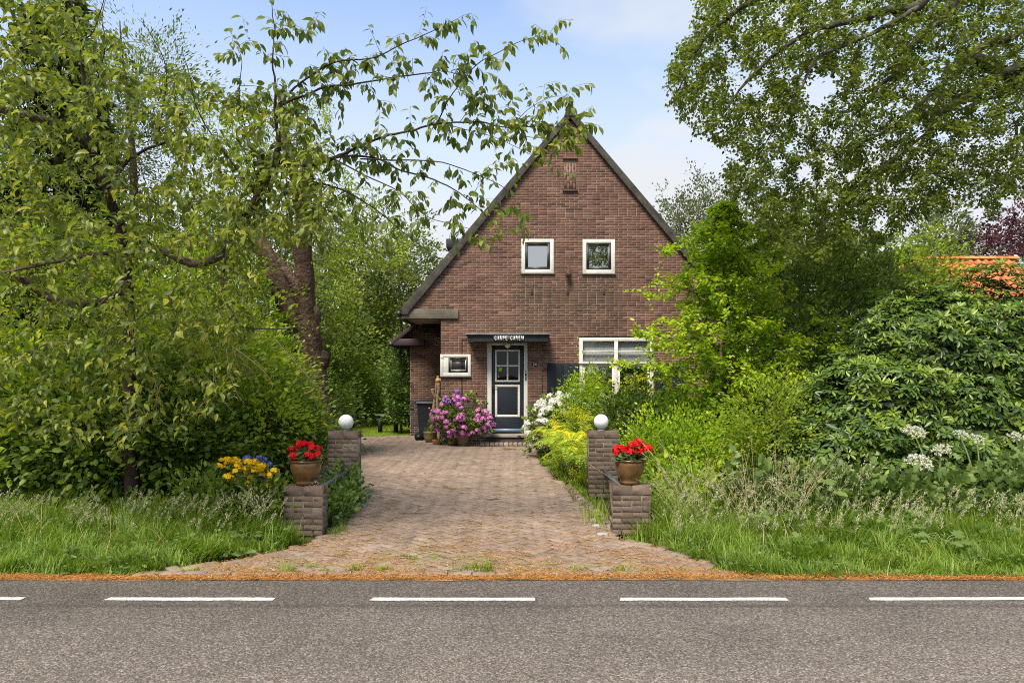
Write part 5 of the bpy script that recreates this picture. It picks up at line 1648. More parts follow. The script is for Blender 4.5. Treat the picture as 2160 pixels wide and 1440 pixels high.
#@@CHERRY
cd = 8.2
cherry = thing('cherry_tree', 'wide spreading cherry tree with drooping leaves left of the driveway', 'tree', (W(278, 900, cd)[0], cd, -.03))
rng = np.random.default_rng(500)
tb = MB(); NODES, RADS = [], []


LIMB = .82


def limb(pix, r, sides=8, sm=4, keep=True):
    p = smooth_path([W(*q) for q in pix], sm)
    p += rng.normal(size=p.shape) * np.minimum(.006, r[0] * .12)
    rr = np.interp(np.linspace(0, 1, len(p)), np.linspace(0, 1, len(r)), r) * LIMB * (1 + rng.normal(size=len(p)) * .05)
    tb.tube(p, rr, sides, rng.uniform(0, 1))
    if keep:
        NODES.extend(list(p)); RADS.extend(list(rr))
    return p


limb([(280, 1090, 8.2), (278, 980, 8.2), (275, 860, 8.2), (272, 720, 8.15), (270, 620, 8.1), (268, 540, 8.0)], [.10, .085, .08, .075], 10)
limb([(268, 545, 8.0), (256, 490, 7.9), (240, 443, 7.8), (228, 405, 7.7), (208, 358, 7.6), (193, 320, 7.5), (182, 297, 7.45), (181, 240, 7.4), (182, 200, 7.35), (176, 150, 7.3), (162, 70, 7.2), (150, -10, 7.1)], [.072, .066, .06, .045, .035, .022, .012])
limb([(182, 303, 7.45), (155, 283, 7.2), (127, 263, 7.0), (67, 248, 6.8), (0, 233, 6.6), (-80, 215, 6.5)], [.045, .05, .048, .042, .03])
limb([(233, 385, 7.7), (255, 355, 7.7), (277, 333, 7.7), (330, 307, 7.6), (390, 292, 7.6)], [.035, .028, .02, .012])
limb([(268, 545, 8.0), (292, 531, 7.8), (345, 530, 7.7), (382, 548, 7.6), (425, 555, 7.55), (467, 537, 7.5), (485, 505, 7.4), (503, 470, 7.3), (528, 438, 7.2), (545, 412, 7.1), (565, 372, 7.0), (578, 340, 6.9), (588, 300, 6.8)], [.06, .058, .056, .055, .052, .045, .034])
limb([(292, 531, 7.8), (240, 535, 7.3), (194, 537, 6.9), (100, 556, 6.5), (0, 578, 6.2), (-60, 590, 6.1)], [.032, .028, .022, .015, .008])
limb([(262, 610, 8.1), (200, 640, 7.9), (113, 631, 7.8), (70, 605, 7.7), (32, 583, 7.6), (-30, 570, 7.5)], [.05, .055, .06, .055, .04])
limb([(588, 300, 6.8), (583, 262, 6.7), (580, 230, 6.6), (582, 190, 6.5), (575, 130, 6.4), (578, 60, 6.3), (574, 10, 6.2)], [.03, .022, .014, .007, .004], 6)
limb([(585, 226, 6.6), (612, 212, 6.6), (644, 202, 6.55), (688, 184, 6.5), (753, 177, 6.5), (843, 162, 6.5), (897, 155, 6.5), (933, 150, 6.5), (977, 159, 6.5)], [.016, .013, .010, .007, .003], 6)
limb([(588, 221, 6.6), (615, 192, 6.5), (644, 168, 6.5), (688, 139, 6.4), (731, 127, 6.4), (789, 122, 6.35), (847, 94, 6.3), (908, 68, 6.3), (966, 40, 6.25)], [.014, .011, .008, .003], 6)
limb([(582, 340, 6.9), (610, 345, 6.95), (640, 350, 7.0), (685, 340, 7.0), (717, 328, 7.0), (753, 311, 7.0), (807, 289, 7.0), (861, 277, 7.0), (922, 262, 7.0), (1005, 258, 7.0), (1078, 269, 7.0), (1143, 265, 7.0), (1205, 268, 7.0), (1235, 262, 7.0)], [.028, .026, .022, .017, .013, .009, .005, .003], 7)
limb([(922, 262, 7.0), (940, 222, 6.95), (962, 188, 6.9), (1005, 137, 6.85), (1049, 112, 6.8), (1099, 87, 6.8), (1160, 70, 6.8)], [.009, .007, .005, .0025], 5)
limb([(970, 258, 7.0), (990, 232, 7.0), (1023, 210, 7.0), (1075, 190, 7.0)], [.005, .0025], 5)
limb([(1078, 269, 7.0), (1114, 231, 7.0), (1161, 206, 7.0), (1200, 203, 7.0)], [.005, .0025], 5)
limb([(940, 262, 7.0), (987, 275, 6.95), (1041, 289, 6.9), (1096, 314, 6.9), (1136, 337, 6.85)], [.006, .0025], 5)
limb([(1080, 270, 7.0), (1110, 288, 6.9), (1160, 292, 6.9), (1185, 300, 6.9)], [.005, .0025], 5)
limb([(640, 350, 7.0), (717, 331, 6.9), (789, 333, 6.9), (843, 358, 6.9), (915, 379, 6.9), (970, 408, 6.9), (1022, 452, 6.9), (1046, 490, 6.9)], [.016, .012, .008, .003], 6)
limb([(760, 335, 6.9), (825, 338, 6.8), (870, 338, 6.8), (933, 343, 6.8), (998, 365, 6.8), (1060, 394, 6.8), (1095, 432, 6.8)], [.010, .007, .003], 6)
limb([(700, 333, 6.9), (770, 370, 6.8), (843, 405, 6.8), (897, 455, 6.8), (980, 480, 6.8), (1045, 498, 6.8)], [.010, .006, .003], 5)
limb([(600, 350, 6.9), (650, 380, 6.9), (720, 400, 6.9), (790, 440, 6.9), (850, 490, 6.9), (905, 530, 6.9)], [.014, .009, .003], 5)
limb([(505, 470, 7.3), (540, 450, 7.0), (590, 460, 6.8), (660, 430, 6.7), (740, 480, 6.6)], [.014, .008, .003], 5)
limb([(480, 510, 7.4), (470, 610, 6.9), (495, 665, 6.6), (520, 690, 6.5), (600, 693, 6.4), (660, 685, 6.4), (700, 705, 6.4)], [.016, .010, .007, .004], 6)
limb([(560, 385, 7.0), (545, 340, 6.9), (520, 280, 6.8), (505, 200, 6.7), (510, 130, 6.6), (500, 100, 6.6)], [.012, .007, .003], 5)
limb([(540, 412, 7.1), (480, 330, 6.9), (420, 240, 6.8), (400, 160, 6.7), (385, 110, 6.6)], [.014, .008, .003], 5)
limb([(330, 307, 7.6), (345, 220, 7.4), (350, 140, 7.2), (310, 60, 7.1), (290, 40, 7.1)], [.012, .007, .003], 5)
limb([(180, 250, 7.4), (220, 110, 7.0), (215, 40, 6.9), (225, -10, 6.9)], [.012, .007, .003], 5)
limb([(165, 90, 7.2), (195, 70, 7.1), (210, 30, 7.1), (222, -10, 7.0)], [.010, .005], 5)
tb.build('trunk', 'cherry_bark', cherry, smooth=True)
TG = []
EX = []
while len(TG) < 1650:      # the leafy mass left of the driveway
    px, py = rng.uniform(-60, 690), rng.uniform(-30, 960)
    ytop = np.interp(px, [-60, 130, 230, 300, 400, 470, 560, 690], [-60, -40, 40, 150, 150, 200, 180, 300])
    ybot = np.interp(px, [-60, 100, 250, 420, 520, 620, 690], [900, 920, 960, 900, 800, 640, 560])
    if not ytop < py < ybot: continue
    hole = (((px - 300) / 60) ** 2 + ((py - 330) / 55) ** 2 < 1) or (((px - 430) / 55) ** 2 + ((py - 255) / 45) ** 2 < .6)
    if hole and rng.uniform() < .93: continue
    if py > 560 and rng.uniform() < .45: continue
    if 550 < px and py > 510: continue
    TG.append(W(px, py, rng.uniform(5.9, 8.2) if py < 650 else rng.uniform(6.2, 7.9)))
BOUGH = [q for q in NODES if CX + q[0] * F / q[1] > 490 and HY - (q[2] - CH) * F / q[1] < 500]
while len(EX) < 640:     # along the boughs that reach over to the gable
    p = BOUGH[rng.integers(len(BOUGH))] + rng.normal(size=3) * np.array([.17, .12, .13]) + np.array([.06, 0, .03])
    EX.append(p); continue
    px = rng.uniform(560, 1200)
    y0 = np.interp(px, [560, 640, 760, 1000, 1200], [20, 90, 70, 150, 262])
    y1 = np.interp(px, [560, 700, 860, 1000, 1060, 1100, 1200], [470, 480, 470, 490, 480, 320, 275])
    py = rng.uniform(y0, y1)
    p = W(px, py, rng.uniform(6.5, 7.1))
    dn = np.min(np.linalg.norm(np.array(NODES) - p, axis=1))
    if .06 < dn < .30: EX.append(p)
bb = MB()
tw = grow(bb, NODES, [min(r, .03) for r in RADS], np.array(TG), rng, arch=.10, rtip=.0025, rgain=.009)
tw2 = grow(bb, NODES, [min(r, .012) for r in RADS], np.array(EX), rng, arch=.08, rtip=.0016, rgain=.006)
dt = MB()
for k in range(26):
    a0 = W(rng.uniform(120, 620), rng.uniform(560, 820), rng.uniform(6.8, 7.6)); e0 = a0 + np.array([rng.normal() * .25, rng.normal() * .1, -rng.uniform(.25, .7)])
    dt.tube(bezier(a0, (a0 + e0) / 2 + np.array([rng.normal() * .2, 0, -.15]), e0, 9), np.linspace(.0045, .0018, 9), 4, rng.uniform(.6, 1))
dt.build('bare_twig', 'driftwood', cherry, kind='stuff')
bb.build('branch', 'cherry_bark', cherry)
P, A, N = twig_leaves(tw, rng, .036, .1, .50, .40, .85, .32, .015, 8)
P = P + rng.normal(size=P.shape) * .025
T1 = np.clip(rng.normal(.46, .27, len(P)), 0, 1)
P2, A2, N2 = twig_leaves(tw2, rng, .030, .15, .85, .45, .65, .28, .012, 5)
# leaves at the boughs' own tips
tips = [np.array([W(a, b_, c), W(a - 40, b_ + (8 if a > 900 else -5), c), W(a - 80, b_ + 5, c)])[::-1] for a, b_, c in ((1160, 70, 6.8), (1205, 204, 7.0), (1235, 262, 7.0), (1136, 337, 6.85), (1185, 300, 6.9), (1046, 492, 6.9), (1095, 432, 6.8), (966, 40, 6.25), (1075, 190, 7.0), (977, 159, 6.5))]
P3, A3, N3 = twig_leaves(tips, rng, .02, .3, .8, .5, .6, .3, .01)
P2, A2, N2 = np.vstack([P2, P3]), np.vstack([A2, A3]), np.vstack([N2, N3])
T2 = np.clip(rng.normal(.24, .18, len(P2)), 0, 1)  # darker tone imitates leaves seen backlit against the sky
gable = P2[:, 0] > W(1020, 0, 6.9)[0]
T2[gable] = np.clip(T2[gable] + .2, 0, 1)
L2 = .098 * rng.uniform(.55, 1.25, len(P2))
one = np.argsort(-P2[:, 0])[:300]          # these stand apart against the sky: each a leaf of its own
mask = np.ones(len(P2), bool); mask[one] = False
CURL = template([(0, 0, 0), (-.42, .30, .16), (0, .32, 0), (.42, .30, .16), (-.36, .64, .06), (0, .66, -.10), (.36, .64, .06), (.04, .94, -.34)], [(0, 2, 1), (0, 3, 2), (1, 2, 5, 4), (2, 3, 6, 5), (4, 5, 7), (5, 6, 7)])
half = rng.uniform(size=len(P)) < .45
L1 = .098 * rng.uniform(.4, 1.22, len(P)); W1 = L1 * rng.uniform(.40, .58, len(P))
mb = MB().leaves(P[half], A[half], N[half], L1[half], W1[half], T1[half], LEAF8).leaves(P[~half], A[~half], N[~half], L1[~half], W1[~half], T1[~half], CURL)
mb.leaves(P2[mask], A2[mask], N2[mask], L2[mask], L2[mask] * .46, T2[mask], LEAF8)
mb.build('crown', 'cherry_leaf', cherry, kind='stuff')


def single_leaves(root, P, A, N, L, ratio, T, tm, mat, name='leaf'):
    ms = []
    for v in range(8):
        m = MB().leaves(np.zeros((1, 3)), np.array([[0, 1., 0]]), np.array([[0, 0, 1.]]), 1.0, ratio, np.array([v / 7]), tm)
        me = m.mesh(name); me.materials.append(MATS[mat]); ms.append(me)
    A = unit(A); S = unit(np.cross(A, N)); N2_ = np.cross(S, A)
    for p, a, s, n_, l, t in zip(P, A, S, N2_, L, T):
        M = Matrix(((s[0] * l, a[0] * l, n_[0] * l, p[0]), (s[1] * l, a[1] * l, n_[1] * l, p[1]), (s[2] * l, a[2] * l, n_[2] * l, p[2]), (0, 0, 0, 1)))
        inst(name, ms[int(round(float(t) * 7))], root, M)


single_leaves(cherry, P2[one], A2[one], N2[one], L2[one], .46, T2[one], LEAF8, 'cherry_leaf')

#@@BEECH
beech = thing('beech_tree', 'big beech whose boughs sweep in from the upper right', 'tree', (11.5, 12.5, -.03))
rng = np.random.default_rng(600)
tb = MB(); NODES, RADS = [], []
t0 = smooth_path([(11.5, 12.5, -.1), (11.4, 12.5, 2), (11.5, 12.4, 4), (11.3, 12.3, 7), (11.4, 12.3, 11)])
tb.tube(t0, np.linspace(.5, .22, len(t0)), 12, .5)
S0 = lambda z: (CX + 11.35 * F / 12.3, HY - (z - CH) * F / 12.3, 12.3)
limb([S0(5.2), (2260, 215, 11.9), (2160, 170, 11.5), (2111, 150, 11.3), (2078, 134, 11.2), (2055, 118, 11.2)], [.20, .17, .15, .13, .10], 9)
limb([S0(6.0), (2260, 110, 11.6), (2160, 136, 11.2), (2104, 163, 11.0), (2041, 202, 10.8), (1971, 249, 10.6), (1956, 280, 10.5), (1925, 331, 10.3), (1893, 373, 10.2)], [.14, .11, .085, .075, .05, .03, .015], 8)
limb([S0(6.4), (2230, 60, 11.4), (2123, 82, 11.0), (2049, 113, 10.9), (2010, 163, 10.8), (1964, 198, 10.6), (1932, 229, 10.5), (1890, 262, 10.4), (1820, 300, 10.3), (1760, 330, 10.2)], [.10, .07, .06, .045, .03, .016], 8)
limb([S0(4.6), (2230, 180, 11.8), (2160, 183, 11.6), (2104, 202, 11.5), (2057, 218, 11.4), (1990, 250, 11.3)], [.09, .07, .05, .03, .015], 7)
limb([S0(8.5), (2120, -120, 11.0), (2018, 0, 10.6), (1987, 39, 10.5), (1925, 97, 10.4), (1890, 156, 10.3), (1862, 175, 10.2), (1820, 230, 10.1), (1790, 290, 10.0)], [.11, .09, .07, .05, .03, .014], 8)
limb([S0(8.8), (2060, -110, 10.6), (1944, 8, 10.3), (1866, 23, 10.2), (1808, 43, 10.1), (1730, 60, 10.0), (1640, 110, 9.9), (1560, 190, 9.8), (1500, 280, 9.7)], [.12, .10, .075, .05, .03, .010], 8)
limb([(1944, 8, 10.3), (1905, 35, 10.1), (1808, 86, 9.9), (1722, 124, 9.8), (1691, 183, 9.7), (1640, 260, 9.6), (1600, 330, 9.5)], [.05, .04, .03, .018, .008], 7)
limb([S0(9.5), (1900, -160, 10.5), (1700, -60, 10.2), (1560, 20, 10.0), (1480, 90, 9.9), (1430, 190, 9.8)], [.10, .07, .04, .01], 7)
limb([(1956, 280, 10.5), (1880, 340, 10.4), (1800, 400, 10.3), (1740, 470, 10.2), (1700, 540, 10.1)], [.03, .02, .008], 6)
limb([S0(4.0), (2240, 300, 12), (2150, 250, 12), (2145, 320, 11.9), (2120, 370, 11.9), (2070, 400, 11.8)], [.08, .05, .03, .02, .008], 6)
tb.build('trunk', 'beech_bark', beech, smooth=True)
TG = []
while len(TG) < 3300:
    px, py = rng.uniform(1400, 2230), rng.uniform(-60, 560)
    xl = np.interp(py, [-60, 0, 60, 130, 190, 250, 290, 300, 330, 390, 420, 560], [1490, 1470, 1455, 1412, 1406, 1425, 1465, 1500, 1545, 1505, 1560, 1600])
    yb = np.interp(px, [1400, 1470, 1530, 1580, 1640, 1700, 1760, 1900, 1960, 2040, 2060, 2090, 2120, 2230], [240, 305, 400, 450, 560, 590, 540, 500, 450, 430, 380, 490, 400, 430])
    if px < xl or py > yb: continue
    if ((px - 1725) / 26) ** 2 + ((py - 200) / 36) ** 2 < 1 or ((px - 1565) / 25) ** 2 + ((py - 175) / 30) ** 2 < 1: continue
    TG.append(W(px, py, rng.uniform(9.2, 12.8)))
bb = MB()
tw = grow(bb, NODES, [min(r, .03) for r in RADS], np.array(TG), rng, arch=.12, rtip=.003, rgain=.010)
bb.build('branch', 'beech_bark', beech)
P, A, N = twig_leaves(tw, rng, .012, .0, .35, .6, .75, .35, 0, 20)
P = P + rng.normal(size=P.shape) * .042
MB().leaves(P, A, N, .070 * rng.uniform(.55, 1.2, len(P)), .046, np.clip(rng.normal(.45, .24, len(P)), 0, 1), LEAF4).build('crown', 'beech_leaf', beech)

#@@HORNBEAM
hd_ = 11.4
hb = thing('hornbeam_tree', 'young bright green hornbeam hiding the right side of the gable', 'tree', (W(1530, 900, hd_)[0], hd_, -.03))
rng = np.random.default_rng(700)
tb = MB(); NODES, RADS = [], []
limb([(1535, 1010, hd_), (1532, 900, hd_), (1528, 780, hd_), (1531, 660, hd_), (1527, 560, hd_), (1532, 480, hd_), (1530, 440, hd_)], [.07, .06, .05, .035, .02, .006], 8)
for k in range(26):
    py = rng.uniform(500, 930); a = rng.uniform(0, 6.28)
    half = np.interp(py, [440, 520, 600, 700, 800, 930], [.25, .75, 1.15, 1.3, 1.15, 1.0])
    s = W(1530, py, hd_); e = s + np.array([math.cos(a) * half, math.sin(a) * half * .9, rng.uniform(.15, .5)])
    p = bezier(s, (s + e) / 2 + np.array([0, 0, .12]), e, 8); r = np.linspace(.018, .005, 8)
    tb.tube(p, r, 5, rng.uniform()); NODES += list(p); RADS += list(r)
tb.build('trunk', 'bark', hb, smooth=True)
TG = []
while len(TG) < 2300:
    py = rng.uniform(430, 985); z = W(0, py, hd_)[2]
    half = np.interp(py, [430, 470, 520, 600, 680, 780, 880, 985], [.18, .50, 1.0, 1.45, 1.65, 1.62, 1.45, 1.3]) * (.8 + .32 * math.sin(py * .045 + 1) * math.sin(py * .021))
    a = rng.uniform(0, 6.28); q = math.sqrt(rng.uniform(.05, 1.15))
    half *= .72 + .30 * math.sin(3 * a + py * .03) + .28 * math.sin(5 * a - py * .055 + 2) + .1
    TG.append(np.array([W(1530, py, hd_)[0] + math.cos(a) * half * q, hd_ + math.sin(a) * half * q * .9, z]))
for (px, py) in ((1365, 605), (1372, 645), (1380, 690), (1395, 560), (1390, 730), (1378, 770), (1410, 520), (1440, 500), (1383, 590)):
    TG.append(W(px, py, 11.2))
bb = MB(); tw = grow(bb, NODES, RADS, np.array(TG), rng, arch=.05, rtip=.002, rgain=.007)
bb.build('branch', 'bark', hb)
P, A, N = twig_leaves(tw, rng, .020, .0, .25, .6, .75, .35, 0, 16)
P = P + rng.normal(size=P.shape) * .03
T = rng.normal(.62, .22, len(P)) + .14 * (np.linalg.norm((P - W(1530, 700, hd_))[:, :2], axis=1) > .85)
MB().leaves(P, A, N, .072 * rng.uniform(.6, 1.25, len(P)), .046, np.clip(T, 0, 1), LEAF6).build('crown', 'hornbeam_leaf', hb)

#@@SHRUBS
GS = 'shrubs in the front garden bed'
hedge('wiry shrub with yellow shoots in front of the navy shutter', 1235, 880, 13.6, (.40, .35, .46), 'hornbeam_leaf', 431, 240, 22, .055, group=GS, tone=(.55, .25), extra=[(-.18, 0, .35, (.22, .2, .42)), (.12, 0, .5, (.2, .2, .35))], lo=.4)
hedge('loose shrub with big yellow-green leaves under the window', 1330, 885, 12.6, (.5, .4, .42), 'yellow_leaf', 432, 80, 10, .085, group=GS, tone=(.45, .25), extra=[(.1, 0, .45, (.40, .3, .35))], lo=.3)
hedge('dark glossy shrub behind the globe lamp', 1325, 905, 11.2, (.45, .4, .55), 'hedge_leaf', 433, 200, 24, .08, group=GS, tone=(.2, .15))
hedge('low light green shrub behind the geranium pot', 1420, 955, 9.9, (.75, .6, .45), 'hornbeam_leaf', 434, 420, 26, .055, group=GS, tone=(.55, .2), extra=[(.4, .1, -.1, (.5, .5, .4))])
hedge('leafy shrub between the hornbeam and the window', 1480, 905, 12.4, (.7, .5, .6), 'hornbeam_leaf', 435, 240, 24, .06, group=GS, tone=(.4, .2))
hedge('deep green shrub at the hornbeam foot', 1560, 985, 10.2, (.8, .6, .5), 'hornbeam_leaf', 436, 380, 26, .06, group=GS, tone=(.25, .18))
hedge('yellow-leaved shrub beside the rhododendron', 1625, 915, 9.2, (.42, .4, .62), 'bright_leaf', 437, 200, 24, .05, group=GS, tone=(.6, .2))
hedge('dark spreading small-leaved tree behind the rhododendron', 1735, 660, 13.4, (.95, .8, .60), 'hedge_leaf', 438, 200, 40, .08, rough=.55, lo=.45, name='spreading_tree', group=GS, tone=(.35, .22), extra=[(.1, .3, .55, (.7, .6, .5)), (-.5, 0, -.25, (.6, .5, .4)), (1.0, .5, .6, (.8, .6, .5))], stem_r=.05)
hedge('airy green shrub between hornbeam and rhododendron top', 1690, 560, 14.5, (1.2, .9, 1.0), 'far_leaf', 439, 190, 40, .10, rough=.55, group=GS, tone=(.45, .2), extra=[(1.6, .6, -.1, (1.0, .8, .8))], lo=.4)
hedge('dark shrub behind the rhododendron and hornbeam', 1670, 830, 12.6, (1.3, .8, 1.3), 'hedge_leaf', 440, 220, 40, .10, group=GS, tone=(.4, .2), rough=.5, lo=.5)

#@@RHODODENDRON
rng = np.random.default_rng(800)
rh = thing('rhododendron', 'huge glossy rhododendron bush at the right behind the verge', 'shrub', (6.2, 10.2, -.03))


def E(px, py, d, r): return (tuple(W(px, py, d)), r)


ells = [E(2090, 812, 10.2, (1.65, 1.3, 1.50)), E(1940, 830, 10.0, (1.3, 1.2, 1.52)), E(1830, 900, 9.6, (1.15, 1.0, 1.15)), E(1770, 960, 9.3, (.85, .8, .85)), E(2010, 960, 9.3, (1.3, .8, .80)),
        E(2200, 850, 10.2, (1.5, 1.3, 1.35)), E(1890, 1010, 8.7, (.6, .5, .42)), E(2160, 980, 9.1, (1.0, .7, .75))]
C, D = shell_points(ells, 12500, rng, lo=.84, hi=1.03, zmin=.12, rough=.14)
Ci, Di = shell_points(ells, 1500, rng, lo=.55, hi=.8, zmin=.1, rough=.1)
front = D[:, 1] < .45
C, D = C[front], D[front]
C = C + D * (.06 * np.sin(C[:, 2] * 9 + 1.6 * np.sin(C[:, 0] * 2.1) + C[:, 0] * 1.3) + .05 * np.sin(C[:, 0] * 7))[:, None]
P, A, N, T, Lr = [], [], [], [], []
for (cs, ds, dk) in ((C, D, 0), (Ci, Di, .25)):  # inner rosettes toned darker: shade inside the bush put into colour
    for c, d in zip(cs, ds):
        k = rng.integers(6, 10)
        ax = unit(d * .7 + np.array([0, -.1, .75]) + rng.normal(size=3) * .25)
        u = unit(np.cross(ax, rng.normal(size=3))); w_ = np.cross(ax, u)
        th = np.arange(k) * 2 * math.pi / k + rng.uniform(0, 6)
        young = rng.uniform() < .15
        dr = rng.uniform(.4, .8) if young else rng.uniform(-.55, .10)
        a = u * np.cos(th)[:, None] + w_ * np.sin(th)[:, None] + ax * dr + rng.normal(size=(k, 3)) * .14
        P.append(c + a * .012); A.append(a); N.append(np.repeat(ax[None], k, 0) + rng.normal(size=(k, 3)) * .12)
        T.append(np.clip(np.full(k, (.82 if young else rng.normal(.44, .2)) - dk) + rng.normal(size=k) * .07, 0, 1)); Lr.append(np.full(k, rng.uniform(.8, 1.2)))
P, A, N, T, Lr = np.vstack(P), np.vstack(A), np.vstack(N), np.concatenate(T), np.concatenate(Lr)
L = .100 * Lr * rng.uniform(.75, 1.15, len(P))
RHL = template([(0, 0, 0), (.16, .1, .01), (.5, .5, .05), (.36, .8, .01), (0, 1, -.03), (-.36, .8, .01), (-.5, .5, .05), (-.16, .1, .01), (0, .5, -.01), (0, .8, -.04)],
               [(0, 1, 2, 8), (8, 2, 3, 9), (9, 3, 4), (9, 4, 5), (8, 9, 5, 6), (0, 8, 6, 7)])
vis = (P[:, 1] < 9.2) & (P[:, 0] < 2.12 / 2.88 * P[:, 1]) & (P[:, 2] > .5)
one = np.argsort(np.where(vis, P[:, 1], 99) + rng.uniform(0, .5, len(P)))[:300]
mask = np.ones(len(P), bool); mask[one] = False
Cf, Df = shell_points(ells, 15000, rng, lo=.5, hi=.9, zmin=.05, rough=.12)  # filler leaves, their dark tone standing in for the shaded interior
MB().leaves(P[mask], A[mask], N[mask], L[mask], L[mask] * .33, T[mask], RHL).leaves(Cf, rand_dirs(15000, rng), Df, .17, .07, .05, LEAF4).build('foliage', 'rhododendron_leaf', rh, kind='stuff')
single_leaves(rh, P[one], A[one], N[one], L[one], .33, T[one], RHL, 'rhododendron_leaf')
sb = MB()
b0 = np.array([6.2, 10.2, -.05]); main = []
for k in range(14):
    e = C[rng.integers(len(C))]; s0 = b0 + np.array([rng.normal() * .6, rng.normal() * .25, 0])
    p = bezier(s0, s0 * .4 + e * .6 + np.array([0, 0, .1]), e, 8); sb.tube(p, np.linspace(.045, .008, 8), 6, .2); main += list(p[2:])
grow(sb, main, [.015] * len(main), C[rng.choice(len(C), 260, replace=False)], rng)
sb.build('branch', 'bark', rh)
# spent brown trusses
sp = MB()
for c, d in zip(C[rng.choice(len(C), 150, replace=False)], D):
    k = 10; a = rand_dirs(k, rng) * [1, 1, .6] + [0, 0, .7]
    sp.leaves(np.repeat((c + [0, -.02, .02])[None], k, 0), a, rand_dirs(k, rng), .05, .008, rng.uniform(0, .4, k), LEAF4)
sp.build('spent_truss', 'old_bark', rh, kind='stuff')

#@@FERNS
rng = np.random.default_rng(900)


def fern(lb, x, y, z, r, h, tone, seed, nf=11):
    rng = np.random.default_rng(seed)
    root = thing('fern', lb, 'fern', (x, y, z), 'ferns along the driveway edge')
    rb_ = MB()
    for k in range(nf):
        a = k * 2 * math.pi / nf + rng.uniform(-.3, .3); q = r * rng.uniform(.75, 1.15); hh = h * rng.uniform(.7, 1.1)
        s = np.array([x, y, z]); e = s + np.array([math.cos(a) * q, math.sin(a) * q, hh * rng.uniform(.35, .8)])
        m_ = s + np.array([math.cos(a) * q * .35, math.sin(a) * q * .35, hh * 1.2])
        p = bezier(s, m_, e, 30)
        rb_.tube(p[::3], np.linspace(.004, .0012, 10), 4, .5, cap=False)
        tg = unit(np.gradient(p, axis=0)); side = unit(np.cross(tg, [0, 0, 1.0])); up = np.cross(side, tg)
        fm_ = MB()
        t = np.linspace(0, 1, 30); pl = .115 * np.sin(np.clip((t - .12) / .88, 0, 1) ** .7 * math.pi * .94 + .06) * (h / .75) * 1.15
        ok = t > .14
        for sg in (-1, 1):
            A_ = side[ok] * sg + tg[ok] * .28 - up[ok] * .12 + rng.normal(size=(ok.sum(), 3)) * .06
            fm_.leaves(p[ok], A_, up[ok], np.maximum(pl[ok], .012), .017 * (h / .75), np.clip(rng.normal(tone, .17) + rng.normal(size=ok.sum()) * .07, 0, 1), LEAF4)
        fm_.build('frond', 'fern_leaf', root)
    rb_.build('stem', 'stalk', root)


fl = ['feathery fern at the driveway bend nearest the steps', 'pale fern arching over the driveway bricks', 'golden fern in the middle of the bed', 'broad fern just left of the globe lamp', 'yellowing fern behind the tall pillar',
      'low fern by the pillar foot', 'green fern under the white hydrangea', 'upright fern with yellow tips', 'small fern at the bed edge', 'lime fern between the golden ones', 'fern leaning onto the tall pillar', 'tall back fern below the wiry shrub', 'fern beside the dark glossy shrub']
fp = [(1155, 965, 13.6), (1175, 995, 11.9), (1195, 950, 12.6), (1235, 930, 11.2), (1255, 900, 12.4), (1228, 1035, 10.3), (1160, 925, 14.0), (1210, 905, 12.8), (1190, 1010, 11.3), (1215, 970, 11.2), (1240, 990, 10.4), (1190, 885, 13.8), (1285, 910, 12.0)]
for k, ((px, py, d), lb) in enumerate(zip(fp, fl)):
    x = W(px, py, d)[0] + .10
    fern(lb, x, d, 0, R.uniform(.50, .66), R.uniform(.72, .98), [.40, .22, .72, .45, .65, .15, .12, .68, .22, .42, .5, .3, .2][k], 910 + k, 12)
# golden feathery flower plumes standing among the ferns
for k, (px, py, d, lb) in enumerate(((1170, 905, 13.2, 'yellow plume flower near the white hydrangea'), (1205, 935, 12.0, 'yellow plume flower in the middle of the ferns'), (1180, 965, 12.2, 'low yellow plume flower over the driveway edge'),
                                     (1235, 885, 12.4, 'tall yellow plume flower behind the pillar'), (1245, 945, 10.6, 'yellow plume flower touching the tall pillar'), (1205, 870, 13.4, 'slender yellow plume flower under the wiry shrub'), (1222, 1005, 10.8, 'yellow plume flower by the pillar foot'))):
    c = W(px, py, d); root = thing('goldenrod', lb, 'flowers', (c[0], d, 0), 'golden plumes among the ferns'); rg = np.random.default_rng(940 + k)
    m = MB(); fb = MB(); n_ = 420
    for q in range(7):
        e = c + rg.normal(size=3) * np.array([.11, .11, .07]); m.tube(bezier(np.array([c[0], d, 0]), np.array([c[0], d, c[2] * .6]), e, 5), .0035, 4, .6)
        o = rg.normal(size=(60, 3)) * np.array([.035, .035, .05]); fb.leaves(e + o, unit(o + [0, 0, .06]), rand_dirs(60, rg), .03, .012, np.clip(rg.normal(.8, .15, 60), 0, 1), LEAF4)
        l_ = bezier(np.array([c[0], d, 0]), np.array([c[0], d, c[2] * .6]), e, 12); fb.leaves(np.repeat(l_, 4, 0), rand_dirs(48, rg), rand_dirs(48, rg), .07, .014, .45, LEAF4)
    m.build('stem', 'stalk', root); fb.build('plume', 'fern_leaf', root)

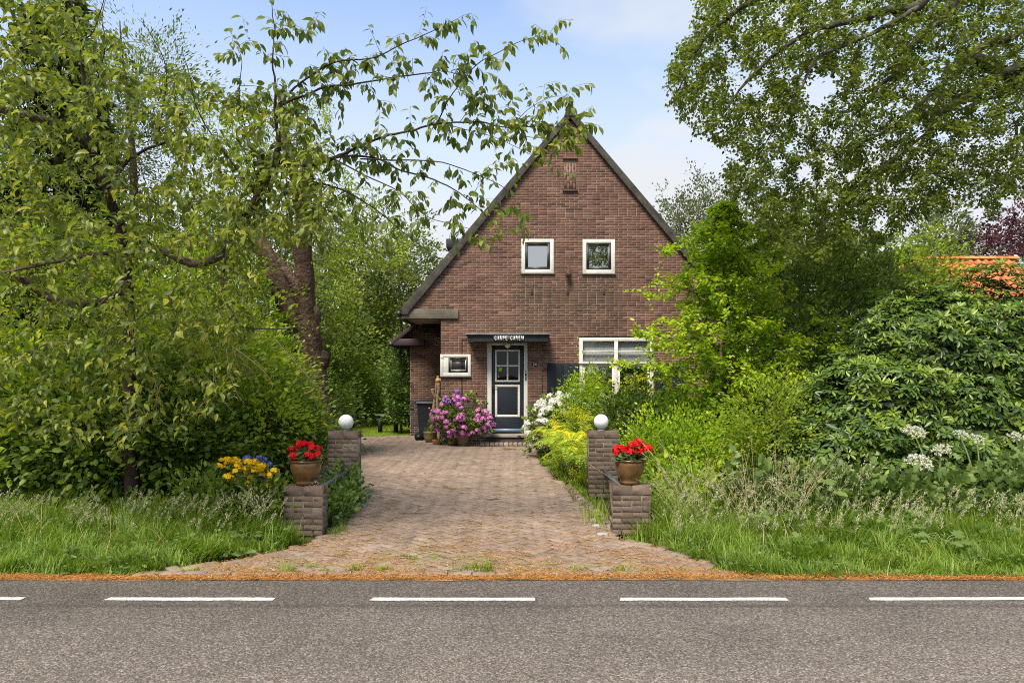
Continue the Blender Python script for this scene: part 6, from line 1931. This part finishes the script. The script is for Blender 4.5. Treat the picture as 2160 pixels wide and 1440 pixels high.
#@@RAGWORT
rng = np.random.default_rng(950)
rw = thing('ragwort', 'yellow ragwort in flower beside the low left brick pillar', 'flowers', (-2.95, 7.6, -.01))
st, fo = MB(), MB()
YEL = head_meshes('flower_cluster', 'yellow_petal', 3, 16, .034, .020, 951, flat=.45, hemi=-.1)
pts = []
for (px, py, n_) in ((472, 978, 3), (488, 972, 5), (500, 985, 4), (478, 1003, 4), (512, 978, 3), (520, 990, 6), (533, 984, 6), (545, 992, 6), (552, 982, 5), (505, 997, 3), (520, 1003, 4), (560, 998, 4), (572, 1000, 3), (578, 996, 2), (555, 1025, 2), (485, 1008, 2), (538, 975, 3), (525, 1008, 2), (499, 968, 2)):
    for q in range(n_): pts.append(W(px + rng.normal() * 6, py + rng.normal() * 4, 7.55 + rng.normal() * .10))
for k in range(9):
    s = np.array([-2.95 + rng.normal() * .14, 7.6 + rng.normal() * .1, -.01]); e = pts[rng.integers(len(pts))]
    p = bezier(s, s * .5 + e * .5 + np.array([0, 0, .1]), e, 9); st.tube(p, np.linspace(.006, .003, 9), 5, .4)
    t = rng.integers(1, 8, 26); fo.leaves(p[t], rand_dirs(26, rng) * [1, 1, .5] + [0, 0, .15], np.tile([0, 0, 1.], (26, 1)), rng.uniform(.06, .11, 26), .035, rng.uniform(0, 1, 26), LOBED)
    for e2 in [pts[i] for i in rng.integers(0, len(pts), 4)]: st.tube([p[6], e2], .002, 4, .6)
st.build('stem', 'stalk', rw); fo.build('foliage', 'hedge_leaf', rw)
place_heads(rw, 'flower_cluster', None, YEL, pts, rng, .9, 1.4, .3)
bl = thing('blue_hydrangea', 'deep blue flower heads behind the yellow ragwort', 'flowers', (-2.85, 7.95, -.01))
pts = [W(548, 967, 7.85), W(555, 972, 7.9), W(503, 983, 7.85), (W(521, 968, 7.9)), W(552, 1000, 7.8), W(553, 1008, 7.8), W(550, 1016, 7.8), W(565, 980, 7.95), W(545, 974, 7.8), W(552, 1022, 7.8)]
place_heads(bl, 'flower_head', None, BLUE, pts, rng, .62, .8, .4)
st = MB(); fo = MB()
for p in pts:
    q = bezier(np.array([-2.85, 7.95, -.01]), np.array([-2.85, 7.95, .3]) * .5 + p * .5, p, 7); st.tube(q, .004, 4, .3)
    fo.leaves(np.repeat(q[2:5], 3, 0), rand_dirs(9, rng) * [1, 1, .4], np.tile([0, 0, 1.], (9, 1)), .09, .05, rng.uniform(0, 1, 9), LEAF6)
st.build('stem', 'stalk', bl); fo.build('foliage', 'hedge_leaf', bl)

#@@IVY
rng = np.random.default_rng(960)
iv = thing('ivy', 'ivy mound spilling between the two brick pillars', 'ivy', (-2.2, 8.9, -.01))
fo, st = MB(), MB()
C, D = shell_points([((-2.24, 8.7, .05), (.24, .75, .24)), ((-2.17, 8.2, .04), (.18, .5, .17)), ((-2.27, 9.3, .10), (.20, .22, .24))], 420, rng, lo=.6, zmin=.01, rough=.15)
P, A, N = clump_leaves(C, D, 5, .05, rng, .2, .6)
fo.leaves(P, A, N, .052 * rng.uniform(.6, 1.3, len(P)), .05, np.clip(rng.normal(.45, .25, len(P)), 0, 1), LOBED)
for (a, b_) in (((714, 1030), (716, 968)), ((744, 1032), (752, 985)), ((735, 1040), (742, 1000)), ((700, 1040), (712, 985))):
    p = bezier(W(*a, 9.50), W((a[0] + b_[0]) / 2 + 4, (a[1] + b_[1]) / 2, 9.49), W(*b_, 9.50), 9); st.tube(p, .004, 4, .2)
    q = np.repeat(p, 5, 0) + rng.normal(size=(45, 3)) * .02 * [1, .3, 1]; q[:, 1] = np.minimum(q[:, 1], 9.515)
    fo.leaves(q, rand_dirs(45, rng) * [1, .2, 1], np.tile([0, -1., .4], (45, 1)), .045, .042, rng.uniform(.3, 1, 45), LOBED)
for k in range(12): st.tube(bezier(np.array([-2.2, 8.9, 0]), C[k] * .6 + np.array([-2.2, 8.9, .1]) * .4, C[k], 5), .004, 4, .2)
fo.build('foliage', 'ivy_leaf', iv); st.build('stem', 'bark', iv)
iw = thing('ivy', 'dark ivy climbing beside the low side wing of the house', 'ivy', (-3.2, 19.6, -.01))
C, D = shell_points([((-3.25, 19.9, 1.5), (.33, .5, 1.2)), ((-3.2, 19.7, .7), (.30, .4, .7))], 260, rng, lo=.6, zmin=.3, rough=.2)
P, A, N = clump_leaves(C, D, 16, .10, rng); fo = MB().leaves(P, A, N, .08, .07, np.clip(rng.normal(.3, .25, len(P)), 0, 1), LEAF4); fo.build('foliage', 'ivy_leaf', iw)
st = MB(); st.tube([(-3.2, 19.7, 0), (-3.2, 19.75, 1.3), (-3.25, 19.85, 2.4)], .04, 6); st.build('stem', 'bark', iw)

#@@HOGWEED
def hogweed(lb, x, y, umbels, seed, rays=20):
    rng = np.random.default_rng(seed)
    root = thing('hogweed', lb, 'flowers', (x, y, -.01), 'hogweed flowering on the right verge')
    st = MB(); b0 = np.array([x, y, -.02]); fo = MB()
    fork = None
    for i, (c, r) in enumerate(umbels):
        c = np.asarray(c); ub = MB(); hub = c - np.array([0, -.01, .07])
        m_ = np.array([x * .6 + c[0] * .4, y, c[2] * .6]); p = bezier(b0, m_, hub, 8); st.tube(p, np.linspace(.013, .007, 8), 6, rng.uniform(.5, 1))
        tilt = unit(np.array([rng.normal() * .3, -.55, 1.0]))
        u = unit(np.cross(tilt, [1, .2, 0])); w_ = np.cross(tilt, u)
        for k in range(rays):
            q = math.sqrt((k + .5) / rays) * r; a = k * 2.399 + rng.uniform(-.2, .2)
            e = c + (u * math.cos(a) + w_ * math.sin(a)) * q - tilt * (q * q / r * .35) + rng.normal(size=3) * .004
            st.tube([hub, e], .0016, 4, .8, cap=False)
            d_ = rand_dirs(40, rng); d_ = d_[(d_ @ tilt) > .0][:16]
            ub.leaves(e + d_ * r * .15 * rng.uniform(.8, 1.1), unit(np.cross(d_, rand_dirs(len(d_), rng)) + d_ * .3), d_, r * .13, r * .12, rng.uniform(0, 1, len(d_)), LEAF4)
            ub.sphere(e, r * .11, 6, 3, .35, (1, 1, .7))
        ub.build('umbel', 'umbel_petal', root)
    st.build('stem', 'stalk', root)
    n_ = 9
    for k in range(n_):
        a = k * 2 * math.pi / n_ + rng.uniform(-.3, .3); q = rng.uniform(.12, .34); z = rng.uniform(.1, .62)
        p = np.array([x + math.cos(a) * q, y + math.sin(a) * q - .05, z])
        lf = MB(); A_ = np.array([[math.cos(a), math.sin(a) - .2, -.15]]); s_ = rng.uniform(.11, .17)
        lf.leaves(p[None], A_, np.array([[0, -.4, 1.]]), s_, s_ * .95, rng.uniform(0, 1), LOBED)
        pA = unit(A_[0]); sd_ = np.cross(pA, [0, 0, 1.])
        lf.leaves(np.array([p + pA * .02] * 2), np.array([pA * .5 + sd_, pA * .5 - sd_]), np.array([[0, -.3, 1.]] * 2), s_ * .7, s_ * .6, rng.uniform(0, 1, 2), LOBED)
        lf.build('leaf', 'herb_leaf', root)


hogweed('hogweed with two big white umbels before the rhododendron', 5.05, 8.1, [(W(1930, 905, 8.2), .125), (W(1942, 968, 8.0), .15), (W(1985, 945, 8.1), .10)], 971, 26)
hogweed('hogweed with twin white umbels on tall pale stems', 5.62, 8.15, [(W(2028, 912, 8.2), .085), (W(2062, 922, 8.15), .095)], 972, 18)
hogweed('hogweed cut by the right picture edge', 6.15, 8.1, [(W(2146, 918, 8.15), .10), (W(2175, 940, 8.1), .09)], 973, 18)
hogweed('small hogweed with a greenish seed umbel', 3.35, 7.5, [(W(1632, 1012, 7.5), .06)], 974, 10)

# other broad-leaved plants low on the verges
k_ = 0
for (px, py, d, s_, lb) in ((1700, 1130, 6.75, .17, 'grey-green broad-leaved herb low in the right verge grass'), (1990, 1125, 6.6, .20, 'large lobed herb at the front of the right verge'), (1960, 1075, 7.3, .19, 'broad lobed herb under the hogweed stems'),
                            (2110, 1110, 7.0, .19, 'lobed herb in the verge at the right picture edge'), (1600, 1085, 7.1, .15, 'pale herb behind the seeding grass'), (1830, 1060, 7.6, .17, 'herb at the foot of the rhododendron'), (2060, 1030, 7.7, .18, 'tall leafy herb between the hogweeds'),
                            (160, 1150, 6.5, .11, 'small herb in the left verge grass'), (390, 1130, 6.7, .12, 'round-leaved herb in the left verge'), (520, 1120, 6.9, .13, 'dark herb beside the ragwort'), (510, 1170, 6.5, .12, 'dock plant at the left verge corner'),
                            (1770, 1095, 7.2, .16, 'spreading herb in the middle of the right verge'), (1900, 1095, 7.0, .17, 'broad-leaved herb among seed heads on the right verge'), (2150, 1060, 7.5, .18, 'leafy herb by the rhododendron at the right edge')):
    c = W(px, py, d); rg = np.random.default_rng(980 + k_); k_ += 1
    root = thing('verge_herb', lb, 'plant', (c[0], d, -.01), 'broad-leaved herbs on the verges')
    st = MB()
    s_ *= .62
    for q in range(13):
        a = q * 2.399; rr = 1.6 * s_ * rg.uniform(.25, 1.1); p = np.array([c[0] + math.cos(a) * rr, d + math.sin(a) * rr * .8, max(.05, c[2] * rg.uniform(.55, 1.05))])
        A_ = np.array([[math.cos(a), math.sin(a) - .25, .1 + rg.normal() * .35]]); z_ = s_ * rg.uniform(.5, .95)
        lf = MB().leaves(p[None], A_, np.array([[rg.normal() * .2, -.45, 1.]]), z_, z_ * .95, rg.uniform(0, 1), LOBED if s_ > .078 else LEAF8); lf.build('leaf', 'herb_leaf', root)
        st.tube(bezier(np.array([c[0], d, -.02]), np.array([c[0], d, p[2]]), p, 5), .0035, 4, .4, cap=False)
    st.build('stem', 'stalk', root)

HB = 'tall weeds at the back of the verges'
for (px, py, d, r, lb, k) in ((545, 1090, 7.55, (.40, .30, .34), 'tall green weeds under the yellow ragwort', 'hedge_leaf'), (440, 1090, 7.6, (.45, .30, .34), 'weedy greenery left of the ragwort', 'hedge_leaf'),
                              (1620, 1060, 7.9, (.55, .35, .36), 'leafy weeds below the hornbeam', 'herb_leaf'), (1760, 1065, 7.9, (.55, .35, .38), 'leafy weeds at the left foot of the rhododendron', 'herb_leaf'),
                              (1900, 1080, 7.9, (.5, .32, .28), 'leafy weeds round the hogweed stems', 'herb_leaf'), (2040, 1070, 8.0, (.5, .35, .34), 'tall leafy weeds before the rhododendron', 'herb_leaf'), (2170, 1060, 8.0, (.5, .35, .38), 'leafy weeds by the cut-off hogweed', 'herb_leaf'),
                              (1440, 1060, 8.0, (.45, .35, .38), 'green weeds behind the right front pillar', 'hornbeam_leaf')):
    c = W(px, py, d)
    bush('weeds', lb, 'weeds', (c[0], d, -.01), [((c[0], d, max(c[2], r[2] * .8)), r)], 150, 7, .085 if k == 'herb_leaf' else .075, .85 if k == 'herb_leaf' else .5, k, 1200 + px, spread=.06, tm=LOBED if k == 'herb_leaf' else LEAF6, stems=8, group=HB, lo=.4, stem_mat='stalk', stem_r=.006)

#@@GRASS
rng = np.random.default_rng(1000)


def verge_front(x): return 5.90 + .05 * np.sin(x * 1.3) + .04 * np.sin(x * 3.7) + .03 * np.sin(x * 11.3)


def on_verge(x, y):
    ok = y > verge_front(x)
    L_ = x < np.interp(y, [5.9, 6.25, 6.6, 7.0, 7.3, 7.6, 8.4], [-3.4, -3.0, -2.55, -2.15, -2.42, -2.30, -2.10])
    R_ = x > np.interp(y, [5.9, 6.25, 6.6, 7.0, 7.35, 7.4, 8.6], [2.0, 1.82, 1.62, 1.46, 1.30, 1.45, 1.30])
    return ok & (L_ | R_)


def grass(name, label, x, y, h, w, mat, lean=.35, tone=(.42, .22), kind='stuff', tuft=0.0):
    n_ = len(x); a = rng.uniform(0, 6.28, n_)
    if tuft:      # blades of one tuft lean the same way
        cell = np.floor(x / tuft + .4 * np.sin(y * 9)) * 7919 + np.floor(y / tuft + .4 * np.sin(x * 8)) * 104729
        a = (cell * .61803) % 6.283 + rng.normal(size=n_) * .75
        hf = (cell * .3571) % 1.0; h = h * (.55 + .75 * hf); lean = lean * (.4 + 1.1 * ((cell * .7321) % 1.0))
        dtone = .22 * (((cell * .4142) % 1.0) - .5)
    else: dtone = 0
    ln = lean * rng.uniform(.2, 1.5, n_)
    A = np.stack([np.cos(a) * ln, np.sin(a) * ln, np.ones(n_)], 1)
    N = np.stack([np.cos(a), np.sin(a), np.full(n_, -.2)], 1) * -1
    P = np.stack([x, y, np.full(n_, -.015)], 1)
    ct = np.clip(rng.normal(tone[0], tone[1], n_) + .12 * np.sin(x * 2.1) * np.sin(y * 3.3) + dtone, 0, 1)
    o = MB().leaves(P, A, N, h, w, ct, GB).build(name, mat)
    return tag(o, label, 'grass', kind=kind)


GB = template([(-.5, 0, 0), (.5, 0, 0), (.42, .4, -.03), (-.42, .4, -.03), (.28, .75, -.14), (-.28, .75, -.14), (0, 1, -.34)], [(0, 1, 2, 3), (3, 2, 4, 5), (5, 4, 6)])
n_ = 200000
x = np.concatenate([rng.uniform(-9.2, -2.0, n_ // 2), rng.uniform(1.3, 9.2, n_ // 2)]); y = rng.uniform(5.85, 8.3, n_) ** 1.0
ok = on_verge(x, y) & (np.abs(x) < y * .80 + 2.6)
x, y = x[ok], y[ok]
back = np.clip((y - 5.95) / 1.4, 0, 1)
cl = .5 + .5 * np.sin(x * 3.1 + 2 * np.sin(y * 2.3)) * np.sin(y * 4.1 + x)
h = (.10 + .17 * back + .06 * cl) * rng.uniform(.35, 1.35, len(x))
grass('verge_grass', 'lush green grass growing along both roadside verges', x, y, h, rng.uniform(.004, .010, len(x)), 'verge_grass', .8, (.36, .24), tuft=.17)
xs_ = rng.uniform(0, len(x), 3200).astype(int)
grass('dead_grass', 'dead straw coloured blades among the verge grass', x[xs_], y[xs_], h[xs_] * rng.uniform(.8, 1.5, 3200), .004, 'dry_straw', .9, (.35, .2), tuft=.3)
xs_ = rng.uniform(0, len(x), 15000).astype(int); n_ = len(xs_); hh = h[xs_] * rng.uniform(.15, .95, n_); a_ = rng.uniform(0, 6.28, n_)
cell = (np.floor(x[xs_] / .22) * 7 + np.floor(y[xs_] / .2) * 13) % 5 < 2; xs_, hh, a_ = xs_[cell], hh[cell], a_[cell]; n_ = len(xs_)
wd = MB().leaves(np.stack([x[xs_], y[xs_], hh], 1), np.stack([np.cos(a_), np.sin(a_) - .3, rng.normal(size=n_) * .25], 1), np.tile([0, -.3, 1.], (n_, 1)) + rng.normal(size=(n_, 3)) * .3, rng.uniform(.02, .065, n_), rng.uniform(.016, .04, n_), np.clip(rng.normal(.4, .25, n_), 0, 1), LEAF6)
tag(wd.build('verge_weeds', 'herb_leaf'), 'small broad-leaved weeds growing through the verge grass', 'weeds', kind='stuff')
# grass further back under the hedge and round the pillars
n_ = 16000
x = np.concatenate([rng.uniform(-9, -2.1, n_ // 2), rng.uniform(1.2, 8, n_ // 2)]); y = rng.uniform(7.2, 9.2, n_)
ok = on_verge(x, y); grass('hedge_grass', 'long thin grass growing up into the hedge foot', x[ok], y[ok], rng.uniform(.2, .5, ok.sum()), .006, 'grass_blade', .4, (.35, .2))
# mown lawn
n_ = 26000
x = rng.uniform(-7, -2.9, n_); y = rng.uniform(18.95, 24, n_)
grass('lawn_grass', 'mown lawn grass beside the brick side wing', x, y, rng.uniform(.03, .08, n_), .009, 'grass_blade', .5, (.62, .15))


def tufts(name, label, cs, per, spread, h, mat='grass_blade', tone=(.45, .22), w=.005, lean=.7):
    cs = np.asarray(cs); k = np.repeat(np.arange(len(cs)), per)
    x = cs[k, 0] + rng.normal(size=len(k)) * spread * cs[k, 2]; y = cs[k, 1] + rng.normal(size=len(k)) * spread * .8 * cs[k, 2]
    grass(name, label, x, y, h * cs[k, 2] * rng.uniform(.4, 1.25, len(k)), w, mat, lean, tone)


# weeds and moss in the joints of the driveway
cs = []
while len(cs) < 1500:
    x_, y_ = rng.uniform(-3, 1.7), 6.0 + rng.exponential(1.0)
    if y_ < 12 and inside(x_, y_, DRIVE): cs.append((x_, y_, rng.uniform(.3, 1.0) * (1.0 if y_ < 6.6 else .6)))
for x_ in np.arange(-2.9, 1.7, .05):
    if rng.uniform() < .5 - .25 * (abs(x_) < .9): cs.append((x_ + rng.normal() * .04, 5.93 + rng.uniform(0, .16), rng.uniform(.4, 1.1)))
for k in range(150): cs.append((rng.uniform(-3.4, -1.9), 5.95 + abs(rng.normal()) * .35, rng.uniform(.4, 1.2)))
for k in range(90): cs.append((rng.uniform(1.0, 2.0), 5.95 + abs(rng.normal()) * .35, rng.uniform(.4, 1.2)))
cs = [c for c in cs if inside(c[0], c[1], DRIVE) or c[1] < 6.1]
tufts('joint_weeds', 'small weeds and moss tufts growing in the driveway joints', cs, 16, .028, .055, tone=(.75, .2), mat='verge_grass')
tufts('edge_tufts', 'long grass tufts at the pillar feet and driveway edge', [(-.30, 6.12, 1.0), (-.22, 6.10, .9), (-.38, 6.1, .7), (1.02, 8.05, 2.2), (1.05, 7.8, 2.0), (1.0, 8.3, 1.8), (1.08, 8.7, 1.6), (1.10, 9.2, 1.4), (.98, 9.0, 1.2), (1.12, 7.5, 1.2), (-1.93, 7.45, .9), (-1.9, 7.6, .8), (-1.98, 7.8, 1.0), (1.42, 7.05, 1.6),
      (1.25, 7.15, 1.0), (-2.3, 7.1, 1.8), (-2.5, 7.05, 2.0), (-2.7, 6.9, 1.8), (.88, 10.2, 1.3), (.95, 9.7, 1.4), (-1.4, 6.1, .8), (-1.15, 6.05, .7), (-2.0, 6.05, .9), (-1.8, 6.15, .6), (1.0, 6.05, .8), (.55, 6.1, .6)], 60, .05, .13, 'grass_blade', (.5, .2), .006, .55)
cs = [(np.interp(t, [0, 1], [1.0, .55]) + rng.normal() * .06 + .08, 9.6 + 4.6 * t, rng.uniform(.5, 1.2)) for t in np.linspace(0, 1, 60)]
tufts('bed_edging', 'low green ground cover along the fern bed edge', cs, 60, .06, .10, 'hedge_leaf', (.6, .2), .018, .8)

# seeding grasses
sh, ss = MB(), MB()
def seed_grass(x, y, h, lean, drx):
    b_ = np.array([x, y, -.02]); e = b_ + np.array([drx * lean * h, rng.normal() * .12 * h, h]); m_ = b_ + np.array([drx * lean * h * .12, 0, h * .72])
    p = bezier(b_, m_, e, 9); ss.tube(p, np.linspace(.0014, .0007, 9), 3, rng.uniform(0, .8), cap=False)
    k = rng.integers(18, 34); t = rng.uniform(.68, 1, k); q = np.stack([np.interp(t, np.linspace(0, 1, 9), p[:, i]) for i in range(3)], 1)
    q += rng.normal(size=(k, 3)) * .005 * (1.3 - t)[:, None] * 3
    d_ = unit(p[-1] - p[-2]); sh.leaves(q, d_ + rng.normal(size=(k, 3)) * .28, rand_dirs(k, rng), rng.uniform(.013, .030, k), .0052, rng.uniform(0, 1, k), LEAF4)
for k in range(620):
    if rng.uniform() < .5: x_, y_ = rng.uniform(-6, -2.4), rng.uniform(6.7, 7.6)
    else: x_, y_ = rng.uniform(1.55, 6), rng.uniform(6.6, 7.6)
    if on_verge(np.array([x_]), np.array([y_]))[0]: seed_grass(x_, y_, rng.uniform(.28, .56), rng.uniform(.05, .45), 1 if rng.uniform() < .85 else -1)
for k in range(150): seed_grass(rng.uniform(1.6, 3.3), rng.uniform(7.2, 7.9), rng.uniform(.45, .75), rng.uniform(.1, .9), rng.choice([-1, -1, 1]))
for k in range(60): seed_grass(rng.uniform(3.0, 3.9), rng.uniform(7.4, 8.0), rng.uniform(.55, .85), rng.uniform(.1, .4), rng.choice([-1, 1]))
for k in range(26): seed_grass(rng.uniform(-3.0, -2.5), rng.uniform(7.0, 7.5), rng.uniform(.4, .62), rng.uniform(.1, .4), rng.choice([-1, 1]))
dsb = MB()
for (ax, ay, tx, ty) in ((1480, 1090, 1312, 888), (1500, 1080, 1392, 935), (1470, 1100, 1355, 955), (1440, 1050, 1370, 950)):
    a = W(ax, ay, 7.6); e = W(tx, ty, 7.3); a[2] = 0
    p = bezier(a, a * .45 + e * .55 + np.array([.05, 0, .12]), e, 12); dsb.tube(p, np.linspace(.003, .0012, 12), 4, .9)
    t = rng.uniform(.6, 1, 46); q = np.stack([np.interp(t, np.linspace(0, 1, 12), p[:, i]) for i in range(3)], 1)
    sh.leaves(q, unit(p[-1] - p[-3]) + rng.normal(size=(46, 3)) * .22, rand_dirs(46, rng), .024, .006, rng.uniform(.3, 1, 46), LEAF4)
for k in range(70):
    ax, ay = rng.uniform(1430, 1700), rng.uniform(1070, 1110); tx = ax + rng.normal() * 55 - (40 if ax < 1560 else -5); ty = ay - rng.uniform(60, 170)
    a = W(ax, ay, rng.uniform(7.2, 7.8)); e = W(tx, ty, a[1] - .05); a[2] = 0
    p = bezier(a, a * .5 + e * .5 + np.array([0, 0, .08]), e, 9); dsb.tube(p, np.linspace(.0022, .001, 9), 3, rng.uniform(.3, 1), cap=False)
    t = rng.uniform(.6, 1, 26); q = np.stack([np.interp(t, np.linspace(0, 1, 9), p[:, i]) for i in range(3)], 1)
    dsb.leaves(q, unit(p[-1] - p[-3]) + rng.normal(size=(26, 3)) * .3, rand_dirs(26, rng), .018, .0042, rng.uniform(.2, 1, 26), LEAF4)
tag(dsb.build('dry_grass', 'dry_straw'), 'tall dry arching grass beside the right front pillar', 'grass', kind='stuff')
tag(sh.build('seed_heads', 'seed_head'), 'pale feathery grass seed heads over the verges', 'grass', kind='stuff')
tag(ss.build('seed_stalks', 'verge_grass'), 'thin straw coloured grass stalks on the verges', 'grass', kind='stuff')

# litter: orange needles along the road, straws blown over the bricks
lm = MB()
n_ = 22000
x = rng.uniform(-7, 7, n_); y = 5.80 + np.abs(rng.normal(size=n_)) * (.05 + .06 * (.5 + .5 * np.sin(x * 2.7 + np.sin(x * 7.1)))) + .06 * (np.abs(x - 1.5) < .7) * rng.uniform(0, 1.5, n_)
a = rng.uniform(0, 6.28, n_)
lm.leaves(np.stack([x, y, rng.uniform(.008, .016, n_)], 1), np.stack([np.cos(a), np.sin(a) * .6, rng.uniform(-.1, .2, n_)], 1), np.tile([0, 0, 1.], (n_, 1)), rng.uniform(.02, .06, n_), .004, rng.uniform(0, 1, n_), LEAF4)
n_ = 24000
x = rng.uniform(-3.3, 2.0, n_); y = 5.95 + rng.exponential(1.0, n_); keep = np.array([inside(p, q, DRIVE) for p, q in zip(x, y)]) & (.5 + .5 * np.sin(x * 5 + 3 * np.sin(y * 4)) * np.sin(y * 7) > rng.uniform(.1, .9, n_)); x, y = x[keep], y[keep]; n_ = len(x); a = rng.uniform(0, 6.28, n_)
lm.leaves(np.stack([x, y, np.array([drive_z(p, q) for p, q in zip(x, y)]) + .006], 1), np.stack([np.cos(a), np.sin(a), rng.uniform(-.02, .1, n_)], 1), np.tile([0, 0, 1.], (n_, 1)), rng.uniform(.015, .05, n_), .004, rng.uniform(0, 1, n_), LEAF4)
tag(lm.build('needle_litter', 'needle_litter'), 'orange fallen needles along the road edge and over the bricks', 'litter', kind='stuff')
lm = MB(); n_ = 1500
x = rng.uniform(-2.3, 1.2, n_); y = 6.0 + rng.exponential(2.6, n_); keep = np.array([inside(p, q, DRIVE) for p, q in zip(x, y)]); x, y = x[keep], y[keep]; n_ = len(x); a = rng.normal(size=n_) * .5
lm.leaves(np.stack([x, y, np.array([drive_z(p, q) for p, q in zip(x, y)]) + .008], 1), np.stack([np.cos(a), np.sin(a), rng.uniform(-.02, .05, n_)], 1), np.tile([0, 0, 1.], (n_, 1)), rng.uniform(.04, .13, n_), .006, rng.uniform(0, 1, n_), LEAF4)
tag(lm.build('straw_litter', 'dry_straw'), 'loose pale straws blown across the brick driveway', 'litter', kind='stuff')

#@@STONES
for (px, py, w_, dd, h_, lb) in ((1270, 1132, .13, .085, .035, 'pale stone block at the foot of the right front pillar'), (1256, 1113, .10, .08, .03, 'pale kerb stone just behind the stone block'), (1250, 1100, .09, .10, .03, 'third pale kerb stone up the driveway edge')):
    x_, y_ = G(px, py); m = MB(); m.cbox(x_ - w_ / 2, x_ + w_ / 2, y_ - dd / 2, y_ + dd / 2, -.01, h_ + .012, .010)
    tag(m.build('kerb_stone', 'pale_stone'), lb, 'stone', 'pale stones along the driveway edge', 'thing')
for k in range(14):
    y_ = 7.75 + k * .21; m = MB(); x_ = np.interp(y_, [7.3, 8.4, 9.3, 11.3], [1.10, 1.05, .93, .77]) + .03
    m.cbox(x_ - .05, x_ + .05, y_ - .1, y_ + .1, -.03, .03 + R.uniform(0, .012), .006, R.random()); m.build('edge_brick', 'paver', drive)
